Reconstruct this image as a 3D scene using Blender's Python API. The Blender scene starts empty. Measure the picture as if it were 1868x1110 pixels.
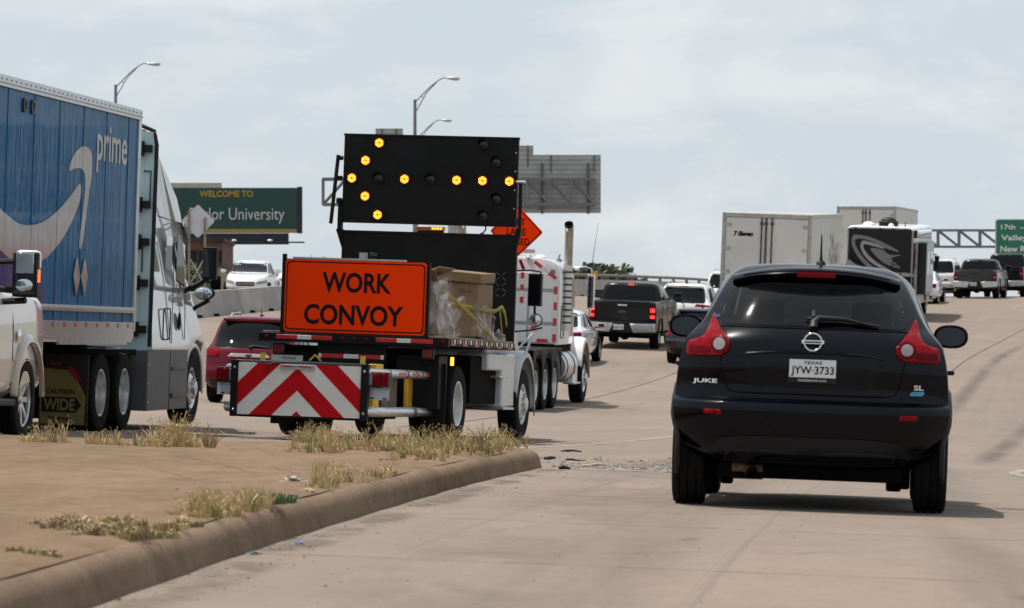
import bpy, bmesh, math, random
import numpy as np
from mathutils import Vector, Matrix
random.seed(7)
C = bpy.context.scene
COL = C.collection
# ------------------------------------------------------------------ camera, world, sun, exposure
CAMZ = 0.87
cam = bpy.data.cameras.new('camera')
cam.sensor_width = 36.0
cam.lens = 36.0*7400/1868
cam.shift_y = 125/1868
cam.clip_start = 0.5
cam.clip_end = 20000
cam.dof.use_dof = True
cam.dof.focus_distance = 42.0
cam.dof.aperture_fstop = 9.0
camo = bpy.data.objects.new('camera', cam)
COL.objects.link(camo)
camo.location = (0, 0, CAMZ)
camo.rotation_euler = (math.radians(90), 0, 0)
C.camera = camo
SUN = Vector((-0.33, 0.10, 0.94)).normalized()
EL = math.asin(SUN.z)
AZ = math.atan2(SUN.x, SUN.y)
W = bpy.data.worlds.new('World')
C.world = W
W.use_nodes = True
wn = W.node_tree
wn.nodes.clear()
def wnode(t, **k):
    n = wn.nodes.new(t)
    for a, b in k.items(): setattr(n, a, b)
    return n
sky = wnode('ShaderNodeTexSky', sky_type='NISHITA')
sky.sun_disc = False
sky.sun_elevation = EL
sky.sun_rotation = AZ
sky.air_density = 1.0
sky.dust_density = 2.2
sky.ozone_density = 1.2
tc = wnode('ShaderNodeTexCoord')
mp = wnode('ShaderNodeMapping')
mp.inputs['Scale'].default_value = (9, 9, 26)
mp.inputs['Location'].default_value = (3.1, 0.4, 0.9)
nz = wnode('ShaderNodeTexNoise')
nz.inputs['Scale'].default_value = 1.6
nz.inputs['Detail'].default_value = 9
nz.inputs['Roughness'].default_value = 0.55
nz.inputs['Distortion'].default_value = 0.4
rp = wnode('ShaderNodeValToRGB')
rp.color_ramp.elements[0].position = 0.46
rp.color_ramp.elements[0].color = (0.0, 0.0, 0.0, 1)
rp.color_ramp.elements[1].position = 0.66
rp.color_ramp.elements[1].color = (1, 1, 1, 1)
mx = wnode('ShaderNodeMix', data_type='RGBA')
mx.inputs[7].default_value = (11.0, 10.75, 10.6, 1)
mm = wnode('ShaderNodeMath', operation='MULTIPLY')
mm.inputs[1].default_value = 0.5
# thin high haze that greys the whole dome a little
mh = wnode('ShaderNodeMix', data_type='RGBA')
mh.inputs[0].default_value = 0.80
mh.inputs[7].default_value = (8.35, 9.35, 10.15, 1)
bg = wnode('ShaderNodeBackground')
bg.inputs['Strength'].default_value = 0.085
wo = wnode('ShaderNodeOutputWorld')
L = wn.links.new
L(tc.outputs['Generated'], mp.inputs['Vector'])
L(mp.outputs['Vector'], nz.inputs['Vector'])
L(nz.outputs['Fac'], rp.inputs['Fac'])
L(rp.outputs['Color'], mm.inputs[0])
L(sky.outputs['Color'], mh.inputs[6])
L(mh.outputs[2], mx.inputs[6])
L(mm.outputs[0], mx.inputs[0])
L(mx.outputs[2], bg.inputs['Color'])
L(bg.outputs['Background'], wo.inputs['Surface'])
sl = bpy.data.lights.new('sun', 'SUN')
sl.energy = 4.9
sl.angle = math.radians(0.5)
sl.color = (1.0, 0.95, 0.88)
so = bpy.data.objects.new('sun', sl)
COL.objects.link(so)
so.location = (0, 0, 60)
so.rotation_euler = SUN.to_track_quat('Z', 'Y').to_euler()
C.view_settings.view_transform = 'Standard'
C.view_settings.look = 'None'
C.view_settings.exposure = 0.0
C.view_settings.gamma = 1.0

# ------------------------------------------------------------------ numbers: interpolation, the lie of the road
def pchip(xs, ys):
    xs = np.array(xs, float); ys = np.array(ys, float); h = np.diff(xs); d = np.diff(ys)/h; n = len(xs); m = np.zeros(n)
    for i in range(1, n-1):
        if d[i-1]*d[i] > 0:
            w1 = 2*h[i]+h[i-1]; w2 = h[i]+2*h[i-1]; m[i] = (w1+w2)/(w1/d[i-1]+w2/d[i])
    m[0] = d[0]; m[-1] = d[-1]
    def f(x):
        x = min(max(x, xs[0]), xs[-1]); i = min(max(int(np.searchsorted(xs, x)-1), 0), n-2)
        t = (x-xs[i])/h[i]; t2 = t*t; t3 = t2*t
        return float((2*t3-3*t2+1)*ys[i]+(t3-2*t2+t)*h[i]*m[i]+(3*t2-2*t3)*ys[i+1]+(t3-t2)*h[i]*m[i+1])
    return f
P_ = pchip([-60,12,15,20,27,39,50,58,66,77,89,100,112,119,140,162,185,210,228,260,300,400,600,5000],
           [.2,.2,.21,.235,.24,.17,.03,-.03,-.03,.04,.25,.6,1.05,1.4,2.25,3.2,4.25,4.8,5.0,5.0,4.5,2,0,0])
XC = pchip([-60,0,27,40,57,89,120,154,185,220,250,300,420,600], [-13.5,-8.1,-5.5,-4.0,-1.6,3.0,7.5,14,21,29.5,37,51,90,155])
BK = pchip([-60,140,200,600], [.037,.037,.0,.0])
def G(X, Y):
    t = X-XC(Y); tc_ = min(max(t, -40), 18)
    return P_(Y)-BK(Y)*tc_
def T(X, Y):
    """natural ground: follows the road, a little below it, and falls away to both sides"""
    t = X-XC(Y)
    g = G(X, Y)
    e = max(-40-t, t-17, 0)
    k = min(e/60.0, 1.0); k = k*k*(3-2*k)
    return (g-0.35)*(1-k)+(-0.6)*k if Y < 600 else -0.6
def rootmat(X, Y, yaw, wb=3.0, z=None, pitch=0.0):
    a = math.radians(yaw); fx, fy = math.sin(a), math.cos(a); rx, ry = math.cos(a), -math.sin(a)
    z0 = G(X, Y); zf = G(X+fx*wb, Y+fy*wb); zr = G(X+rx, Y+ry); zl = G(X-rx, Y-ry)
    f = Vector((fx, fy, (zf-z0)/wb+pitch)).normalized()
    r = Vector((rx, ry, (zr-zl)/2)); r = (r-f*f.dot(r)).normalized()
    u = r.cross(f)
    m = Matrix.Identity(4)
    for i in range(3):
        m[i][0] = r[i]; m[i][1] = f[i]; m[i][2] = u[i]
    m[0][3] = X; m[1][3] = Y; m[2][3] = z0 if z is None else z
    return m

# ------------------------------------------------------------------ materials
MATS = {}
def srgb(r, g, b):
    f = lambda c: (c/12.92 if c <= .04045 else ((c+.055)/1.055)**2.4)
    return tuple(f(c/255) for c in (r, g, b))
def M(name, col=None, rough=.5, metal=0., spec=.5, coat=0., var=(3., .12), bump=None, emit=None, estr=0., alpha=1.):
    if name in MATS: return MATS[name]
    m = bpy.data.materials.new(name); m.use_nodes = True
    nt = m.node_tree; b = nt.nodes['Principled BSDF']
    b.inputs['Roughness'].default_value = rough; b.inputs['Metallic'].default_value = metal
    b.inputs['Specular IOR Level'].default_value = spec
    b.inputs['Coat Weight'].default_value = coat; b.inputs['Coat Roughness'].default_value = .03
    t = nt.nodes.new('ShaderNodeTexCoord'); n = nt.nodes.new('ShaderNodeTexNoise')
    n.inputs['Scale'].default_value = var[0]; n.inputs['Detail'].default_value = 6; n.inputs['Roughness'].default_value = .6
    nt.links.new(t.outputs['Object'], n.inputs['Vector'])
    x = nt.nodes.new('ShaderNodeMix'); x.data_type = 'RGBA'
    a = var[1]
    x.inputs[6].default_value = (*[c*(1-a) for c in col], 1); x.inputs[7].default_value = (*[min(1, c*(1+a)) for c in col], 1)
    r = nt.nodes.new('ShaderNodeMapRange'); r.inputs[1].default_value = .3; r.inputs[2].default_value = .7
    nt.links.new(n.outputs['Fac'], r.inputs[0]); nt.links.new(r.outputs[0], x.inputs[0])
    nt.links.new(x.outputs[2], b.inputs['Base Color'])
    if emit:
        b.inputs['Emission Color'].default_value = (*emit, 1); b.inputs['Emission Strength'].default_value = estr
    if bump:
        n2 = nt.nodes.new('ShaderNodeTexNoise'); n2.inputs['Scale'].default_value = bump[0]; n2.inputs['Detail'].default_value = 4
        nt.links.new(t.outputs['Object'], n2.inputs['Vector'])
        bp = nt.nodes.new('ShaderNodeBump'); bp.inputs['Strength'].default_value = bump[1]; bp.inputs['Distance'].default_value = bump[2] if len(bump) > 2 else .02
        nt.links.new(n2.outputs['Fac'], bp.inputs['Height']); nt.links.new(bp.outputs['Normal'], b.inputs['Normal'])
        if coat: nt.links.new(bp.outputs['Normal'], b.inputs['Coat Normal'])
    MATS[name] = m
    return m
def tinted(name, tint, rough=.02):
    """car glass: a dark tint you can partly see through, with a mirror-like surface"""
    if name in MATS: return MATS[name]
    m = bpy.data.materials.new(name); m.use_nodes = True; nt = m.node_tree; nt.nodes.clear()
    o = nt.nodes.new('ShaderNodeOutputMaterial'); a = nt.nodes.new('ShaderNodeBsdfTransparent'); g = nt.nodes.new('ShaderNodeBsdfGlossy')
    f = nt.nodes.new('ShaderNodeFresnel'); x = nt.nodes.new('ShaderNodeMixShader')
    t = nt.nodes.new('ShaderNodeTexCoord'); n = nt.nodes.new('ShaderNodeTexNoise'); n.inputs['Scale'].default_value = 5
    r = nt.nodes.new('ShaderNodeMapRange'); r.inputs[3].default_value = rough; r.inputs[4].default_value = rough*3
    nt.links.new(t.outputs['Object'], n.inputs['Vector']); nt.links.new(n.outputs['Fac'], r.inputs[0]); nt.links.new(r.outputs[0], g.inputs['Roughness'])
    a.inputs['Color'].default_value = (*tint, 1); f.inputs['IOR'].default_value = 1.43
    nt.links.new(f.outputs[0], x.inputs[0]); nt.links.new(a.outputs[0], x.inputs[1]); nt.links.new(g.outputs[0], x.inputs[2]); nt.links.new(x.outputs[0], o.inputs['Surface'])
    MATS[name] = m
    return m
RUB = M('tyre_rubber', (.009, .009, .009), .9, spec=.15, var=(20, .3), bump=(60, .15))
BLK = M('black_plastic', (.009, .009, .010), .55, spec=.3, var=(8, .25))
MBL = M('matt_black_paint', (.0065, .0065, .007), .6, spec=.18, var=(2.5, .35), bump=(30, .05))
UND = M('underbody', (.006, .0055, .005), .95, spec=.1, var=(6, .4))
CHR = M('chrome', (.78, .78, .8), .12, 1.0, var=(6, .06))
ALU = M('aluminium', (.6, .61, .62), .35, 1.0, var=(9, .12))
STL = M('galvanised_steel', (.34, .35, .36), .5, .6, var=(4, .18))
DST = M('dark_steel', (.07, .07, .075), .5, .5, var=(5, .25))
GLS = M('dark_glass', (.004, .005, .006), .03, spec=.22, var=(3, .3))
MIR = M('mirror_glass', (.05, .055, .065), .04, .85, var=(3, .1))
MIL = M('bright_mirror_glass', (.55, .6, .62), .05, .9, var=(3, .1))
RED = M('red_lens', (.19, .003, .008), .15, spec=.06, coat=.08, var=(25, .2))
RLT = M('lit_red_lens', (.7, .02, .02), .2, emit=(1, .03, .03), estr=2.2, var=(25, .1))
AMB = M('amber_lens', (.75, .22, .02), .25, coat=.4, var=(25, .1))
WLN = M('clear_lens', (.20, .185, .19), .12, coat=.3, var=(30, .12))
PLT = M('plate_white', (.66, .68, .70), .45, var=(20, .06))
INK = M('dark_lettering', (.010, .010, .012), .6, spec=.08, var=(8, .2))
WHT = M('white_paint', (.74, .75, .75), .3, coat=.5, var=(1.5, .05))
RRT = M('red_reflective_tape', (.52, .02, .018), .3, var=(12, .15))
WRT = M('white_reflective_tape', (.66, .66, .65), .3, var=(12, .08))

# ------------------------------------------------------------------ mesh builder
class MB:
    def __init__(s): s.v = []; s.f = []; s.m = []; s.mats = []
    def mi(s, mat):
        if mat not in s.mats: s.mats.append(mat)
        return s.mats.index(mat)
    def add(s, vs, fs, mat):
        o = len(s.v); k = s.mi(mat)
        s.v += [tuple(v) for v in vs]
        for f in fs: s.f.append(tuple(i+o for i in f)); s.m.append(k)
        return s
    def box(s, x0, x1, y0, y1, z0, z1, mat):
        return s.add([(x0,y0,z0),(x1,y0,z0),(x1,y1,z0),(x0,y1,z0),(x0,y0,z1),(x1,y0,z1),(x1,y1,z1),(x0,y1,z1)],
                     [(0,3,2,1),(4,5,6,7),(0,1,5,4),(1,2,6,5),(2,3,7,6),(3,0,4,7)], mat)
    def obox(s, c, size, rot, mat):
        """box at c with a rotation (Euler degrees xyz)"""
        R = Matrix.Rotation(math.radians(rot[2]), 3, 'Z') @ Matrix.Rotation(math.radians(rot[1]), 3, 'Y') @ Matrix.Rotation(math.radians(rot[0]), 3, 'X')
        hx, hy, hz = size[0]/2, size[1]/2, size[2]/2
        p = [Vector(c)+R@Vector((a*hx, b*hy, d*hz)) for a, b, d in [(-1,-1,-1),(1,-1,-1),(1,1,-1),(-1,1,-1),(-1,-1,1),(1,-1,1),(1,1,1),(-1,1,1)]]
        return s.add(p, [(0,3,2,1),(4,5,6,7),(0,1,5,4),(1,2,6,5),(2,3,7,6),(3,0,4,7)], mat)
    def prism(s, poly, ax, a, b, mat):
        """poly in the two other axes, in order: x -> (y,z), y -> (x,z), z -> (x,y)"""
        def p3(p, h): return {'x': (h, p[0], p[1]), 'y': (p[0], h, p[1]), 'z': (p[0], p[1], h)}[ax]
        n = len(poly); area = sum(poly[i][0]*poly[(i+1)%n][1]-poly[(i+1)%n][0]*poly[i][1] for i in range(n))
        if (area > 0) == (ax == 'y'): poly = poly[::-1]
        if a > b: a, b = b, a
        vs = [p3(p, a) for p in poly]+[p3(p, b) for p in poly]
        fs = [tuple(range(n-1, -1, -1)), tuple(range(n, 2*n))]+[(i, (i+1)%n, (i+1)%n+n, i+n) for i in range(n)]
        return s.add(vs, fs, mat)
    def cyl(s, p0, p1, r, mat, n=16, r1=None, cap=True):
        p0 = Vector(p0); p1 = Vector(p1); d = (p1-p0).normalized(); r1 = r if r1 is None else r1
        a = d.orthogonal().normalized(); b = d.cross(a)
        vs = []
        for q, rr in ((p0, r), (p1, r1)):
            for i in range(n):
                t = 2*math.pi*i/n; vs.append(q+a*(rr*math.cos(t))+b*(rr*math.sin(t)))
        fs = [(i, (i+1)%n, (i+1)%n+n, i+n) for i in range(n)]
        if cap: fs += [tuple(range(n-1, -1, -1)), tuple(range(n, 2*n))]
        return s.add(vs, fs, mat)
    def tube(s, pts, r, mat, n=8, cap=True):
        pts = [Vector(p) for p in pts]; vs = []; m = len(pts)
        rs = r if isinstance(r, (list, tuple)) else [r]*m
        up = None
        for i, p in enumerate(pts):
            d = ((pts[min(i+1, m-1)]-p).normalized()+(p-pts[max(i-1, 0)]).normalized())
            d = d.normalized() if d.length > 1e-6 else Vector((0, 0, 1))
            if up is None: up = d.orthogonal().normalized()
            up = (up-d*up.dot(d)).normalized(); b = d.cross(up)
            for k in range(n):
                t = 2*math.pi*k/n; vs.append(p+up*(rs[i]*math.cos(t))+b*(rs[i]*math.sin(t)))
        fs = [(i*n+k, i*n+(k+1)%n, (i+1)*n+(k+1)%n, (i+1)*n+k) for i in range(m-1) for k in range(n)]
        if cap: fs += [tuple(range(n-1, -1, -1)), tuple(range((m-1)*n, m*n))]
        return s.add(vs, fs, mat)
    def lathe(s, prof, c, ax, mat, n=36):
        """prof: (radius, distance along ax); open profile, closed round the axis"""
        d = Vector(ax).normalized(); a = d.orthogonal().normalized(); b = d.cross(a); c = Vector(c); vs = []; m = len(prof)
        for r, h in prof:
            for i in range(n):
                t = 2*math.pi*i/n; vs.append(c+d*h+a*(r*math.cos(t))+b*(r*math.sin(t)))
        fs = [(j*n+i, j*n+(i+1)%n, (j+1)*n+(i+1)%n, (j+1)*n+i) for j in range(m-1) for i in range(n)]
        return s.add(vs, fs, mat)
    def grid(s, pts, mat, closed=False):
        r = len(pts); c = len(pts[0]); vs = [p for row in pts for p in row]
        fs = [(i*c+j, i*c+(j+1)%c, (i+1)*c+(j+1)%c, (i+1)*c+j) for i in range(r-1) for j in range(c if closed else c-1)]
        return s.add(vs, fs, mat)
    def sphere(s, c, r, mat, n=14, m=8, sc=(1, 1, 1)):
        rows = []
        for j in range(m+1):
            ph = math.pi*j/m
            rows.append([(c[0]+sc[0]*r*math.sin(ph)*math.cos(2*math.pi*i/n), c[1]+sc[1]*r*math.sin(ph)*math.sin(2*math.pi*i/n), c[2]+sc[2]*r*math.cos(ph)) for i in range(n)])
        return s.grid(rows, mat, True)
    def build(s, name, parent=None, bevel=0., smooth=38, seg=2, recalc=True, mat=None, solid=0.):
        me = bpy.data.meshes.new(name)
        me.from_pydata([tuple(v) for v in s.v], [], s.f)
        for m in s.mats: me.materials.append(m)
        me.polygons.foreach_set('material_index', s.m)
        if recalc:
            bm = bmesh.new(); bm.from_mesh(me); bmesh.ops.remove_doubles(bm, verts=bm.verts, dist=1e-5)
            bmesh.ops.recalc_face_normals(bm, faces=bm.faces); bm.to_mesh(me); bm.free()
        if smooth:
            me.polygons.foreach_set('use_smooth', [True]*len(me.polygons)); me.set_sharp_from_angle(angle=math.radians(smooth))
        ob = bpy.data.objects.new(name, me); COL.objects.link(ob)
        if parent: ob.parent = parent
        if solid:
            md = ob.modifiers.new('thick', 'SOLIDIFY'); md.thickness = solid; md.offset = -1
        if bevel:
            md = ob.modifiers.new('bevel', 'BEVEL'); md.width = bevel; md.segments = seg; md.limit_method = 'ANGLE'; md.angle_limit = math.radians(40); md.harden_normals = False
        return ob
def tag(o, label=None, cat=None, group=None, kind=None):
    if label: o['label'] = label
    if cat: o['category'] = cat
    if group: o['group'] = group
    if kind: o['kind'] = kind
    return o
def thing(name, label, cat, mat4=None, group=None):
    o = bpy.data.objects.new(name, None); COL.objects.link(o); o.empty_display_size = .3
    if mat4 is not None: o.matrix_world = mat4
    return tag(o, label, cat, group)
def copy_tree(o, parent=None):
    c = o.copy(); COL.objects.link(c)
    if parent: c.parent = parent
    for ch in list(o.children): copy_tree(ch, c)
    return c
_TXT = {}
def text_mesh(body, bold=0.):
    k = (body, bold)
    if k not in _TXT:
        cu = bpy.data.curves.new('lettering', 'FONT'); cu.body = body; cu.resolution_u = 3; cu.offset = bold
        ob = bpy.data.objects.new('lettering', cu); me = ob.to_mesh()
        vs = [tuple(v.co) for v in me.vertices]; fs = [tuple(p.vertices) for p in me.polygons]
        ob.to_mesh_clear(); bpy.data.objects.remove(ob); bpy.data.curves.remove(cu)
        _TXT[k] = (vs, fs)
    return _TXT[k]
def text(mb, body, c, right, up, w, h, mat, bold=0., thick=.004, sh=0.):
    """lettering fitted to a w x h box centred at c; h None keeps the font's proportions"""
    vs, fs = text_mesh(body, bold)
    xs = [v[0] for v in vs]; ys = [v[1] for v in vs]; x0, x1, y0, y1 = min(xs), max(xs), min(ys), max(ys)
    right = Vector(right).normalized(); up = Vector(up).normalized(); nrm = right.cross(up); c = Vector(c)
    sx = w/(x1-x0); sy = (h/(y1-y0)) if h else sx
    def q(v, d): return c+right*((v[0]-(x0+x1)/2)*sx+sh*(v[1]-y0)*sy)+up*((v[1]-(y0+y1)/2)*sy)+nrm*d
    mb.add([q(v, thick) for v in vs], fs, mat)
def roundpoly(poly, r, n=4):
    out = []; m = len(poly)
    for i in range(m):
        p = Vector(poly[i]); a = (Vector(poly[i-1])-p); b = (Vector(poly[(i+1)%m])-p)
        k = min(r, a.length*.45, b.length*.45); pa = p+a.normalized()*k; pb = p+b.normalized()*k
        for j in range(n+1):
            t = j/n; out.append(tuple(pa*(1-t)**2+p*2*t*(1-t)+pb*t*t))
    return out

# ------------------------------------------------------------------ car bodies as stacked horizontal slices
class Body:
    """rows: z, yr, yf, wr, wm, wf, cr, cf  (rear and front ends, half widths at rear, middle, front, corner depths)"""
    def __init__(s, rows, pw=3.4):
        s.rows = rows; s.pw = pw; z = [r[0] for r in rows]; s.z0, s.z1 = z[0], z[-1]
        s.fn = [pchip(z, [r[i] for r in rows]) for i in range(1, 8)]
    def at(s, z): return [f(z) for f in s.fn]
    def rear(s, x, z):
        yr, yf, wr, wm, wf, cr, cf = s.at(z); return yr+cr*min(abs(x)/wr, 1.0)**s.pw
    def front(s, x, z):
        yr, yf, wr, wm, wf, cr, cf = s.at(z); return yf-cf*min(abs(x)/wf, 1.0)**s.pw
    def side(s, y, z):
        yr, yf, wr, wm, wf, cr, cf = s.at(z); t = (y-yr-cr)/max(yf-cf-yr-cr, .01)
        t = min(max(t, 0), 1); return wr*(2*t-1)*(t-1)+wm*4*t*(1-t)+wf*t*(2*t-1)
    def loop(s, z, NR=26, NS=18, NF=14):
        yr, yf, wr, wm, wf, cr, cf = s.at(z); pts = []
        for i in range(NR+1):
            x = wr*math.sin((2*i/NR-1)*math.pi/2); pts.append((x, yr+cr*(abs(x)/wr)**s.pw, z))
        for i in range(1, NS):
            y = yr+cr+(yf-cf-yr-cr)*i/NS; pts.append((s.side(y, z), y, z))
        for i in range(NF+1):
            x = wf*math.sin((1-2*i/NF)*math.pi/2); pts.append((x, yf-cf*(abs(x)/wf)**s.pw, z))
        for i in range(NS-1, 0, -1):
            y = yr+cr+(yf-cf-yr-cr)*i/NS; pts.append((-s.side(y, z), y, z))
        return pts
    def mesh(s, mat, step=.03, lower=None, zsplit=None):
        zs = [s.rows[0][0]]
        for a, b in zip(s.rows, s.rows[1:]):
            k = max(1, int(math.ceil((b[0]-a[0])/step)))
            if abs(b[1]-a[1])+abs(b[2]-a[2]) > .35: k = max(k, 4)
            zs += [a[0]+(b[0]-a[0])*(i+1)/k for i in range(k)]
        mb = MB(); loops = [s.loop(z) for z in zs]
        mb.grid(loops, mat, True); n = len(loops[0])
        mb.add(loops[0], [tuple(range(n-1, -1, -1))], mat); mb.add(loops[-1], [tuple(range(n))], mat)
        return mb
def patch(B, side, poly, mat, name, parent, off=.006, grid=.07, solid=.0, smooth=50):
    """a panel, lens or pane that hugs the body: side rear/front uses (x,z), right/left uses (y,z)"""
    bm = bmesh.new()
    f = bm.faces.new([bm.verts.new((p[0], p[1], 0)) for p in poly])
    bmesh.ops.triangulate(bm, faces=[f])
    for ax in (0, 1):
        lo = min(p[ax] for p in poly); hi = max(p[ax] for p in poly); k = math.floor(lo/grid)+1
        while k*grid < hi:
            co = [0, 0, 0]; no = [0, 0, 0]; co[ax] = k*grid; no[ax] = 1
            bmesh.ops.bisect_plane(bm, geom=bm.verts[:]+bm.edges[:]+bm.faces[:], plane_co=co, plane_no=no, dist=1e-5); k += 1
    for v in bm.verts:
        a, z = v.co.x, v.co.y
        if side == 'rear': v.co = (a, B.rear(a, z)-off, z)
        elif side == 'front': v.co = (a, B.front(a, z)+off, z)
        elif side == 'right': v.co = (B.side(a, z)+off, a, z)
        else: v.co = (-B.side(a, z)-off, a, z)
    bm.normal_update()
    want = {'rear': Vector((0, -1, .3)), 'front': Vector((0, 1, .3)), 'right': Vector((1, 0, .1)), 'left': Vector((-1, 0, .1))}[side]
    tot = Vector((0, 0, 0))
    for f in bm.faces: tot += f.normal*f.calc_area()
    if tot.dot(want) < 0: bmesh.ops.reverse_faces(bm, faces=bm.faces[:])
    else:
        pass
    for f in bm.faces:
        if f.normal.dot(want) < -.2: f.normal_flip()
    me = bpy.data.meshes.new(name); bm.to_mesh(me); bm.free(); me.materials.append(mat)
    me.polygons.foreach_set('use_smooth', [True]*len(me.polygons)); me.set_sharp_from_angle(angle=math.radians(smooth))
    ob = bpy.data.objects.new(name, me); COL.objects.link(ob); ob.parent = parent
    if solid:
        md = ob.modifiers.new('thick', 'SOLIDIFY'); md.thickness = solid; md.offset = -1
    return ob
def cut(ob, cutter):
    """carve a mesh out of ob (wheel wells); the cutting mesh is removed afterwards"""
    c = cutter.build('cutter', None, smooth=0)
    md = ob.modifiers.new('cut', 'BOOLEAN'); md.operation = 'DIFFERENCE'; md.object = c; md.solver = 'EXACT'
    try: md.material_mode = 'TRANSFER'
    except Exception: pass
    dg = bpy.context.evaluated_depsgraph_get()
    me = bpy.data.meshes.new_from_object(ob.evaluated_get(dg))
    old = ob.data; ob.modifiers.remove(md); ob.data = me; me.name = ob.name
    bpy.data.objects.remove(c); bpy.data.meshes.remove(old)
    me.polygons.foreach_set('use_smooth', [True]*len(me.polygons)); me.set_sharp_from_angle(angle=math.radians(38))
def drop_faces(ob, test):
    bm = bmesh.new(); bm.from_mesh(ob.data)
    bmesh.ops.delete(bm, geom=[f for f in bm.faces if test(f.calc_center_median(), f.normal)], context='FACES')
    bm.to_mesh(ob.data); bm.free()

# ------------------------------------------------------------------ wheels
RIMD = M('dark_alloy', (.10, .10, .105), .3, .8, var=(8, .2))
RIMS = M('silver_alloy', (.52, .52, .53), .25, .9, var=(8, .1))
RIMW = M('white_wheel_paint', (.62, .62, .60), .45, var=(6, .18))
def wheel(parent, x, y, r, w, rim=.66, style='spoke', rmat=None, sx=1, z=None, spokes=10):
    """tyre (with tread grooves) and its rim; sx = +1 outer face towards +x"""
    z = r if z is None else z; h = w/2; mb = MB(); R = r*rim
    prof = [(R, -h*.86), (R+.03*r, -h*.96), (r*.86, -h), (r*.95, -h*.94), (r*.99, -h*.80)]
    for g in (-.5, 0., .5):
        prof += [(r, h*(g-.14)), (r, h*(g-.045)), (r*.975, h*(g-.04)), (r*.975, h*(g+.04)), (r, h*(g+.045))]
    prof += [(r*.99, h*.80), (r*.95, h*.94), (r*.86, h), (R+.03*r, h*.96), (R, h*.86)]
    mb.lathe(prof, (x, y, z), (sx, 0, 0), RUB, 40)
    ob = mb.build('wheel', parent, smooth=30)
    m2 = MB(); rm = rmat or RIMS
    if style == 'spoke':
        m2.lathe([(R, h*.86), (R*.99, h*.80), (R*.93, h*.78), (R*.9, h*.3), (R*.88, -h*.5)], (x, y, z), (sx, 0, 0), rm, 36)
        m2.lathe([(R*.97, -h*.2), (.02, -h*.25)], (x, y, z), (sx, 0, 0), DST, 36)
        m2.lathe([(.001, h*.72), (R*.16, h*.70), (R*.2, h*.5), (R*.2, h*.2)], (x, y, z), (sx, 0, 0), rm, 24)
        for i in range(spokes):
            a = 2*math.pi*i/spokes; ca, sa = math.cos(a), math.sin(a)
            pts = []
            for q, ww, d in ((R*.14, .10*R, .62), (R*.55, .09*R, .70), (R*.95, .12*R, .74)):
                for sg in (-1, 1):
                    for dd in (0, -.25):
                        pts.append((x+sx*h*(d+dd), y+q*ca-sg*ww*sa, z+q*sa+sg*ww*ca))
            fs = []
            for k in (0, 4): fs += [(k, k+4, k+6, k+2), (k+1, k+3, k+7, k+5), (k, k+1, k+5, k+4), (k+2, k+6, k+7, k+3)]
            m2.add(pts, fs, rm)
    elif style == 'dual':      # deep dished rear wheel
        m2.lathe([(R, h*.9), (R*.96, h*.93), (R*.9, h*.86), (R*.86, h*.2), (R*.84, -h*.25), (R*.5, -h*.3), (R*.45, -h*.05), (R*.30, h*.05), (R*.28, h*.45), (.001, h*.5)], (x, y, z), (sx, 0, 0), rm, 36)
        for i in range(10):
            a = 2*math.pi*i/10; q = R*.62; m2.cyl((x-sx*h*.28, y+q*math.cos(a), z+q*math.sin(a)), (x-sx*h*.05, y+q*math.cos(a), z+q*math.sin(a)), .018, CHR, 8)
    else:                       # front truck wheel: convex disc with hand holes and lug nuts
        m2.lathe([(R, h*.86), (R*.96, h*.90), (R*.9, h*.7), (R*.84, h*.45), (R*.7, h*.75), (R*.5, h*1.0), (R*.42, h*1.0), (R*.36, h*.95), (R*.34, h*1.3), (R*.25, h*1.38), (.001, h*1.4)], (x, y, z), (sx, 0, 0), rm, 36)
        for i in range(10):
            a = 2*math.pi*i/10; q = R*.47; m2.cyl((x+sx*h*.98, y+q*math.cos(a), z+q*math.sin(a)), (x+sx*h*1.2, y+q*math.cos(a), z+q*math.sin(a)), .02, CHR, 8)
            q = R*.76; a += .31; m2.cyl((x+sx*h*.55, y+q*math.cos(a), z+q*math.sin(a)), (x+sx*h*.68, y+q*math.cos(a), z+q*math.sin(a)), .035, DST, 8)
    m2.build('rim', ob, smooth=35)
    return ob
def plate_part(parent, c, txt, sub='TEXAS', w=.305, h=.152, name='licence_plate', frame=True, foot=None):
    """a licence plate facing -y with its lettering"""
    x, y, z = c; mb = MB()
    if frame: mb.box(x-w/2-.008, x+w/2+.008, y, y+.012, z-h/2-.008, z+h/2+.008, BLK)
    mb.box(x-w/2, x+w/2, y-.006, y+.004, z-h/2, z+h/2, PLT)
    mb.box(x-w/2, x+w/2, y-.008, y-.003, z-h/2-.006, z-h/2+.028, BLK if foot else PLT)
    text(mb, sub, (x, y-.007, z+h*.36), (1,0,0), (0,0,1), w*.40, h*.15, INK, .012, .002)
    text(mb, txt, (x, y-.007, z+(-.02 if not foot else .0)*1.0-.004), (1,0,0), (0,0,1), w*.92, h*.46, INK, .012, .002)
    if foot: text(mb, foot, (x, y-.009, z-h*.42), (1,0,0), (0,0,1), w*.6, h*.13, PLT, .0, .002)
    return mb.build(name, parent, smooth=0)
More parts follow.
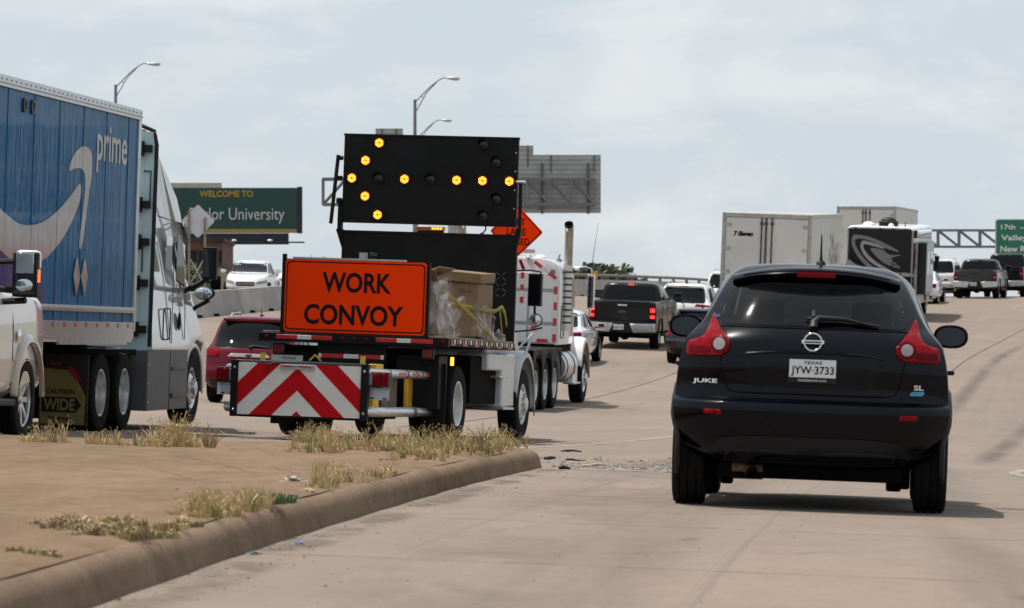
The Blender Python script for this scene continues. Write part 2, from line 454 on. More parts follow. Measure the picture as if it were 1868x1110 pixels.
# ------------------------------------------------------------------ ground, roads, median
def surf_mat(name, base, dark, stain, uvroad=False, warm=None, joints=0, spec=.25):
    m = bpy.data.materials.new(name); m.use_nodes = True; nt = m.node_tree; b = nt.nodes['Principled BSDF']
    N = nt.nodes.new; lk = nt.links.new
    b.inputs['Roughness'].default_value = .9; b.inputs['Specular IOR Level'].default_value = spec
    t = N('ShaderNodeTexCoord'); src = t.outputs['UV'] if uvroad else t.outputs['Object']
    def noise(scale, sc=(1, 1, 1), det=6, ro=.6):
        mp = N('ShaderNodeMapping'); mp.inputs['Scale'].default_value = sc; n = N('ShaderNodeTexNoise')
        n.inputs['Scale'].default_value = scale; n.inputs['Detail'].default_value = det; n.inputs['Roughness'].default_value = ro
        lk(src, mp.inputs['Vector']); lk(mp.outputs['Vector'], n.inputs['Vector']); return n.outputs['Fac']
    def rng(f, a, c_, lo=0, hi=1):
        r = N('ShaderNodeMapRange'); r.inputs[1].default_value = a; r.inputs[2].default_value = c_; r.inputs[3].default_value = lo; r.inputs[4].default_value = hi
        lk(f, r.inputs[0]); return r.outputs[0]
    def mix(fac, a, c_, mode='MIX'):
        x = N('ShaderNodeMix'); x.data_type = 'RGBA'; x.blend_type = mode
        if isinstance(fac, float): x.inputs[0].default_value = fac
        else: lk(fac, x.inputs[0])
        for i, q in ((6, a), (7, c_)):
            if isinstance(q, tuple): x.inputs[i].default_value = (*q, 1)
            else: lk(q, x.inputs[i])
        return x.outputs[2]
    col = mix(rng(noise(.55, (1, .35, 1)), .3, .7), base, dark)
    col = mix(rng(noise(1.7, (1.0, .18, 1)), .45, .75), col, stain)
    if warm: col = mix(rng(noise(.18), .42, .62), col, warm)
    if uvroad:
        # worn wheel tracks that follow the lanes, and thin dark tyre scuffs
        col = mix(rng(noise(1.0, (1.3, .015, 1), 3), .5, .72, 0, .55), col, tuple(c*.74 for c in base))
        col = mix(rng(noise(1.0, (5.5, .02, 1), 4), .60, .70, 0, .42), col, tuple(c*.62 for c in base))
        sep = N('ShaderNodeSeparateXYZ'); lk(src, sep.inputs[0])
        def joint(out, period, width, amt, jit):
            a = N('ShaderNodeMath'); a.operation = 'MULTIPLY_ADD'; a.inputs[1].default_value = 1/period; lk(out, a.inputs[0]); lk(rng(noise(.5, (1, 1, 1), 3), 0, 1, -jit, jit), a.inputs[2])
            f = N('ShaderNodeMath'); f.operation = 'PINGPONG'; f.inputs[1].default_value = .5; lk(a.outputs[0], f.inputs[0])
            return rng(f.outputs[0], 0, width/period, amt, 0)
        col = mix(joint(sep.outputs[0], 3.66, .025, .25, .012), col, (.075, .065, .058))
        col = mix(joint(sep.outputs[1], 9.1, .03, .28, .004), col, (.10, .085, .075))
    if joints:
        sp2 = N('ShaderNodeSeparateXYZ'); lk(src, sp2.inputs[0])
        f = N('ShaderNodeMath'); f.operation = 'PINGPONG'; f.inputs[1].default_value = joints/2; lk(sp2.outputs[1], f.inputs[0])
        col = mix(rng(f.outputs[0], 0, .012, .8, 0), col, (.04, .03, .024))
    col = mix(rng(noise(5.5, (1, .4, 1), 5, .65), .46, .70, 0, .40 if uvroad else .8), col, stain)
    col = mix(rng(noise(3.2, (.5, 1, 1), 6, .7), .52, .72, 0, .28 if uvroad else .5), col, tuple(min(1, c*1.22) for c in base))
    # grit
    col = mix(rng(noise(22, (1, .6, 1), 3, .7), .58, .72, 0, .38), col, tuple(c*.5 for c in base))
    col = mix(rng(noise(60, (1, 1, 1), 2, .7), .35, .8, 0, .35), col, tuple(min(1, c*1.35) for c in base))
    col = mix(rng(noise(110, (1, 1, 1), 2, .8), .52, .70, 0, .55), col, tuple(c*.55 for c in base))
    lk(col, b.inputs['Base Color'])
    bp = N('ShaderNodeBump'); bp.inputs['Strength'].default_value = .35; bp.inputs['Distance'].default_value = .02
    lk(noise(30, (1, 1, 1), 5, .7), bp.inputs['Height']); lk(bp.outputs['Normal'], b.inputs['Normal'])
    return m
ROADM = surf_mat('worn_concrete_road', (.212, .170, .138), (.186, .152, .126), (.160, .126, .102), True, (.236, .178, .136))
DIRTM = surf_mat('median_dirt', (.215, .148, .098), (.172, .115, .075), (.118, .078, .052), spec=.03)
KERBM = surf_mat('stained_kerb_concrete', (.245, .178, .128), (.195, .138, .098), (.135, .094, .068), joints=3.05, spec=.0)
GRNDM = surf_mat('dry_ground', (.16, .15, .085), (.11, .115, .055), (.2, .17, .10))
def sheet(name, ys, ts, zoff, mat, hfun=G):
    vs = []; uv = []
    for y in ys:
        for t in ts:
            x = XC(y)+t; vs.append((x, y, hfun(x, y)+zoff)); uv.append((t, y))
    c = len(ts); fs = [(i*c+j, i*c+j+1, (i+1)*c+j+1, (i+1)*c+j) for i in range(len(ys)-1) for j in range(c-1)]
    me = bpy.data.meshes.new(name); me.from_pydata(vs, [], fs); me.materials.append(mat)
    ul = me.uv_layers.new(name='UVMap')
    for p in me.polygons:
        for li in p.loop_indices: ul.data[li].uv = uv[me.loops[li].vertex_index]
    me.polygons.foreach_set('use_smooth', [True]*len(me.polygons))
    ob = bpy.data.objects.new(name, me); COL.objects.link(ob); tag(ob, kind='structure'); return ob
ys = [-20+2*i for i in range(0, 160)]+[300+6*i for i in range(0, 40)]
sheet('road', ys, [-39.5+1.0*i for i in range(0, 58)], 0., ROADM)
gy = [-3000, -1200, -400, -120, -60]+[-40+8*i for i in range(0, 60)]+[450, 480, 520, 560, 600, 700, 900, 1300, 2000, 4000, 9000]
gx = [-6000, -2500, -1000, -500, -300, -200]+[-140+8*i for i in range(0, 40)]+[190, 230, 300, 450, 800, 2000, 6000]
gb = MB(); gb.grid([[(x, y, T(x, y)-.15) for x in gx] for y in gy], GRNDM)
tag(gb.build('ground', recalc=False), kind='structure')

# painted lines, a few millimetres above the road
def edge_strip(name, pts, w, zoff, mat):
    mb = MB(); rows = []
    for i, (x, y) in enumerate(pts):
        a = pts[max(i-1, 0)]; b = pts[min(i+1, len(pts)-1)]; d = Vector((b[0]-a[0], b[1]-a[1])).normalized(); n = Vector((d.y, -d.x))*w/2
        rows.append([(x-n.x, y-n.y, G(x-n.x, y-n.y)+zoff), (x+n.x, y+n.y, G(x+n.x, y+n.y)+zoff)])
    mb.grid(rows, mat); o = mb.build(name, recalc=False); ul = o.data.uv_layers.new(name='UVMap')
    for p in o.data.polygons:
        for li in p.loop_indices: ul.data[li].uv = (o.data.loops[li].vertex_index % 2, o.data.loops[li].vertex_index//2)
    return tag(o, kind='structure')
def paint_mat():
    m = M('worn_white_road_paint', (.52, .50, .46), .8, var=(6, .2)); return m
def worn(name, col, lo, hi, scale, sc=(1, 1, 1), soft=.08, top=1.):
    m = bpy.data.materials.new(name); m.use_nodes = True; nt = m.node_tree; b = nt.nodes['Principled BSDF']; N = nt.nodes.new; lk = nt.links.new
    t = N('ShaderNodeTexCoord'); mp = N('ShaderNodeMapping'); mp.inputs['Scale'].default_value = sc; n = N('ShaderNodeTexNoise'); n.inputs['Scale'].default_value = scale; n.inputs['Detail'].default_value = 7; n.inputs['Roughness'].default_value = .7
    r = N('ShaderNodeMapRange'); r.inputs[1].default_value = lo; r.inputs[2].default_value = hi
    lk(t.outputs['Object'], mp.inputs['Vector']); lk(mp.outputs['Vector'], n.inputs['Vector']); lk(n.outputs['Fac'], r.inputs[0])
    sp = N('ShaderNodeSeparateXYZ'); lk(t.outputs['UV'], sp.inputs[0]); pp = N('ShaderNodeMath'); pp.operation = 'PINGPONG'; pp.inputs[1].default_value = .5; lk(sp.outputs[0], pp.inputs[0])
    ed = N('ShaderNodeMapRange'); ed.interpolation_type = 'SMOOTHSTEP'; ed.inputs[1].default_value = .02; ed.inputs[2].default_value = soft; lk(pp.outputs[0], ed.inputs[0])
    ml = N('ShaderNodeMath'); ml.operation = 'MULTIPLY'; lk(r.outputs[0], ml.inputs[0]); lk(ed.outputs[0], ml.inputs[1]); lk(ml.outputs[0], b.inputs['Alpha']); r.inputs[4].default_value = top
    x = N('ShaderNodeMix'); x.data_type = 'RGBA'; x.inputs[6].default_value = (*[c*.8 for c in col], 1); x.inputs[7].default_value = (*[c*1.15 for c in col], 1); lk(n.outputs['Fac'], x.inputs[0]); lk(x.outputs[2], b.inputs['Base Color']); b.inputs['Roughness'].default_value = .85
    return m
PNT = worn('worn_white_road_paint', (.40, .38, .34), .40, .62, 2.5)
edge_strip('road_marking', [(.29+.172*(y-51.5)+.0006*(y-51.5)**2, y) for y in [44+1.5*i for i in range(40)]], .13, .006, PNT)
for k in range(9):     # broken lane line farther up the hill
    y0 = 118+13*k
    edge_strip('road_marking', [(XC(y)+3.4, y) for y in (y0, y0+1.5, y0+3)], .14, .006, PNT)
    edge_strip('road_marking', [(XC(y)-.3, y) for y in (y0+4, y0+5.5, y0+7)], .14, .006, PNT)
SEAM = M('tar_seam', (.045, .042, .04), .8, var=(5, .3))
edge_strip('road_seam', [(XC(y)+5.85+.12*math.sin(y*.11), y) for y in [58+3*i for i in range(34)]], .04, .005, SEAM)
edge_strip('road_seam', [(XC(y)-1.2+.1*math.sin(y*.2), y) for y in [64+2*i for i in range(34)]], .03, .005, SEAM)

# raised median with its kerb
def kx(y): return .27-(36.4-y)*.0849+.0022*max(0, 24-y)**2*.2
def lx(y): return -4.4-(37.3-y)*.12
KN = 36.4
med = []
yy = [6+1.0*i for i in range(31)]
for y in yy:
    xr = kx(y); g = G(xr, y); row = []
    for d in (.10, .17, .30, .47, .7, 1.0, 1.4, 1.9, 2.5, 3.2, 4.0, 5.0, 6.5):
        x = xr-d; dl = x-lx(y)
        h = .192+.024*max(d-.47, 0) if d > .2 else (.187 if d > .12 else .166)
        z = max(g, g)+h
        if dl < .8: z = min(z, G(max(x, lx(y)), y)+.18)
        row.append((max(x, lx(y)-.05), y, z+(.012*math.sin(x*2.1+y*.7)*math.sin(y*.43)+.010*math.sin(x*5.3+y*2.1)*math.sin(y*1.3) if d > .6 else .003*math.sin(y*2.7))))
    med.append(row)
last = med[-1]
med.append([(p[0], 36.75+.05*(kx(36)-p[0]), p[2]-.03) for p in last])
med.append([(p[0], 37.0+.07*(kx(36)-p[0]), G(p[0], 37.1)-.05) for p in last])
mb = MB(); mb.grid(med, DIRTM); mo = mb.build('median_ground', recalc=False); tag(mo, kind='structure')
md = mo.modifiers.new('sub', 'SUBSURF'); md.levels = 1; md.render_levels = 1
rows = []
prof = [(.0, -.03), (.0, .0), (-.012, .05), (-.026, .10), (-.046, .134), (-.085, .160), (-.14, .171), (-.30, .172), (-.47, .172), (-.475, .1)]
kys = [6+.6*i for i in range(int((KN-6)/.6)+1)]+[KN]
for y in kys:
    xr = kx(y); g = G(xr, y); rows.append([(xr+a+.006*math.sin(y*3.1), y, g+h+.004*math.sin(y*1.7+a*9)) for a, h in prof])
end = rows[-1]
rows.append([(p[0], p[1]+.07, p[2]-.015) for p in end])
rows.append([(p[0]-.01, p[1]+.14, p[2]-.06) for p in end])
rows.append([(p[0]-.015, p[1]+.17, G(p[0], p[1])-.03) for p in end])
mb = MB(); mb.grid(rows, KERBM); tag(mb.build('kerb', recalc=False, smooth=60), kind='structure')
# the rounded corner of another raised island at the right edge of the road
mb = MB(); isl = [(5.0+.9*(1-math.cos(a))*1.0, 41.2+3.4*math.sin(a)) for a in [i*math.pi/14-.5*math.pi*.55 for i in range(0, 15)]]
isl = [(x+.45, y) for x, y in [(5.6, 36.0), (5.2, 38.2), (5.05, 40.0), (5.1, 42.0), (5.4, 44.5), (5.9, 47.5), (6.6, 51), (7.6, 55), (10.5, 60), (11.5, 40), (10.5, 33)]]
mb.prism(roundpoly(isl, 1.2, 5), 'z', -.4, .0, DIRTM)
o = mb.build('island', bevel=.04); tag(o, kind='structure')
for v in o.data.vertices: v.co.z = G(v.co.x, v.co.y)+(.13 if v.co.z > -.2 else -.2)
edge_strip('road_marking', [(x+.22, y) for x, y in [(5.9, 34.5), (5.5, 36.2), (5.1, 38.2), (4.95, 40.0), (5.0, 42.0), (5.3, 44.5), (5.8, 47.5), (6.5, 51), (7.4, 55)]], .15, .007, PNT)

# sand and silt that has washed against the foot of the kerb and over the grit past its nose
SILT = worn('gutter_silt', (.150, .114, .085), .44, .62, 1.6, (1, .5, 1), .45, .8)
edge_strip('gutter_sand', [(kx(y)+.16, y) for y in [8+.8*i for i in range(36)]], .34, .004, SILT)
SIL2 = worn('grit_film', (.16, .138, .115), .42, .60, .9, (1, .6, 1), .35, .8)
edge_strip('gutter_sand', [(.3+.16*(y-36)+1.1, y) for y in [36.8+.8*i for i in range(13)]], 2.8, .004, SIL2)
PALE = worn('pale_dust', (.235, .185, .145), .46, .70, .8, (1, .3, 1), .5, .7)
edge_strip('gutter_sand', [(kx(y)+1.1, y) for y in [8+.8*i for i in range(36)]], 1.5, .003, PALE)

TYM = worn('tyre_marks', (.095, .080, .070), .38, .70, .5, (1, .05, 1), .5, .62)
for t in (6.75, 8.45, 10.4, 12.1):
    edge_strip('tyre_mark', [(XC(y)+t+.15*math.sin(y*.05+t), y) for y in [50+3*i for i in range(34)]], .60, .0035, TYM)
for t in (-.6, 1.1):
    edge_strip('tyre_mark', [(1.9+t+.092*(y-27), y) for y in [12+2*i for i in range(32)]], .8, .0035, worn('faint_tyre_marks', (.15, .122, .10), .40, .75, .5, (1, .06, 1), .5, .5) if t < 0 else bpy.data.materials['faint_tyre_marks'])

# sawn joints, cracks and a pale patch in the near lane
JNT = worn('sawn_joint', (.27, .225, .185), .38, .60, 3.0, (1, 1, 1), .4, .7); CRK0 = worn('road_crack', (.06, .05, .044), .34, .56, 3.0, (1, 1, 1), .5, .9)
for Yj, o_ in ((14.2, 0), (18.7, .4), (23.3, .1), (27.9, .5), (32.5, .2)):
    edge_strip('road_joint', [(kx(Yj)+.25+.5*i, Yj+.02*math.sin(i*1.7+o_*9)-.03*i) for i in range(15)], .07, .005, JNT)
    edge_strip('road_joint', [(kx(Yj)+.25+.5*i, Yj+.02*math.sin(i*1.7+o_*9)-.03*i) for i in range(15)], .018, .0062, CRK0)
for x0, y0, n_, dx, dy in ((.2, 25.0, 10, .34, .12), (2.9, 20.5, 12, .16, .55), (1.2, 31.5, 9, .45, -.08), (3.9, 27.5, 14, .10, .8), (-.3, 19.2, 8, .28, .22), (5.2, 46, 12, .5, .5), (-1.5, 57, 14, .55, .4), (4.5, 66, 14, .5, .9)):
    edge_strip('road_crack', [(x0+dx*i+.07*math.sin(i*2.3+x0), y0+dy*i+.10*math.sin(i*1.9+y0)) for i in range(n_)], .022+.0003*y0, .0066, CRK0)
edge_strip('pale_patch', [(.55, 36.1), (1.1, 36.3), (1.7, 36.5), (2.3, 36.6)], .9, .0068, worn('pale_patch', (.36, .33, .29), .36, .6, 2.2, (1, 1, 1), .4, .8))
for x0, y0, r_ in ((2.2, 17.2, .35), (3.3, 22.4, .25), (1.5, 28.6, .3), (.9, 21.4, .2), (4.4, 33, .5), (2.6, 14.6, .3)):      # oil drips
    edge_strip('oil_stain', [(x0+.02*i, y0+r_*.5*i) for i in range(5)], r_*.8, .0072, worn('oil_stain', (.06, .052, .047), .46, .70, 3.5, (1, .6, 1), .5, .6) if 'oil_stain' not in bpy.data.materials else bpy.data.materials['oil_stain'])
# ------------------------------------------------------------------ the dark blue crossover in front
NAVY = M('dark_navy_paint', (.0012, .0018, .0050), .25, spec=.05, coat=.32, var=(2.5, .25))
CLAD = M('grey_black_cladding', (.008, .0085, .010), .45, spec=.25, var=(9, .2))
GTINT = tinted('tinted_rear_glass', (.14, .17, .18), .025)
GTIN2 = tinted('clear_car_glass', (.55, .60, .58))
SEATM = M('seat_cloth', (.03, .03, .033), .9, var=(20, .3))
def build_crossover():
    root = thing('crossover_car', 'dark navy crossover with tall fin shaped tail lights in the near right lane', 'car', rootmat(1.915, 26.4, 5.2, 3.2)@Matrix.Diagonal((1.02, 1.0, 1.026, 1.0)))
    rows = [(.27, .36, 3.6, .56, .62, .55, .20, .5), (.295, .22, 3.8, .66, .72, .62, .24, .5), (.35, .10, 3.92, .765, .79, .70, .28, .6),
            (.45, .05, 4.0, .845, .86, .74, .30, .7), (.57, .02, 4.02, .885, .885, .76, .30, .7), (.635, .012, 4.0, .893, .89, .77, .30, .7),
            (.68, .03, 3.98, .892, .885, .77, .30, .7), (.71, .115, 3.96, .885, .88, .76, .27, .7), (.80, .128, 3.92, .878, .87, .75, .25, .7),
            (.90, .115, 3.8, .868, .86, .74, .24, .6), (1.0, .125, 3.45, .850, .85, .73, .24, .5), (1.07, .150, 3.05, .828, .835, .72, .24, .3),
            (1.13, .195, 2.88, .778, .80, .70, .24, .25), (1.19, .262, 2.75, .728, .755, .69, .25, .25), (1.28, .343, 2.55, .675, .715, .66, .25, .25),
            (1.40, .461, 2.28, .618, .67, .62, .25, .25), (1.50, .600, 2.0, .560, .61, .57, .24, .25), (1.55, .690, 1.8, .50, .54, .50, .22, .25),
            (1.585, .80, 1.55, .40, .44, .40, .2, .2), (1.60, 1.0, 1.4, .22, .26, .22, .1, .1)]
    B = Body(rows, 3.6)
    body = B.mesh(NAVY, .022).build('body', root)
    well = MB()
    for sx in (-1, 1):
        for y in (.76, 3.27):
            well.cyl((sx*.52, y, .36), (sx*1.1, y, .36), .385, UND, 36)
    cut(body, well)
    # openings behind the panes
    gl = [(.592, 1.178), (.632, 1.262), (.590, 1.37), (.50, 1.478), (-.50, 1.478), (-.590, 1.37), (-.632, 1.262), (-.592, 1.178)]
    def inpoly(x, z, P):
        c = False; n = len(P)
        for i in range(n):
            (x1, z1), (x2, z2) = P[i], P[i-1]
            if (z1 > z) != (z2 > z) and x < (x2-x1)*(z-z1)/(z2-z1)+x1: c = not c
        return c
    small = [(x*.95, 1.19+(z-1.178)*.92) for x, z in gl]
    def hole(c, n):
        if c.y < 1.2 and n.y < -.2 and inpoly(c.x, c.z, small): return True
        if c.y > 1.7 and n.y > .2 and 1.12 < c.z < 1.50 and abs(c.x) < .56: return True
        if abs(c.x) > .5 and abs(n.x) > .6 and 1.15 < c.z < 1.42 and 1.15 < c.y < 2.35: return True
        return False
    drop_faces(body, hole)
    patch(B, 'rear', roundpoly(gl, .06, 4), GTINT, 'rear_window', root, .006, .05)
    patch(B, 'front', roundpoly([(-.62, 1.10), (.62, 1.10), (.52, 1.51), (-.52, 1.51)], .05), GTIN2, 'windscreen', root, .004, .08)
    for s in ('left', 'right'):
        patch(B, s, roundpoly([(1.1, 1.14), (2.5, 1.12), (2.12, 1.43), (1.2, 1.44), (1.0, 1.36)], .04), GTINT, 'side_window', root, .004, .1)
    # inside
    mb = MB()
    for x in (-.36, .36):
        mb.box(x-.24, x+.24, 1.75, 1.9, .6, 1.16, SEATM); mb.box(x-.13, x+.13, 1.78, 1.88, 1.19, 1.37, SEATM)
    mb.box(-.55, .55, .95, 1.1, .6, 1.12, SEATM)
    for x in (-.38, .38): mb.box(x-.12, x+.12, .96, 1.05, 1.13, 1.27, SEATM)
    mb.box(-.62, .62, .4, 3.0, .55, .6, UND); mb.box(-.6, .6, 2.5, 2.8, .9, 1.08, SEATM)
    mb.build('seats', root, bevel=.04)
    # roof spoiler over the window
    sp = []
    for i in range(25):
        u = -1+2*i/24; x = .545*u; y0 = .455+.20*abs(u)**2.6; dz = -.055*abs(u)**2.4
        sp.append([(x, y0+.30, 1.575+dz*.9-.03*abs(u)**6), (x, y0+.12, 1.565+dz), (x, y0+.02, 1.545+dz), (x, y0, 1.525+dz), (x, y0+.015, 1.505+dz), (x, y0+.05, 1.495+dz), (x, y0+.26, 1.485+dz*1.2)])
    mb = MB(); mb.grid(sp, NAVY); n = len(sp[0])
    mb.add(sp[0], [tuple(range(n))], NAVY); mb.add(sp[-1], [tuple(range(n-1, -1, -1))], NAVY)
    spo = mb.build('roof_spoiler', root, smooth=50)
    mb = MB()
    for i in range(9):
        pass
    pts = [(-.125+.25*i/10, .449+.20*abs((-.125+.25*i/10)/.545)**2.6) for i in range(11)]
    mb.grid([[(x, y, 1.498), (x, y-.004, 1.515), (x, y, 1.537)] for x, y in pts], RED)
    mb.build('brake_light', spo)
    mb = MB()     # bright edge of the spoiler lip
    mb.tube([(.50*u, .449+.20*abs(.50*u/.545)**2.6, 1.541-.055*abs(.5*u/.545)**2.4) for u in [-.95+1.9*i/20 for i in range(21)]], .006, NAVY, 6)
    mb.build('spoiler_lip', spo)
    mb = MB(); mb.tube([(.02, .95, 1.595), (.02, .93, 1.66), (.02, .87, 1.79)], [.012, .007, .004], BLK, 8); mb.lathe([(.035, 0), (.03, .02), (.012, .035)], (.02, .95, 1.59), (0, 0, 1), BLK, 16)
    mb.build('antenna', root)
    # tail lights
    tl = [(.656, 1.262), (.612, 1.165), (.560, 1.098), (.536, 1.062), (.546, 1.01), (.588, .975), (.80, .968), (.818, .982), (.815, 1.062), (.712, 1.094), (.684, 1.15)]
    for sx in (-1, 1):
        P = roundpoly([(sx*x, z) for x, z in tl], .02, 3)
        o = patch(B, 'rear', P, RED, 'tail_light', root, .022, .035, solid=.03)
        patch(B, 'rear', [(sx*.603+.039*math.cos(a), 1.048+.039*math.sin(a)) for a in [2*math.pi*i/24 for i in range(24)]], WLN, 'round_lens', o, .027, .05)
        patch(B, 'rear', [(sx*.603+.058*math.cos(a), 1.048+.058*math.sin(a)) for a in [2*math.pi*i/24 for i in range(24)]], M('deep_red_lens', (.09, .002, .004), .15, spec=.1, var=(25, .2)), 'lens_ring', o, .0245, .05)
        patch(B, 'rear', roundpoly([(sx*.66, .99), (sx*.80, .985), (sx*.80, 1.03), (sx*.66, 1.03)], .015), M('deep_red_lens', (.2, .006, .008)), 'inner_lens', o, .0245, .05)
    # tailgate seams and the plate recess
    mb = MB()
    for sx in (-1, 1):
        pts = [(.592, .972), (.575, .88), (.560, .80), (.53, .752), (.45, .742)]
        mb.tube([(sx*x, B.rear(x, z)-.0005, z) for x, z in pts], .0045, UND, 6)
        mb.tube([(sx*x, B.rear(x, z)-.0005, z) for x, z in [(.536, 1.05), (.56, 1.11), (.60, 1.17)]], .004, UND, 6)
    mb.tube([(x, B.rear(x, .742)-.0005, .742) for x in [-.45+.9*i/16 for i in range(17)]], .006, UND, 6)
    mb.tube([(x, B.rear(x, 1.163)-.0005, 1.163) for x in [-.60+1.2*i/20 for i in range(21)]], .006, UND, 6)
    mb.build('tailgate_seam', root)
    patch(B, 'rear', roundpoly([(-.40, .775), (.40, .775), (.44, .99), (.36, 1.012), (-.36, 1.012), (-.44, .99)], .05), M('recess_paint', (.002, .003, .006), .35, spec=.1, coat=.25, var=(3, .3)), 'plate_recess', root, .004, .06)
    mb = MB()
    pts = [(-.46+.92*i/18) for i in range(19)]
    mb.grid([[(x, B.rear(x, 1.02)-.004, 1.022-.03*abs(x/.46)**3), (x, B.rear(x, 1.02)-.022*(1-abs(x/.46)**4)-.004, 1.016-.03*abs(x/.46)**3), (x, B.rear(x, 1.0)-.020*(1-abs(x/.46)**4)-.003, 1.008-.03*abs(x/.46)**3), (x, B.rear(x, 1.0)-.002, 1.002-.03*abs(x/.46)**3)] for x in pts], NAVY)
    mb.build('tailgate_handle', root, smooth=60)
    plate_part(root, (.005, .097, .895), 'JYW\u00b73733', w=.298, h=.142, foot='mazdasouth.com')
    # round badge with a bar across it, lettering
    mb = MB(); by = B.rear(0, 1.075)-.020
    mb.lathe([(.048, 0), (.053, -.010), (.060, -.010), (.064, 0)], (0, by, 1.078), (0, 1, 0), CHR, 32)
    mb.box(-.072, .072, by-.014, by-.002, 1.066, 1.090, CHR); mb.box(-.055, .055, by-.016, by-.01, 1.072, 1.084, DST)
    mb.build('round_badge', root, bevel=.002)
    mb = MB(); c = (-.685, B.rear(.685, .805)-.010, .805); text(mb, 'JUKE', c, (1, -.28, 0), (0, 0, 1), .165, .034, CHR, .03, .006); mb.build('chrome_lettering', root)
    mb = MB(); c = (.685, B.rear(.685, .81)-.010, .81); text(mb, 'SL', c, (1, .28, 0), (0, 0, 1), .066, .034, CHR, .03, .006); mb.build('chrome_lettering', root)
    mb = MB(); mb.prism([(.628, .757), (.705, .757), (.725, .774), (.72, .785), (.648, .785), (.63, .774)], 'y', B.rear(.62, .79)-.014, B.rear(.72, .79)-.004, M('blue_badge', (.05, .26, .46), .25, .3, coat=.5, var=(30, .3)))
    mb.build('blue_badge', root)
    mb = MB(); mb.box(-.655, -.61, B.rear(.62, 1.235)-.014, B.rear(.62, 1.235)-.006, 1.205, 1.24, M('blue_sticker', (.12, .25, .6), .4, var=(60, .5))); mb.build('sticker', root)
    # bumper: matt lower panel, two shallow fins, reflectors, ledge
    patch(B, 'rear', roundpoly([(-.60, .30), (.60, .30), (.665, .36), (.58, .45), (.40, .468), (-.40, .468), (-.58, .45), (-.665, .36)], .06), CLAD, 'lower_bumper_panel', root, .006, .06)
    mb = MB()
    for sx in (-1, 1):
        P = [(.08, .375), (.56, .345)]
        mb.tube([(sx*(P[0][0]+(P[1][0]-P[0][0])*i/8), B.rear(P[0][0]+(P[1][0]-P[0][0])*i/8, .36)-.004, .36+.012*math.sin(i/8*math.pi)) for i in range(9)], [.006, .014, .018, .02, .02, .018, .016, .012, .006], NAVY, 8)
    mb.build('bumper_fin', root)
    for sx in (-1, 1):
        patch(B, 'rear', roundpoly([(sx*.565, .595), (sx*.685, .60), (sx*.685, .63), (sx*.575, .627)], .008), RED, 'reflector', root, .010, .04, solid=.01)
    # cladding round the wheels
    for sx in (-1, 1):
        for y0 in (.76, 3.27):
            mb = MB(); ring = []
            for i in range(25):
                a = math.radians(-22+i*(224)/24); row = []
                for r, dx in ((.375, .0), (.385, .022), (.425, .020), (.455, .0)):
                    yy_ = y0+r*math.cos(a); zz = max(.36+r*math.sin(a), .2)
                    wx = max(B.side(min(max(yy_, .36), 3.6), max(zz, .24)), .855) if True else 0
                    row.append((sx*(min(wx, .893)+dx-.004), yy_, zz))
                ring.append(row)
            mb.grid(ring, CLAD); mb.build('wheel_arch_trim', root, solid=.03)
        mb = MB(); mb.box(sx*.80-.03, sx*.80+.03, 1.2, 2.85, .24, .34, CLAD); mb.build('sill', root, bevel=.01)
        mb = MB(); mb.box(min(sx*.885, sx*.93), max(sx*.885, sx*.93), 1.35, 1.5, .90, .93, CHR if 0 else NAVY); mb.build('door_handle', root, bevel=.008)
    # mirrors: an oval shell with a dark glass, on a short arm
    for sx, cx, cz in ((-1, -.915, 1.175), (1, .912, 1.165)):
        mb = MB(); rings = []
        for yy_, k in ((2.20, .90), (2.205, 1.0), (2.26, 1.0), (2.33, .84), (2.38, .5), (2.40, .06)):
            rings.append([(cx+.118*k*math.copysign(abs(math.cos(t))**.8, math.cos(t))+sx*.0, yy_, cz+.080*k*math.copysign(abs(math.sin(t))**.85, math.sin(t))) for t in [2*math.pi*i/28 for i in range(28)]])
        mb.grid(rings, NAVY, True)
        mb.tube([(sx*.70, 2.36, cz-.07), (cx-sx*.06, 2.30, cz-.04)], .04, NAVY, 8)
        mo_ = mb.build('wing_mirror', root)
        mb = MB(); mb.prism([(cx+.098*math.copysign(abs(math.cos(t))**.8, math.cos(t)), cz+.064*math.copysign(abs(math.sin(t))**.85, math.sin(t))) for t in [2*math.pi*i/28 for i in range(28)]], 'y', 2.198, 2.203, M('dark_mirror', (.014, .018, .03), .10, .15, var=(3, .2)))
        mb.build('mirror_glass', mo_)
    # wiper
    mb = MB(); zz = 1.20
    wy = lambda x, z: B.rear(x, z)-.03
    mb.tube([(.0, wy(0, 1.165), 1.165), (.0, wy(0, 1.205)-.01, 1.205), (.03, wy(.03, 1.235)-.012, 1.235), (.20, wy(.2, 1.232)-.012, 1.232), (.34, wy(.34, 1.205), 1.205)], [.03, .026, .02, .014, .006], BLK, 8)
    mb.tube([(-.05, wy(-.05, 1.232), 1.23), (.20, wy(.2, 1.222), 1.222), (.42, wy(.42, 1.195), 1.195)], .009, BLK, 6)
    mb.tube([(.0, wy(0, 1.235)-.005, 1.235), (.0, wy(0, 1.28), 1.275)], .016, BLK, 8)
    mb.build('rear_wiper', root)
    for sx in (-1, 1):
        wheel(root, sx*.785, .76, .345, .215, .66, 'spoke', RIMD, sx); wheel(root, sx*.785, 3.27, .345, .215, .66, 'spoke', RIMD, sx)
    # underneath
    mb = MB(); mb.box(-.60, .60, .45, 1.2, .19, .32, UND); mb.box(-.66, .66, .68, .84, .27, .36, UND); mb.box(-.55, .55, 1.2, 3.5, .18, .3, UND)
    mb.cyl((-.62, .62, .15), (-.62, .62, .5), .035, UND, 10); mb.cyl((.62, .62, .15), (.62, .62, .5), .035, UND, 10)
    mb.box(-.58, -.50, .70, .82, .14, .25, UND); mb.box(.50, .60, .70, .82, .13, .25, UND)
    mb.build('rear_axle', root, bevel=.015)
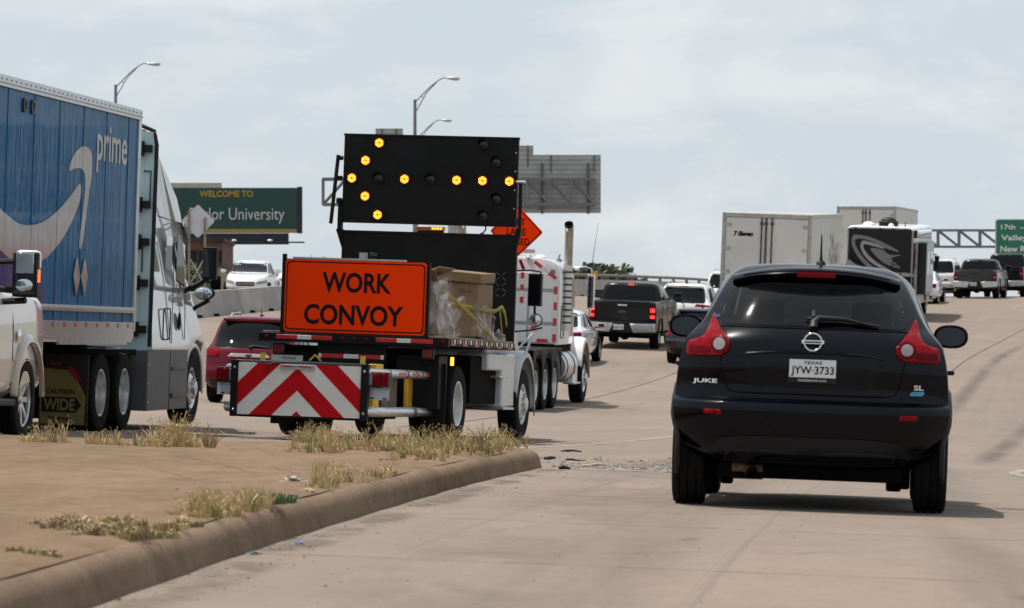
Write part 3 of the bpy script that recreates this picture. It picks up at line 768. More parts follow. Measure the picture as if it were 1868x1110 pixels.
    RST = M('rusty_exhaust', (.22, .13, .08), .6, .6, var=(14, .45))
    mb = MB(); mb.cyl((-.50, .52, .255), (-.30, .52, .255), .075, RST, 16); mb.tube([(-.38, .46, .245), (-.37, .30, .238), (-.36, .17, .232)], .040, RST, 12, cap=False)
    mb.lathe([(.036, 0), (.036, .1)], (-.36, .172, .232), (0, 1, 0), UND, 12)
    mb.build('exhaust', root)
    return root
build_crossover()
# ------------------------------------------------------------------ the flatbed work truck with arrow board and crash cushion
ORG = M('orange_sign_sheeting', (1.0, .050, .003), .6, spec=.04, var=(2, .05))
CARD = M('cardboard', (.20, .128, .072), .85, var=(5, .12), bump=(25, .1))
YEL = M('yellow_paint', (.62, .33, .02), .5, var=(6, .25))
BRN = M('brown_panel', (.10, .065, .045), .6, var=(7, .3))
LIT = M('lit_amber_lamp', (.9, .4, .03), .3, emit=(1.0, .52, .045), estr=1.7, var=(30, .1))
LITR = M('amber_lamp_halo', (.35, .06, .005), .4, emit=(1.0, .13, .01), estr=.5, var=(30, .1))  # halo of the lit lamps, put into a faintly glowing disc
UNL = M('unlit_lamp', (.012, .011, .010), .25, var=(30, .3))
TWHT = M('truck_white_paint', (.48, .50, .52), .32, coat=.4, var=(1.3, .10))
WOOD = M('bed_wood', (.30, .22, .15), .8, var=(6, .3))
def tape(mb, x0, x1, y, z0, z1, segs, first='r'):
    """a strip of red and white reflective tape on a face that looks to -y"""
    tot = sum(segs); x = x0; k = first == 'w'
    for s in segs:
        w = (x1-x0)*s/tot; mb.box(x, x+w, y-.004, y+.004, z0, z1, WRT if k else RRT); x += w; k = not k
def tape_side(mb, y0, y1, x, z0, z1, segs, first='r'):
    tot = sum(segs); y = y0; k = first == 'w'
    for s in segs:
        w = (y1-y0)*s/tot; mb.box(x-.004, x+.004, y, y+w, z0, z1, WRT if k else RRT); y += w; k = not k
def build_sign_truck():
    root = thing('work_truck', 'flatbed work truck with lit arrow board, orange convoy sign and chevron crash cushion', 'truck', rootmat(-2.63, 50.1, 11.8, 9))
    # crash cushion at the back
    cushion = MB(); cushion.box(-.66, .64, .05, 2.4, .34, .60, MBL); cushion.box(-.64, .62, .1, 2.4, .62, .84, DST)
    cushion.box(-.62, .6, .2, 2.6, .28, .34, UND)
    cu = cushion.build('crash_cushion', root, bevel=.02)
    mb = MB(); X0, X1, Z0, Z1 = -.81, .76, .30, .94
    mb.box(X0, X1, .012, .03, Z0, Z1, ALU)
    def clip_poly(P):      # keep the stripes inside the plate
        for ax, v, sg in ((0, X0, 1), (0, X1, -1), (1, Z0, 1), (1, Z1, -1)):
            out = []
            for i in range(len(P)):
                a, b = P[i-1], P[i]; da, db = sg*(a[ax]-v), sg*(b[ax]-v)
                if (da >= 0) != (db >= 0):
                    t = da/(da-db); out.append((a[0]+(b[0]-a[0])*t, a[1]+(b[1]-a[1])*t))
                if db >= 0: out.append(b)
            P = out
            if not P: return P
        return P
    CW = M('chevron_white', (.64, .64, .62), .4, var=(3, .07)); CR = M('chevron_red', (.44, .006, .010), .5, spec=.1, var=(3, .12))
    mb.box(X0, X1, .006, .0119, Z0, Z1, CW)
    for apex in (-.02+1.24, -.02+.665*1.0-.0, -.02): pass
    for top in (1.44, .895, .36):
        for sg in (-1, 1):
            h = .28 if top > .4 else .06
            P = [(-.05, top), (-.05+sg*3, top-3*.98), (-.05+sg*3, top-h-3*.98), (-.05, top-h)] if True else None
            P = clip_poly(P)
            if len(P) > 2: mb.prism(P, 'y', .001, .006, CR)
    mb.build('chevron_panel', cu)
    mb = MB()
    for x in (-.855, .805):
        mb.box(x-.045, x+.045, -.02, .10, .27, .97, MBL)
        for z in (.36, .88): mb.cyl((x, -.03, z), (x, -.018, z), .018, CHR, 8)
    mb.box(-.85, .8, .03, .1, .27, .31, MBL); mb.box(-.85, .8, .03, .1, .945, .975, DST)
    mb.tube([(-.42, -.02, .86), (-.43, -.02, .92), (-.35, -.02, .95), (-.2, .02, .96)], .012, BLK, 6)
    mb.build('panel_frame', cu, bevel=.006)
    mb = MB(); mb.box(-.27, .17, -.035, 0, .875, .9, ALU); mb.box(-.25, -.12, -.038, -.03, .90, .92, RRT); mb.box(-.02, .12, -.038, -.03, .90, .92, RRT); mb.box(-.27, .17, -.035, 0, .918, .926, ALU)
    mb.build('light_rail', cu)
    for sx, xo in ((1, .80), (-1, -.87)):
        mb = MB(); a, b = (xo, xo+.29) if sx > 0 else (xo-.24, xo)
        mb.box(a, b, .06, .16, .70, .88, BLK)
        w = (b-a)/3
        for k in range(3):
            white = (k == 0) if sx > 0 else (k == 2)
            mb.box(a+k*w+.008, a+(k+1)*w-.008, .045, .062, .715, .865, WLN if white else RED)
        mb.build('tail_light', cu, bevel=.006)
        mb = MB(); mb.obox(((a+b)/2, .14, .61), (b-a, .012, .15), (-8, 0, 0), M('worn_aluminium', (.42, .44, .47), .45, .7, var=(5, .15))); mb.box(a+.05, a+.1, .115, .125, .55, .565, BLK); mb.box(b-.08, b-.03, .115, .125, .545, .56, BLK)
        mb.build('mud_plate', cu)
    for sx in (1, -1):
        x = .95 if sx > 0 else -1.0
        mb = MB(); mb.tube([(sx*.80, .08, .865), (x*.97, .16, .865), (x, .4, .865), (x, 1.55, .865)], .055, ALU, 14); mb.cyl((x, 1.56, .865), (x, 2.95, .86), .055, ALU, 14)
        for y in (.55, 1.5, 2.0, 2.3): mb.cyl((x, y, .865), (x, y+.03, .865), .060, BLK, 14)
        for y in (1.0, 1.75, 2.6): mb.box(x-.02, x+.058, y, y+.42, .845, .885, RRT)
        mb.build('upper_rail', cu)
        mb = MB(); mb.tube([(sx*.80, .08, .385), (x*.97, .16, .385), (x, .4, .385), (x, 1.9, .385)], .062, ALU, 14); mb.cyl((x, 2.0, .385), (x, 3.0, .385), .055, ALU, 14); mb.cyl((x, 1.88, .385), (x, 2.02, .385), .07, DST, 14)
        mb.build('lower_rail', cu)
    for q in ((.72, .78, 2.45, 2.85, .34, .84), (.66, .80, .5, .8, .33, .66), (-.75, -.69, 2.4, 2.8, .34, .84), (.60, .70, 1.0, 1.4, .84, .98)):
        mb = MB(); mb.box(*q, YEL); mb.build('yellow_strut', cu, bevel=.01)
    mb = MB(); mb.box(.70, .74, 1.2, 2.0, .42, .80, BRN); mb.box(.736, .746, 1.58, 1.60, .45, .78, WLN); mb.build('side_panel', cu)
    for x, z in ((-.58, 1.0), (.70, 1.0)):
        mb = MB(); mb.box(x-.03, x+.03, .28, .30, .95, 1.07, M('yellow_tag', (.62, .48, .03), .5, var=(20, .2))); mb.build('yellow_marker', cu)
    # chassis
    mb = MB(); mb.box(-.45, -.30, 2.4, 9.0, .75, 1.0, UND); mb.box(.30, .45, 2.4, 9.0, .75, 1.0, UND); mb.box(-1.0, 1.0, 2.75, 2.9, .95, 1.2, UND); mb.box(-.4, .4, 2.4, 3.2, .5, .9, UND)
    mb.box(-.95, .95, 3.4, 3.9, .40, .66, UND); mb.box(.62, 1.1, 4.7, 6.6, .5, 1.15, UND); mb.box(-1.1, -.62, 4.7, 6.6, .5, 1.15, UND)
    mb.box(.55, 1.12, 2.7, 3.2, .42, 1.12, MBL); mb.box(-1.1, -.55, 2.7, 3.2, .42, 1.12, MBL)
    mb.build('chassis', root, bevel=.01)
    # bed
    mb = MB(); mb.box(-1.25, 1.25, 2.55, 6.88, 1.25, 1.345, MBL); mb.box(-1.22, 1.22, 2.58, 6.86, 1.345, 1.372, WOOD)
    for i in range(26): mb.box(1.2515, 1.258, 2.62+i*.165, 2.70+i*.165, 1.285, 1.34, WOOD if i % 2 else WRT)
    for i in range(6): mb.box(1.245, 1.262, 2.75+i*.72, 3.0+i*.72, 1.262, 1.283, RRT)
    bed = mb.build('flatbed', root, bevel=.006)
    mb = MB(); mb.box(-1.24, 1.29, 2.44, 2.56, 1.235, 1.345, MBL)
    tape(mb, -1.0, -.25, 2.438, 1.27, 1.325, [3.6, 2.4, 3.6]); tape(mb, .33, 1.09, 2.438, 1.27, 1.325, [3.6, 2.4, 3.8])
    for x in (-1.13, -.11, .05, .21, 1.23): mb.cyl((x, 2.425, 1.298), (x, 2.44, 1.298), .022, RED, 12)
    mb.build('rear_beam', root, bevel=.006)
    mb = MB(); mb.box(-.46, .46, 2.50, 2.58, .98, 1.235, MBL); tape(mb, -.44, .43, 2.498, 1.045, 1.10, [.4, 3, 2, 3, .4], 'w')
    mb.build('underrun_bar', root)
    for x in (-.98, 1.0):
        mb = MB(); mb.box(x-.08, x+.08, 2.52, 2.6, 1.07, 1.215, BLK); mb.box(x-.065, x+.065, 2.508, 2.522, 1.085, 1.2, M('dull_red_lens', (.15, .01, .012), .3, var=(20, .2))); mb.build('stop_light', root, bevel=.008)
    plate_part(root, (-.86, 2.40, 1.035), '1T', w=.30, h=.07, sub='TEXAS', frame=False) if 0 else None
    mb = MB(); mb.box(-1.05, -.63, 2.42, 2.43, .985, 1.06, M('pale_plate', (.42, .45, .42), .5, var=(12, .15))); text(mb, 'TEXAS', (-.82, 2.418, 1.025), (1, 0, 0), (0, 0, 1), .2, .035, INK); mb.build('licence_plate', root)
    mb = MB(); mb.prism([(-.55, 1.0), (-.46, 1.09), (-.37, 1.0), (-.40, 1.0), (-.46, 1.06), (-.52, 1.0)], 'y', 2.40, 2.41, YEL); mb.build('triangle_marker', root)
    for sx in (-1, 1):     # mud flaps with faded lettering
        mb = MB(); mb.box(sx*1.13-.28*(sx > 0)-.04*(sx < 0), sx*1.13+.04*(sx > 0)+.28*(sx < 0), 2.92, 2.94, .16, 1.02, MBL)
        text(mb, 'CON TRAC', (sx*1.0, 2.915, .57), (1, 0, 0), (0, 0, 1), .26, .06, M('faded_lettering', (.06, .075, .07), .7, var=(10, .2))); mb.build('mud_flap', root)
    mb = MB(); mb.box(1.235, 1.25, 2.85, 3.0, 1.0, 1.11, LIT); mb.build('side_marker', root)
    # orange sign
    mb = MB(); sy = 2.47; a, b, c, d = -.925, .98, 1.365, 2.315
    mb.box(a, b, sy, sy+.05, c, d, MBL); P = lambda i: roundpoly([(a+i, c+i), (b-i, c+i), (b-i, d-i), (a+i, d-i)], .06, 5)
    mb.prism(P(.004), 'y', sy-.006, sy, ORG); mb.prism(P(.03), 'y', sy-.010, sy-.006, INK); mb.prism(P(.046), 'y', sy-.014, sy-.010, ORG)
    sg = mb.build('convoy_sign', root)
    mb = MB(); cx = (a+b)/2
    text(mb, 'WORK', (cx+.02, sy-.014, 2.025), (1, 0, 0), (0, 0, 1), .92, .265, INK, .026, .003)
    text(mb, 'CONVOY', (cx-.01, sy-.014, 1.605), (1, 0, 0), (0, 0, 1), 1.32, .265, INK, .026, .003)
    mb.build('sign_lettering', sg)
    mb = MB(); mb.box(a-.035, a+.01, sy-.01, sy+.06, c-.02, d+.06, MBL); mb.box(b-.01, b+.03, sy-.01, sy+.06, c-.02, d, MBL); mb.box(a+.1, b-.3, sy+.01, sy+.07, d, d+.025, ALU)
    mb.tube([(a+.1, sy+.05, 1.9), (a+.1, 3.3, 1.37)], .025, MBL, 6); mb.tube([(b-.1, sy+.05, 1.9), (b-.1, 3.3, 1.37)], .025, MBL, 6)
    mb.build('sign_frame', sg)
    # headboard and arrow board
    mb = MB(); by = 7.0; mb.box(-1.33, 1.19, by, by+.08, 1.30, 2.86, MBL); mb.box(-1.34, 1.2, by-.01, by+.09, 2.835, 2.87, MBL)
    for i in range(13):
        for k in range(5): mb.obox((-.05+i*.09, by-.012, 2.02+k*.075), (.075, .01, .018), (0, 35 if (i+k) % 2 else -35, 0), DST)
    mb.box(-.9, -.8, by-.06, by, 2.5, 2.56, DST)
    mb.build('headboard', root, bevel=.008)
    mb = MB(); mb.box(-.92, -.80, 6.4, 6.5, 1.38, 2.54, ALU); mb.box(-.80, -.70, 6.42, 6.5, 2.38, 2.50, BLK); mb.build('light_post', root)
    bx0, bx1, bz0, bz1 = -1.345, 1.165, 2.985, 4.225
    mb = MB(); mb.box(bx0, bx1, by, by+.07, bz0, bz1, MBL); mb.box(bx0-.008, bx1+.008, by-.012, by+.075, bz1-.02, bz1+.008, MBL); mb.box(bx0-.008, bx1+.008, by-.012, by+.075, bz0-.008, bz0+.02, MBL)
    for k in range(4): mb.cyl((bx1-.03, by-.012, bz0+.25+.26*k), (bx1-.03, by+.01, bz0+.25+.26*k), .012, ALU, 8)
    board = mb.build('arrow_board', root, bevel=.004)
    lit = [(-.834, 4.109), (-1.024, 3.857), (-1.213, 3.604), (-1.013, 3.354), (-.82, 3.096), (-.45, 3.608), (.301, 3.612), (.672, 3.614), (1.057, 3.616)]
    un = [(.668, 4.121), (.858, 3.88), (.878, 3.365), (.698, 3.122), (-.832, 3.614), (-.078, 3.618)]
    for i, (x, z) in enumerate(lit+un):
        on = i < len(lit); mb = MB()
        z = min(max(z, 3.06), 4.14)
        mb.lathe([(.075, 0), (.078, -.03), (.070, -.035), (.066, -.01), (.001, -.008)], (x, by, z), (0, 1, 0), BLK if not on else MBL, 24)
        mb.lathe([(.072, -.012), (.04, -.022), (.001, -.026)], (x, by, z), (0, 1, 0), LITR if on else UNL, 24)
        if on:     # six led segments round a dark centre
            for k in range(6):
                a0 = math.pi/6+k*math.pi/3
                poly = [(x+r*math.cos(a0+da), z+r*math.sin(a0+da)) for r, da in ((.016, -.36), (.056, -.43), (.060, 0), (.056, .43), (.016, .36))]
                mb.prism(poly, 'y', by-.034, by-.020, LIT)
        # hood over each lamp
        hood = []
        for k in range(13):
            t = math.pi*k/12
            hood.append([(x+.080*math.cos(t), by, z+.080*math.sin(t)), (x+.080*math.cos(t), by-.05-.05*math.sin(t), z+.080*math.sin(t))])
        mb.grid(hood, MBL); mb.build('lamp', board, smooth=45)
    # arms that carry the board
    mb = MB(); mb.tube([(-1.40, by-.1, 3.92), (-1.47, by-.12, 2.95)], .028, MBL, 8); mb.box(-1.40, -1.34, by-.02, by+.08, 2.86, 3.3, MBL); mb.prism([(-1.42, 2.88), (-1.32, 2.60), (-1.32, 2.88)], 'y', by-.02, by+.06, MBL)
    mb.cyl((-1.41, by-.06, 3.28), (-1.34, by-.06, 3.28), .04, MBL, 8); mb.cyl((-1.41, by-.06, 3.60), (-1.34, by-.06, 3.60), .03, MBL, 8); mb.cyl((-1.41, by-.06, 3.88), (-1.34, by-.06, 3.88), .03, MBL, 8)
    mb.build('board_arm', root)
    mb = MB(); mb.tube([(1.215, by, 3.62), (1.225, by, 2.9)], .025, MBL, 8); mb.box(1.17, 1.24, by-.03, by+.08, 2.84, 2.96, MBL); mb.prism([(1.24, 2.9), (1.18, 2.62), (1.18, 2.9)], 'y', by-.02, by+.06, MBL); mb.cyl((1.16, by-.03, 3.61), (1.29, by-.03, 3.61), .02, ALU, 8)
    mb.build('board_arm', root)
    mb = MB(); mb.tube([(.73, by+.02, 2.99), (.74, by, 2.93), (.70, by, 2.88), (.66, by+.03, 2.87)], .012, BLK, 6); mb.build('power_cable', root)
    mb = MB(); mb.box(-.29, .12, by+.1, by+.2, 2.90, 2.955, AMB); mb.box(-.27, .10, by+.12, by+.2, 2.86, 2.90, BLK)
    for k in range(4): mb.box(-.06+k*.04, -.03+k*.04, by+.092, by+.1, 2.915, 2.945, LIT)
    mb.build('beacon_bar', root, bevel=.012)
    # cab (low, in front of the headboard), nose, fenders and steps
    mb = MB(); mb.prism([(7.15, .9), (7.15, 2.5), (7.3, 2.62), (8.2, 2.58), (8.55, 1.75), (9.2, 1.55), (9.5, 1.25), (9.5, .6), (8.6, .6), (8.5, .95)], 'x', -.78, .78, TWHT)
    cab = mb.build('cab', root, bevel=.06, seg=3)
    for a_, b_ in ((.781, .79), (-.79, -.781)):
        mb = MB(); mb.box(a_, b_, 7.4, 8.15, 1.75, 2.4, GLS); mb.build('cab_window', cab)
    for sx in (-1, 1):
        mb = MB(); ring = []
        for i in range(19):
            a = math.radians(-8+i*176/18); rr = .66
            y, z = 7.88+rr*1.0*math.cos(a), .54+rr*1.10*math.sin(a)
            ring.append([(sx*.72, y, z), (sx*1.16, y, z), (sx*1.22, y, z-.03), (sx*1.225, y*.985+.015*7.88, z-.10)])
        mb.grid(ring, TWHT); mb.build('front_fender', root, solid=.02, smooth=50)
        mb = MB(); xa, xb = sorted((sx*.75, sx*1.19)); mb.box(xa, xb, 6.35, 7.18, .46, 1.2, TWHT); mb.box(xa, xb, 5.4, 6.38, .96, 1.2, TWHT); mb.build('side_skirt', root, bevel=.03)
        mb = MB(); xa, xb = sorted((sx*.80, sx*1.235)); mb.box(xa, xb, 6.3, 7.0, .425, .458, ALU); mb.box(xa, xb, 6.0, 6.42, .86, .89, ALU); mb.build('step', root, bevel=.005)
    # mirrors on the right
    mb = MB(); mb.box(1.19, 1.38, 7.9, 8.02, 1.90, 2.36, BLK); mb.tube([(1.0, 8.0, 2.40), (1.20, 8.0, 2.41), (1.34, 8.0, 2.39), (1.38, 8.0, 2.3)], .015, BLK, 6); mb.tube([(1.0, 8.0, 1.53), (1.25, 8.0, 1.56), (1.40, 8.0, 1.60)], .014, BLK, 6); mb.tube([(1.28, 7.97, 1.9), (1.29, 7.97, 1.72)], .02, BLK, 6)
    mr = mb.build('wing_mirror', root, bevel=.02)
    mb = MB(); mb.box(1.205, 1.365, 7.892, 7.899, 1.92, 2.34, MIR); mb.build('mirror_glass', mr)
    mb = MB(); mb.sphere((1.30, 7.98, 1.70), .10, BLK, 18, 10, (1, .5, 1.0)); mb.sphere((1.30, 7.945, 1.70), .088, MIL, 18, 10, (1, .45, 1)); mb.build('convex_mirror', root)
    mb = MB()
    for p in ((1.08, 7.5, 1.2), (1.2, 7.9, 1.22), (1.22, 7.7, 1.22)): mb.tube([p, (1.28, 7.95, 1.52)], .014, TWHT, 6)
    mb.build('mirror_bracket', root)
    for sx in (-1, 1):
        wheel(root, sx*1.045, 3.68, .50, .28, .60, 'dual', RIMW, sx); wheel(root, sx*.74, 3.68, .50, .28, .60, 'dual', RIMW, sx)
        wheel(root, sx*1.045, 7.88, .50, .29, .58, 'front', RIMW, sx)
    return root
WT = build_sign_truck()

# ------------------------------------------------------------------ the load on the bed: two boxes, wrap, straps
WTM = rootmat(-2.63, 50.1, 11.8, 9)
WRAP = None
def wrap_mat():
    m = bpy.data.materials.new('clear_plastic_wrap'); m.use_nodes = True; nt = m.node_tree; nt.nodes.clear()
    N = nt.nodes.new; lk = nt.links.new
    o = N('ShaderNodeOutputMaterial'); a = N('ShaderNodeBsdfTransparent'); p = N('ShaderNodeBsdfPrincipled'); x = N('ShaderNodeMixShader')
    p.inputs['Base Color'].default_value = (.62, .63, .64, 1); p.inputs['Roughness'].default_value = .25
    t = N('ShaderNodeTexCoord'); n = N('ShaderNodeTexNoise'); n.inputs['Scale'].default_value = 2.6; n.inputs['Detail'].default_value = 4; n.inputs['Distortion'].default_value = 1.2
    r = N('ShaderNodeMapRange'); r.inputs[1].default_value = .42; r.inputs[2].default_value = .75; r.inputs[3].default_value = .06; r.inputs[4].default_value = .62
    lk(t.outputs['Object'], n.inputs['Vector']); lk(n.outputs['Fac'], r.inputs[0]); lk(r.outputs[0], x.inputs[0]); lk(a.outputs[0], x.inputs[1]); lk(p.outputs[0], x.inputs[2]); lk(x.outputs[0], o.inputs['Surface'])
    b = N('ShaderNodeBump'); b.inputs['Strength'].default_value = .35; b.inputs['Distance'].default_value = .04; lk(n.outputs['Fac'], b.inputs['Height']); lk(b.outputs['Normal'], p.inputs['Normal'])
    return m
WRAP = wrap_mat()
def crumpled(mb, x0, x1, y, z0, z1, amp, mat, nx=16, nz=14, seed=1, lean=0., side=False):
    rnd = random.Random(seed); ph = [rnd.uniform(0, 6.3) for _ in range(12)]; rows = []
    for j in range(nz+1):
        row = []
        for i in range(nx+1):
            u, v = i/nx, j/nz; d = 0
            for k in range(4): d += math.sin(u*(5+4*k)+ph[k]+3*math.sin(v*(4+3*k)+ph[k+4]))/(1.3+k)
            xx = x0+(x1-x0)*u+.03*math.sin(v*9+ph[8]); zz = z0+(z1-z0)*v+.04*math.sin(u*7+ph[9])*v
            row.append((xx, y+amp*d+lean*v, zz) if not side else (y+amp*d+lean*v, xx, zz))
        rows.append(row)
    mb.grid(rows, mat)
def box_load(name, label, x0, x1, y0, y1, z0, z1, flap):
    r = thing(name, label, 'cardboard box', WTM@Matrix.Translation((0, 0, 0)), 'cardboard boxes strapped on the flatbed')
    mb = MB(); mb.box(x0, x1, y0, y1, z0, z1, CARD); mb.build('carton', r, bevel=.012)
    mb = MB()
    for i in range(5):
        px_ = x0+.1+i*(x1-x0-.2)/4; mb.obox((px_, y0-.004, z0+.35+.05*(i % 2)), (.025, .006, .14), (0, 20*(i-2), 0), M('orange_spray_marks', (.7, .10, .03), .6, var=(15, .3)))
    mb.box(x1-.26, x1-.10, y0-.005, y0-.001, z1-.13, z1-.09, M('box_print', (.14, .09, .05), .8, var=(30, .3))); mb.build('spray_mark', r)
    mb = MB()
    if flap == 'lid':
        mb.obox(((x0+x1)/2-.02, (y0+y1)/2, z1+.10), (x1-x0+.10, y1-y0+.1, .13), (2, 4, 2), CARD)
    else:
        mb.obox(((x0+x1)/2+.12, y0-.05, z1+.02), (x1-x0-.1, .36, .018), (-28, 6, 0), CARD)
        mb.obox((x1-.05, (y0+y1)/2, z1+.06), (.3, y1-y0, .018), (0, -20, 0), CARD)
    mb.build('flap', r, bevel=.006)
    return r
ba = box_load('cardboard_box', 'tall brown carton with open flaps directly behind the orange sign', .05, .93, 3.0, 3.9, 1.40, 2.17, 'open')
bb = box_load('cardboard_box', 'brown carton with a loose lid, bound by a yellow strap', .62, 1.20, 4.55, 5.5, 1.40, 2.12, 'lid')
mb = MB(); crumpled(mb, .88, 1.2, 2.86, 1.375, 2.14, .035, WRAP, 10, 16, 3, .12); crumpled(mb, .90, 1.22, 3.35, 1.375, 1.75, .035, WRAP, 10, 10, 5, .1); crumpled(mb, 2.9, 3.9, 1.06, 1.375, 1.95, .03, WRAP, 12, 12, 8, -.06, True)
mb.sphere((1.05, 3.0, 2.0), .13, WRAP, 14, 8, (1, .8, .8))
o = mb.build('plastic_wrap', None, smooth=70); o.matrix_world = WTM; tag(o, 'crumpled clear plastic wrap bulging between the orange sign and the cartons', 'plastic wrap')
mb = MB(); crumpled(mb, 4.5, 5.6, 1.235, 1.375, 1.80, .018, WRAP, 14, 12, 11, -.03, True); crumpled(mb, .66, 1.22, 4.47, 1.375, 1.9, .03, WRAP, 12, 12, 12, .02); crumpled(mb, 5.2, 6.5, 1.20, 1.375, 1.52, .03, WRAP, 14, 6, 15, -.12, True)
o = mb.build('plastic_wrap', None, smooth=70); o.matrix_world = WTM; tag(o, 'loose clear plastic wrap round the lidded carton and along the bed edge', 'plastic wrap')
mb = MB(); SY = M('yellow_webbing', (.26, .22, .035), .7, var=(12, .25))
def strap(pts, w):
    rows = []
    for p in pts: rows.append([(p[0], p[1], p[2]-w/2), (p[0]+.01, p[1], p[2]+w/2)])
    mb.grid(rows, SY)
strap([(.99, 3.3, 1.98), (1.05, 3.7, 1.88), (1.12, 4.2, 1.74), (1.24, 5.0, 1.48), (1.272, 5.3, 1.36), (1.272, 5.35, 1.27)], .05)
strap([(1.02, 4.0, 1.80), (1.12, 4.45, 1.79), (1.255, 4.9, 1.76), (1.26, 5.4, 1.77), (1.27, 5.75, 1.83), (1.27, 5.95, 1.76), (1.27, 6.05, 1.66), (1.27, 6.12, 1.58)], .055)
strap([(1.265, 5.65, 1.8), (1.268, 5.75, 1.6), (1.272, 5.85, 1.4)], .045)
o = mb.build('ratchet_strap', None, solid=.006); o.matrix_world = WTM; tag(o, 'yellow ratchet strap pulled tight over the cartons to the bed edge', 'strap')
# ------------------------------------------------------------------ the long trailer and its tractor on the left
def wavy_paint(name, col, rough=.12, wav=.6, grad=None):
    """printed trailer skin: glossy sheet metal that ripples between its rivet rows"""
    m = bpy.data.materials.new(name); m.use_nodes = True; nt = m.node_tree; b = nt.nodes['Principled BSDF']; N = nt.nodes.new; lk = nt.links.new
    b.inputs['Roughness'].default_value = .5; b.inputs['Specular IOR Level'].default_value = .06; b.inputs['Coat Weight'].default_value = .24; b.inputs['Coat Roughness'].default_value = .03
    t = N('ShaderNodeTexCoord')
    mp = N('ShaderNodeMapping'); mp.inputs['Scale'].default_value = (1, 6.5, .55); n = N('ShaderNodeTexNoise'); n.inputs['Scale'].default_value = 1.3; n.inputs['Detail'].default_value = 3; n.inputs['Distortion'].default_value = .3
    lk(t.outputs['Object'], mp.inputs['Vector']); lk(mp.outputs['Vector'], n.inputs['Vector'])
    bp = N('ShaderNodeBump'); bp.inputs['Strength'].default_value = wav; bp.inputs['Distance'].default_value = .03
    lk(n.outputs['Fac'], bp.inputs['Height']); lk(bp.outputs['Normal'], b.inputs['Coat Normal'])
    n2 = N('ShaderNodeTexNoise'); n2.inputs['Scale'].default_value = 2.5; n2.inputs['Detail'].default_value = 7; lk(t.outputs['Object'], n2.inputs['Vector'])
    x = N('ShaderNodeMix'); x.data_type = 'RGBA'; x.inputs[6].default_value = (*[c*.88 for c in col], 1); x.inputs[7].default_value = (*[c*1.12 for c in col], 1); lk(n2.outputs['Fac'], x.inputs[0])
    out = x.outputs[2]
    if grad:     # printed sunset colours low on the panel: (z0, z1, colour)
        s = N('ShaderNodeSeparateXYZ'); lk(t.outputs['Object'], s.inputs[0])
        for axis, a, c_, g in grad:
            r = N('ShaderNodeMapRange'); r.inputs[1].default_value = a; r.inputs[2].default_value = c_; lk(s.outputs[axis], r.inputs[0])
            y = N('ShaderNodeMix'); y.data_type = 'RGBA'; y.inputs[7].default_value = (*g, 1); lk(r.outputs[0], y.inputs[0]); lk(out, y.inputs[6]); out = y.outputs[2]
    lk(out, b.inputs['Base Color'])
    return m
def spl(pts, n=8):
    """closed smooth outline through points (Catmull-Rom)"""
    out = []; m = len(pts)
    for i in range(m):
        p0, p1, p2, p3 = [Vector(pts[(i+k) % m]) for k in (-1, 0, 1, 2)]
        for j in range(n):
            t = j/n; out.append(tuple(.5*((2*p1)+(p2-p0)*t+(2*p0-5*p1+4*p2-p3)*t*t+(3*p1-p0-3*p2+p3)*t**3)))
    return out
SEMI = rootmat(-6.285, 53.17, 7.6, 4, pitch=.013)
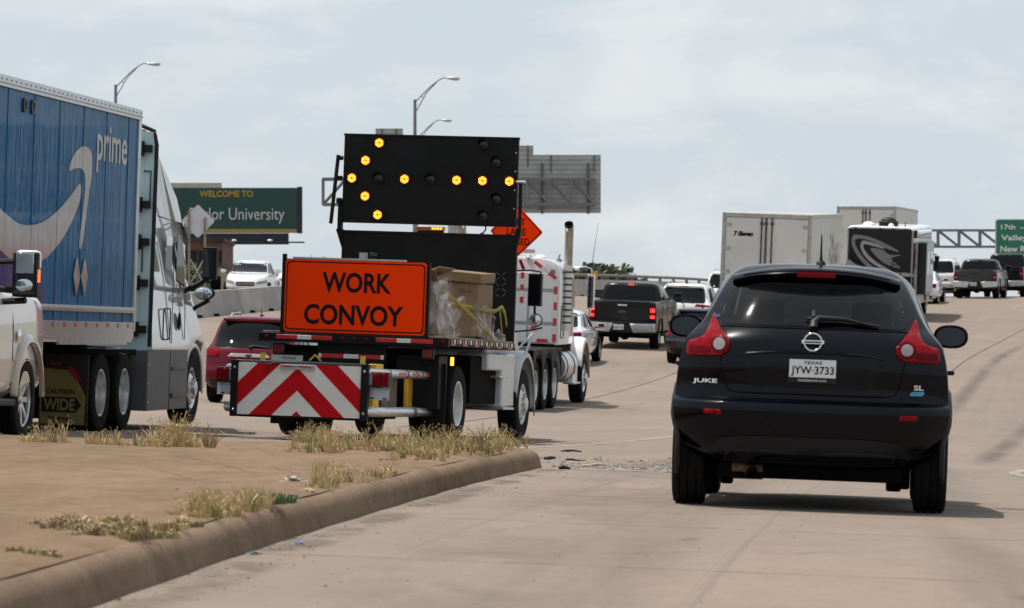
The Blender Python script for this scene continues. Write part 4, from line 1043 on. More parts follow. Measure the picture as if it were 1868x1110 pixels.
def build_trailer():
    root = thing('box_trailer', 'tall blue box trailer with a pale curved arrow along its side', 'trailer', SEMI)
    BLU = wavy_paint('blue_trailer_skin', (.005, .100, .235), grad=[(2, 2.75, 1.9, (.07, .075, .19))] if 0 else None)
    BLU2 = wavy_paint('blue_trailer_lower', (.028, .125, .27))
    PUR = wavy_paint('violet_trailer_print', (.07, .045, .15))
    SMI = wavy_paint('pale_arrow_print', (.44, .43, .42), grad=[(2, 2.42, 2.12, (.42, .25, .24))])
    TXM = wavy_paint('pale_lettering_print', (.46, .45, .43))
    LEN = 15.8; H0, H1, T1 = 1.16, 4.06, 4.19
    mb = MB(); mb.box(-1.29, 1.29, -LEN, 0, H0, T1-.01, WHT); body = mb.build('trailer_body', root, bevel=.01)
    mb = MB(); mb.box(1.290, 1.298, -LEN+.1, -.05, 1.40, H1, BLU); mb.box(-1.298, -1.290, -LEN+.1, -.05, 1.40, H1, BLU)
    sk = mb.build('side_skin', root)
    mb = MB(); P = [(-LEN+.1, 1.41), (-4.9, 1.41), (-4.75, 1.7), (-4.95, 2.0), (-5.4, 2.25), (-6.2, 2.5), (-7.2, 2.72), (-LEN+.1, 3.0)]; mb.prism(P, 'x', 1.298, 1.3005, PUR); mb.build('violet_print', sk)
    mb = MB()
    o1 = [(-6.864, 2.209), (-6.23, 2.1), (-5.408, 2.08), (-4.711, 2.17), (-4.014, 2.39), (-3.503, 2.645), (-3.181, 2.874), (-3.105, 3.0), (-3.13, 3.09), (-3.214, 3.10), (-3.502, 2.99), (-4.071, 2.79), (-4.726, 2.625), (-5.282, 2.545), (-5.926, 2.525), (-6.474, 2.59), (-7.2, 2.76), (-8.6, 3.3), (-9.2, 3.75), (-9.35, 3.7), (-8.7, 3.0), (-7.8, 2.5)]
    mb.prism(spl(o1, 5), 'x', 1.301, 1.3035, SMI)
    o2 = [(-3.74, 3.245), (-3.61, 3.399), (-3.324, 3.522), (-2.974, 3.576), (-2.679, 3.535), (-2.578, 3.412), (-2.591, 3.215), (-2.687, 3.015), (-2.8, 2.717), (-2.899, 2.47), (-3.001, 2.321), (-3.104, 2.33), (-3.079, 2.513), (-2.981, 2.76), (-2.9, 3.055), (-2.945, 3.23), (-3.141, 3.295), (-3.444, 3.285)]
    mb.prism(spl(o2, 5), 'x', 1.301, 1.3035, SMI)
    mb.build('curved_arrow_print', sk)
    mb = MB(); text(mb, 'prime', (1.301, -1.52, 3.59), (0, 1, 0), (0, 0, 1), 1.66, .60, TXM, .015, .003); mb.build('lettering_print', sk)
    mb = MB()
    for k in range(13): mb.box(1.2975, 1.3045, -.62-1.22*k, -.611-1.22*k, 1.41, H1, M('seam_blue', (.008, .07, .17), .6, var=(5, .3)))  # panel joints in a darker blue than the skin
    mb.build('panel_seam', sk)
    mb = MB(); mb.box(1.28, 1.33, -LEN, .02, H1, T1, ALU); mb.box(-1.33, -1.28, -LEN, .02, H1, T1, ALU); mb.box(1.33, 1.336, -LEN, .02, H1+.035, H1+.05, STL); mb.box(-1.30, 1.30, -LEN, 0, T1, T1+.012, ALU)
    for k in range(60): mb.cyl((1.33, -.1-k*.22, H1+.085), (1.338, -.1-k*.22, H1+.085), .010, DST, 6)
    mb.build('top_rail', root, bevel=.006)
    for a_, b_ in ((1.27, 1.325), (-1.325, -1.27)):
        mb = MB(); mb.box(a_, b_, -.09, .03, 1.30, T1, ALU); mb.build('corner_post', root, bevel=.012)
    mb = MB(); mb.box(1.285, 1.335, -LEN, -.10, 1.54, 1.615, ALU); mb.box(1.335, 1.352, -LEN, -.10, 1.56, 1.595, ALU); mb.build('rub_rail', root, bevel=.008)
    mb = MB(); mb.box(1.27, 1.32, -LEN, -.05, 1.20, 1.42, ALU); mb.box(1.27, 1.318, -4.0, -.4, 1.13, 1.20, ALU); mb.box(-1.32, -1.27, -LEN, -.05, 1.16, 1.42, ALU)
    for k in range(24): mb.box(1.32, 1.325, -.42-k*.57, -.33-k*.57, 1.35, 1.405, RRT if k % 1 == 0 else WRT)
    mb.build('bottom_rail', root, bevel=.006)
    for c in (-3.24, -2.84):
        mb = MB(); mb.prism([(c-.165, 1.965), (c, 2.2), (c+.165, 1.965), (c, 1.725)], 'x', 1.302, 1.325, M('placard_metal', (.40, .33, .29), .4, .5, var=(9, .4))); mb.build('diamond_placard', root, bevel=.01)
    for c in (-6.0, -5.62):
        mb = MB(); mb.lathe([(.085, 0), (.09, .02), (.06, .02), (.055, 0.004), (.001, .004)], (1.30, c, 3.907), (1, 0, 0), DST, 20); mb.build('vent', root)
    mb = MB(); mb.box(-.5, .5, -LEN, -.5, .95, 1.16, UND); mb.box(-.9, .9, -LEN+.3, -LEN+3.2, .5, .95, UND); mb.box(.7, .8, -9.0, -8.8, .3, 1.1, STL); mb.box(-.8, -.7, -9.0, -8.8, .3, 1.1, STL); mb.build('running_gear', root)
    for sx in (-1, 1):
        for y in (-LEN+1.2, -LEN+2.5): wheel(root, sx*1.07, y, .5, .28, .6, 'dual', ALU, sx)
    return root
build_trailer()
def build_tractor():
    root = thing('truck_tractor', 'white highway tractor with grey side skirts pulling the blue trailer', 'truck', SEMI)
    TW = M('tractor_white', (.46, .465, .46), .14, coat=1.0, var=(1.2, .06)); PB = M('skylit_cab_back', (.42, .56, .60), .4, var=(3, .1))  # cab back: bluish skylit shade put into its base colour
    SK = M('grey_skirt_plastic', (.075, .08, .088), .5, var=(4, .2))
    # cab shell: side outlines lofted from the middle to the outer skin
    prof = [(1.42, 1.05), (1.42, 4.02), (1.62, 3.98), (1.9, 3.72), (2.35, 3.44), (2.50, 3.33), (2.76, 3.18), (2.98, 2.95), (3.38, 2.30), (3.62, 2.05), (4.4, 1.86), (5.15, 1.70), (5.45, 1.45), (5.55, 1.05), (5.5, .5), (5.2, .45), (5.05, .95), (4.75, 1.15), (4.35, 1.2), (3.95, 1.1), (3.75, 1.05)]
    mb = MB()
    rows = []
    def half(y, z):      # half width of the cab at this place
        w = 1.24
        if z > 2.9: w -= .16*min((z-2.9)/1.1, 1)**1.5
        if y > 3.4 and z > 1.3: w -= .22*min((y-3.4)/1.8, 1)
        if y > 4.9: w -= .1
        return w
    for f in (-1, -.97, -.85, -.5, 0, .5, .85, .97, 1):
        k = 1.0 if abs(f) < .99 else .985
        rows.append([(f*half(y, z), 3.0+(y-3.0)*k if abs(f) > .99 else y, z if abs(f) < .99 else 1.05+(z-1.05)*.985) for y, z in prof])
    mb.grid(rows, TW, True); mb.add(rows[0], [tuple(range(len(prof)))], TW); mb.add(rows[-1], [tuple(range(len(prof)))], TW)
    cab = mb.build('cab', root, bevel=.05, seg=3)
    mb = MB(); mb.box(-1.22, 1.205, 1.375, 1.415, 1.05, 3.98, PB)
    for k in range(9): mb.box(-1.1+k*.27, -1.09+k*.27, 1.366, 1.376, 1.3, 3.7, PB)
    bw = mb.build('cab_back', root, bevel=.03)
    mb = MB(); mb.tube([(1.215, 1.38, 1.1), (1.225, 1.38, 3.8), (1.18, 1.40, 3.99), (1.0, 1.40, 4.06), (.0, 1.4, 4.08)], .028, BLK, 8)
    for z in (3.75, 3.0, 2.5, 1.95, 1.33): mb.box(.88, 1.17, 1.30, 1.38, z-.05, z+.05, BLK); mb.box(.98, 1.06, 1.26, 1.38, z-.10, z+.10, BLK)
    mb.tube([(1.06, 1.36, 3.45), (1.16, 1.36, 3.45), (1.16, 1.36, 3.05)], .01, DST, 6); mb.tube([(1.08, 1.36, 2.5), (1.08, 1.36, 2.1)], .012, DST, 6)
    mb.build('cab_back_fitting', bw)
    for sx in (-1, 1):
        mb = MB(); xx = sx*1.243
        for P in ([(2.06, 1.2), (2.06, 1.62), (2.5, 1.62), (2.5, 1.2)],):
            pts = [(xx, p[0], p[1]) for p in roundpoly(P, .08)]; mb.tube(pts+[pts[0]], .010, BLK, 5)
        mb.tube([(xx, 1.5, 2.86), (xx, 2.4, 2.82), (xx, 3.2, 2.80)], .008, DST, 5); mb.tube([(xx, 2.62, 1.15), (xx, 2.6, 2.6)], .006, DST, 5); mb.tube([(xx, 3.45, 1.2), (xx, 3.4, 2.0)], .006, DST, 5)
        mb.sphere((xx, 3.08, 1.45), .10, BLK, 12, 8, (.25, .5, 1.3))
        mb.build('door_seam', cab)
        mb = MB(); P = roundpoly([(2.75, 2.0), (3.34, 1.92), (3.16, 2.50), (2.78, 2.68)], .06); mb.prism(P, 'x', xx-.002*sx, xx+.006*sx, GLS); P = roundpoly([(2.1, 2.15), (2.45, 2.15), (2.45, 2.6), (2.1, 2.62)], .05); mb.prism(P, 'x', xx-.002*sx, xx+.005*sx, M('cab_side_panel', (.62, .64, .66), .12, coat=.8, var=(3, .1)))
        mb.build('side_window', cab)
        mb = MB(); mb.prism([(3.0, 2.76), (3.36, 2.54), (3.41, 2.60), (3.05, 2.82)], 'x', sx*1.10, sx*1.28, DST); mb.build('sun_visor', cab)
        # grey skirts over the tank, with a step
        mb = MB(); xa, xb = sorted((sx*.7, sx*1.235)); mb.box(xa, xb, 1.18, 3.75, .24, 1.05, SK)
        xa, xb = sorted((sx*1.232, sx*1.242)); mb.box(xa, xb, 1.2, 1.22, .25, 1.04, DST); mb.box(xa, xb, 2.6, 2.62, .25, 1.04, DST); xa, xb = sorted((sx*1.2, sx*1.26)); mb.box(xa, xb, 2.7, 3.7, .40, .46, DST); mb.box(xa, xb, 2.72, 3.65, .78, .82, DST)
        for z in (.35, .6, .85): mb.cyl((sx*1.23, 1.32, z), (sx*1.245, 1.32, z), .015, ALU, 8)
        mb.build('side_skirt', root, bevel=.04)
        # fender over the steer wheel
        mb = MB(); ring = []
        for i in range(17):
            a = math.radians(-5+i*170/16); y, z = 4.33+.64*math.cos(a), .52+.66*math.sin(a)
            ring.append([(sx*.85, y, z), (sx*1.18, y, z), (sx*1.21, y, z-.04), (sx*1.21, 4.33+.55*math.cos(a), .52+.57*math.sin(a))])
        mb.grid(ring, TW); mb.build('front_fender', root, solid=.02, smooth=55)
        wheel(root, sx*1.05, 4.33, .51, .29, .58, 'front', ALU, sx)
        for y in (.10, -1.22):
            wheel(root, sx*1.06, y, .51, .28, .60, 'dual', ALU, sx); wheel(root, sx*.75, y, .51, .28, .60, 'dual', ALU, sx)
        # mirrors: one on the door, one on the hood
        mb = MB(); mb.box(sx*1.56-.10, sx*1.56+.10, 3.46, 3.58, 2.05, 2.50, BLK); mb.tube([(sx*1.18, 3.5, 1.86), (sx*1.4, 3.52, 1.98), (sx*1.54, 3.52, 2.07)], .04, BLK, 8)
        m_ = mb.build('wing_mirror', root, bevel=.035, seg=3)
        mb = MB(); mb.box(sx*1.56-.082, sx*1.56+.082, 3.452, 3.459, 2.08, 2.47, MIR); mb.build('mirror_glass', m_)
        mb = MB(); mb.sphere((sx*1.34, 4.25, 1.86), .13, BLK, 16, 10, (1.15, .5, .75)); mb.sphere((sx*1.33, 4.21, 1.86), .115, MIL, 16, 10, (1.1, .4, .7)); mb.tube([(sx*1.05, 4.5, 1.55), (sx*1.2, 4.35, 1.66), (sx*1.40, 4.27, 1.76)], .03, BLK, 8); mb.build('hood_mirror', root)
    mb = MB(); mb.box(-.45, .45, -2.0, 4.6, .72, .98, UND); mb.box(-1.1, 1.1, -.95, -.15, .30, .58, UND); mb.box(-.6, .6, -1.3, .4, .98, 1.14, UND); mb.box(-1.0, 1.0, 1.0, 1.4, .4, 1.05, UND); mb.box(-1.1, 1.1, -2.0, 1.1, .98, 1.06, UND)
    mb.build('chassis', root)
    mb = MB(); mb.tube([(.62, -.15, 1.09), (1.1, -.15, 1.08), (1.22, -.4, 1.08), (1.22, -1.2, 1.08)], .012, ALU, 6); mb.build('fifth_wheel_bar', root)
    # mud flaps: the right one carries a yellow caution board
    for sx in (-1, 1):
        mb = MB(); c = sx*.95; P = [(c-.30, .12), (c+.27, .12), (c+.28, .48), (c+.10, .80), (c-.30, .82)]; mb.prism(P, 'y', -2.22, -2.20, M('faded_yellow_board', (.13, .095, .018), .6, var=(5, .3)))
        mb.box(c-.32, c+.3, -2.19, -2.16, .10, 1.0, BLK)
        fl = mb.build('mud_flap', root)
        mb = MB(); text(mb, 'CAUTION', (c-.04, -2.222, .53), (1, 0, 0), (0, 0, 1), .36, .06, INK, .02); text(mb, 'TURNS', (c-.04, -2.222, .19), (1, 0, 0), (0, 0, 1), .3, .05, INK, .02)
        mb.prism([(c-.28, .27), (c+.16, .27), (c+.23, .36), (c+.16, .46), (c-.28, .46)], 'y', -2.2255, -2.22, INK); text(mb, 'WIDE', (c-.05, -2.2265, .365), (1, 0, 0), (0, 0, 1), .40, .15, M('faded_yellow_board'), .03)
        mb.build('board_lettering', fl)
        mb = MB(); mb.box(c-.18, c-.04, -2.235, -2.22, .86, .90, RED); mb.obox((c+.14, -2.23, .76), (.22, .02, .055), (0, 48, 0), RED); mb.build('red_marker', fl)
    return root
build_tractor()
# ------------------------------------------------------------------ the white heavy tractor ahead of the work truck, with an orange diamond sign
def build_heavy():
    root = thing('heavy_tractor', 'white long nosed tractor with chrome stack and orange lane closed diamond behind its cab', 'truck', rootmat(-.15, 83.3, 9, 5))
    PW = M('heavy_tractor_white', (.70, .70, .70), .25, coat=.7, var=(1.2, .06))
    # sleeper and cab with rounded edges; the hood in front
    mb = MB(); sec = []
    for y, w, zt in ((.0, 1.05, 3.0), (.02, 1.06, 3.04), (1.5, 1.06, 3.02), (2.3, 1.02, 2.85), (2.45, 1.0, 2.7)):
        row = []
        for i in range(13):
            a = math.pi*i/12; ca, sa = math.cos(a), math.sin(a)
            row.append((w*math.copysign(abs(ca)**.35, ca), y, 2.5+(zt-2.5)*abs(sa)**.5))
        row += [(-w, y, 1.26), (w, y, 1.26)]
        sec.append(row)
    mb.grid(sec, PW, True); mb.add(sec[0], [tuple(range(15))], PW); mb.add(sec[-1], [tuple(range(15))], PW)
    cab = mb.build('cab', root, bevel=.03)
    mb = MB(); mb.box(-.98, 1.0, -.035, -.004, 1.30, 2.72, PW)
    for z in (1.66, 2.34): mb.box(-.95, .98, -.045, -.03, z, z+.07, STL)
    for x in (-.5, 0, .42): mb.box(x-.02, x+.02, -.05, -.03, 1.3, 2.68, STL)
    bk = mb.build('cab_back_panel', root, bevel=.01)
    mb = MB()
    def tp(a, b, n):
        a = Vector(a); b = Vector(b)
        for k in range(n):
            p = a.lerp(b, k/n); q = a.lerp(b, (k+1)/n); d = (q-p).normalized(); s = Vector((d.z, 0, -d.x))*.035
            mb.add([p-s, q-s, q+s, p+s], [(0, 1, 2, 3)], RRT if k % 2 == 0 else WRT)
    tp((.98, -.052, 1.32), (.98, -.052, 2.62), 8); tp((.98, -.052, 2.62), (.52, -.052, 2.95), 3); tp((.28, -.052, 2.1), (.28, -.052, 2.72), 5); tp((.48, -.052, 1.58), (.70, -.052, 1.58), 2); tp((.62, -.052, 1.34), (.85, -.052, 1.34), 1)
    mb.build('reflective_tape', bk)
    for x in (.10, .26):
        mb = MB(); mb.obox((x, -.06, 2.88), (.06, .03, .22), (0, -24, 0), RED); mb.build('tail_light', root, bevel=.01)
    mb = MB(); mb.sphere((.40, -.05, 3.02), .07, CHR, 12, 8); mb.build('work_light', root); mb = MB(); mb.box(.04, .52, -.08, -.03, 3.12, 3.20, PLT); mb.build('light_bar', root); mb = MB(); mb.box(.86, .95, -.06, -.02, 2.72, 2.80, WLN); mb.build('work_light', root)
    mb = MB(); mb.sphere((.5, .9, 3.02), .12, PW, 12, 8, (1.2, 1, .7)); mb.sphere((.78, 1.6, 2.97), .07, DST, 10, 6); mb.tube([(.76, 1.6, 3.0), (.80, 1.6, 3.12)], .015, DST, 6); mb.build('roof_horn', root)
    mb = MB(); mb.prism([(2.4, 1.2), (2.4, 2.0), (3.0, 2.06), (4.2, 1.95), (4.6, 1.85), (4.65, .8), (2.6, .8)], 'x', -.72, .72, PW); mb.build('hood', root, bevel=.09, seg=3)
    mb = MB(); mb.prism(roundpoly([(1.3, 2.05), (2.2, 2.02), (2.1, 2.62), (1.35, 2.66)], .06), 'x', 1.058, 1.066, GLS); mb.prism(roundpoly([(.25, 1.42), (.62, 1.42), (.62, 2.0), (.25, 2.0)], .05), 'x', 1.058, 1.066, PW); mb.build('cab_window', cab)
    pts = [(1.066, p[0], p[1]) for p in roundpoly([(.25, 1.4), (.66, 1.4), (.66, 2.05), (.25, 2.05)], .06)]
    mb = MB(); mb.tube(pts+[pts[0]], .012, DST, 5); mb.build('locker_door', cab)
    for sx in (-1, 1):
        mb = MB(); ring = []
        for i in range(17):
            a = math.radians(-4+i*168/16); y, z = 3.15+.72*math.cos(a), .60+.80*math.sin(a)
            ring.append([(sx*.68, y, z), (sx*1.10, y, z), (sx*1.2, y, z-.03), (sx*1.215, 3.15+.66*math.cos(a), .60+.72*math.sin(a)-.03)])
        mb.grid(ring, PW); mb.build('front_fender', root, solid=.02, smooth=60)
        mb = MB(); mb.cyl((sx*.86, .35, .80), (sx*.86, 2.1, .80), .33, ALU, 24); mb.box(sx*1.0-.14, sx*1.0+.14, 1.75, 2.45, .45, .85, PW); mb.box(sx*1.08-.12, sx*1.08+.12, 1.6, 2.5, .42, .46, ALU)
        for y in (.6, 1.6): mb.cyl((sx*.86, y, .80), (sx*.86, y+.06, .80), .345, DST, 24)
        mb.build('fuel_tank', root, bevel=.01)
        # exhaust stack with its guard
        mb = MB(); mb.cyl((sx*1.13, .55, 1.55), (sx*1.13, .55, 2.9), .095, ALU, 18); mb.tube([(sx*1.13, .55, 2.9), (sx*1.13, .55, 3.55), (sx*1.13, .53, 3.66), (sx*1.13, .46, 3.72)], [.088, .088, .09, .092], M('stack_chrome', (.40, .37, .35), .22, 1.0, var=(5, .2)), 16, cap=False)
        mb.lathe([(.095, 0), (.09, .05), (.08, .04)], (sx*1.13, .46, 3.72), (0, -.6, .8), BLK, 16)
        for k in range(9): mb.cyl((sx*1.13, .55, 1.7+k*.13), (sx*1.13, .55, 1.74+k*.13), .105, DST, 16)
        mb.build('exhaust_stack', root)
        mb = MB(); mb.box(sx*1.42-.07, sx*1.42+.07, 1.98, 2.08, 2.0, 2.72, CHR); mb.tube([(sx*1.05, 2.1, 2.86), (sx*1.3, 2.05, 2.88), (sx*1.42, 2.03, 2.84), (sx*1.42, 2.03, 2.7)], .018, CHR, 6); mb.tube([(sx*1.05, 2.1, 1.85), (sx*1.42, 2.03, 1.88), (sx*1.42, 2.03, 2.0)], .018, CHR, 6)
        m_ = mb.build('wing_mirror', root, bevel=.015); mb = MB(); mb.box(sx*1.42-.055, sx*1.42+.055, 1.972, 1.979, 2.03, 2.69, MIR); mb.build('mirror_glass', m_)
        wheel(root, sx*1.05, 3.15, .52, .29, .58, 'front', ALU, sx)
        for y in (-1.15, -2.42, -3.69):
            wheel(root, sx*1.05, y, .51, .28, .60, 'dual', ALU, sx); wheel(root, sx*.73, y, .51, .28, .60, 'dual', ALU, sx)
        mb = MB(); ring = []     # three linked black fenders over the drive wheels
        for i in range(49):
            y = -4.35+i*3.85/48
            d = min(abs(y-c) for c in (-1.15, -2.42, -3.69)); z = 1.18 if d < .5 else 1.18-.22*((d-.5)/.14)
            z0 = .52+math.sqrt(max(.60**2-d*d, .0)) if d < .60 else .62
            ring.append([(sx*.62, y, 1.22), (sx*1.22, y, 1.22), (sx*1.225, y, min(z0, 1.12))])
        mb.grid(ring, MBL); mb.build('drive_fender', root, solid=.012)
    mb = MB(); mb.box(-.42, .42, -4.4, 4.4, .7, 1.0, UND); mb.box(-.55, .55, -3.2, -1.6, 1.0, 1.2, UND); mb.box(-1.0, 1.0, -4.45, -4.38, .5, 1.1, UND); mb.box(-.98, .98, .0, 2.4, 1.05, 1.28, UND); mb.build('chassis', root)
    # diamond sign on a post behind the cab
    c = (.20, -.55, 3.545); r = .55; sg = MB()
    D = lambda k: [(c[0]-k, c[2]), (c[0], c[2]-k), (c[0]+k, c[2]), (c[0], c[2]+k)]
    sg.prism(roundpoly(D(r), .05), 'y', c[1], c[1]+.02, ORG); sg.prism(roundpoly(D(r-.03), .05), 'y', c[1]-.004, c[1], INK); sg.prism(roundpoly(D(r-.055), .05), 'y', c[1]-.008, c[1]-.004, ORG)
    s_ = sg.build('diamond_sign', root)
    mb = MB(); text(mb, 'LEFT', (c[0], c[1]-.008, c[2]+.20), (1, 0, 0), (0, 0, 1), .36, .14, INK, .02, .002); text(mb, 'LANE', (c[0], c[1]-.008, c[2]), (1, 0, 0), (0, 0, 1), .40, .14, INK, .02, .002); text(mb, 'CLOSED', (c[0], c[1]-.008, c[2]-.20), (1, 0, 0), (0, 0, 1), .55, .14, INK, .02, .002); mb.build('sign_lettering', s_)
    mb = MB(); mb.box(c[0]-.03, c[0]+.03, c[1]+.02, c[1]+.07, 1.2, 3.6, STL); mb.box(-.9, 1.0, -.6, -.52, 1.15, 1.22, STL); mb.build('sign_post', root)
    mb = MB(); mb.tube([(1.42, 2.03, 2.86), (1.45, 2.02, 3.2), (1.53, 1.98, 3.82)], [.008, .006, .003], BLK, 6); mb.build('antenna', root)
    return root
build_heavy()
# ------------------------------------------------------------------ the other cars
def paint(name, col, coat=.9, rough=.25, metal=0., spec=.5): return M(name, col, rough, metal, spec, coat=coat, var=(2, .08))
PCW = paint('white_car_paint', (.72, .72, .72)); PRD = paint('dark_red_car_paint', (.105, .003, .014), .3, spec=.15); PSV = paint('silver_white_car_paint', (.60, .62, .65))
PDB = paint('dark_blue_car_paint', (.010, .016, .026), .5); PGR = paint('charcoal_truck_paint', (.013, .0125, .012), .12, spec=.15); PGM = paint('grey_truck_paint', (.050, .046, .044), .25, spec=.2); PBK = paint('black_car_paint', (.006, .006, .007), .2, spec=.2)
PTN = paint('tan_lower_paint', (.40, .34, .26)); PPW = paint('pearl_white_paint', (.66, .65, .63))
def suv_rows(L, W, H, fast=.45, zb=.26):
    h = W/2; b = .60*H
    return [(zb-.04, .40, L-.5, h*.72, h*.76, h*.66, .2, .4), (zb, .22, L-.3, h*.82, h*.88, h*.72, .25, .5), (zb+.14, .08, L-.1, h*.95, h*.98, h*.82, .25, .6), (.5, .02, L, h*.99, h, h*.86, .26, .6),
            (.64, .0, L, h, h, h*.87, .26, .6), (.70, .04, L-.02, h, h, h*.87, .24, .6), (.82, .06, L-.05, h*.99, h, h*.86, .22, .6), (b-.1, .08, L-.2, h*.97, h*.99, h*.84, .22, .5), (b, .12, L-.65, h*.94, h*.97, h*.82, .22, .4),
            (b+.07, .17, L-1.15, h*.90, h*.93, h*.82, .22, .3), (b+.25*(H-b), .17+fast*.28, L-1.45, h*.86, h*.90, h*.80, .22, .3), (b+.6*(H-b), .17+fast*.65, L-1.85, h*.79, h*.82, h*.76, .2, .25), (b+.86*(H-b), .17+fast, L-2.15, h*.72, h*.75, h*.70, .18, .2),
            (H-.035, .28+fast, L-2.4, h*.62, h*.66, h*.60, .16, .2), (H-.01, .5+fast, L-2.6, h*.42, h*.46, h*.42, .1, .1), (H, .8+fast, L-2.8, h*.2, h*.24, h*.2, .05, .05)]
def sedan_rows(L, W, H, zb=.22):
    h = W/2; d = .66*H
    return [(zb-.04, .4, L-.5, h*.72, h*.76, h*.66, .2, .4), (zb, .2, L-.3, h*.84, h*.88, h*.72, .25, .5), (zb+.14, .07, L-.08, h*.96, h*.98, h*.82, .3, .6), (.46, .01, L, h*.98, h, h*.86, .3, .6), (.6, .0, L-.01, h*.99, h, h*.86, .3, .6),
            (.72, .05, L-.08, h*.98, h*.99, h*.85, .3, .6), (d-.12, .07, L-.3, h*.96, h*.97, h*.83, .3, .5), (d-.03, .10, L-.8, h*.93, h*.95, h*.82, .3, .4), (d, .30, L-1.2, h*.88, h*.93, h*.82, .2, .3), (d+.03, .62, L-1.35, h*.84, h*.90, h*.80, .2, .3),
            (d+.35*(H-d), .95, L-1.75, h*.78, h*.83, h*.76, .2, .25), (d+.75*(H-d), 1.30, L-2.15, h*.70, h*.74, h*.69, .18, .2), (H-.05, 1.52, L-2.4, h*.62, h*.67, h*.62, .16, .2), (H-.015, 1.8, L-2.65, h*.44, h*.48, h*.44, .1, .1), (H, 2.1, L-2.8, h*.2, h*.24, h*.2, .05, .05)]
def wells(ob, ys_, r, h):
    w = MB()
    for sx in (-1, 1):
        for y in ys_: w.cyl((sx*h*.62, y, r+.01), (sx*h*1.2, y, r+.01), r*1.12, UND, 28)
    cut(ob, w)
def car_common(root, B, body, L, W, H, r, ys_, tyre_w, rmat, style='spoke', mirror=None, mz=None, my=None, mcol=None):
    h = W/2; wells(body, ys_, r, h)
    for sx in (-1, 1):
        for y in ys_: wheel(root, sx*(h-tyre_w/2-.02), y, r, tyre_w, .68, style, rmat, sx)
    mb = MB(); mb.box(-h*.75, h*.75, .5, L-.6, .17, .3, UND); mb.box(-h*.8, h*.8, ys_[0]-.08, ys_[0]+.08, r-.08, r+.05, UND); mb.build('underbody', root)
    if mirror:
        for sx in (-1, 1):
            mb = MB(); cx = sx*(h+.11); mb.box(cx-mirror[0]/2, cx+mirror[0]/2, my, my+.12, mz-mirror[1]/2, mz+mirror[1]/2, mcol or BLK); mb.tube([(sx*h*.9, my+.1, mz-.06), (cx, my+.08, mz-.05)], .025, BLK, 6)
            m_ = mb.build('wing_mirror', root, bevel=.03, seg=2); mb = MB(); mb.box(cx-mirror[0]*.42, cx+mirror[0]*.42, my-.007, my-.001, mz-mirror[1]*.4, mz+mirror[1]*.4, MIR); mb.build('mirror_glass', m_)
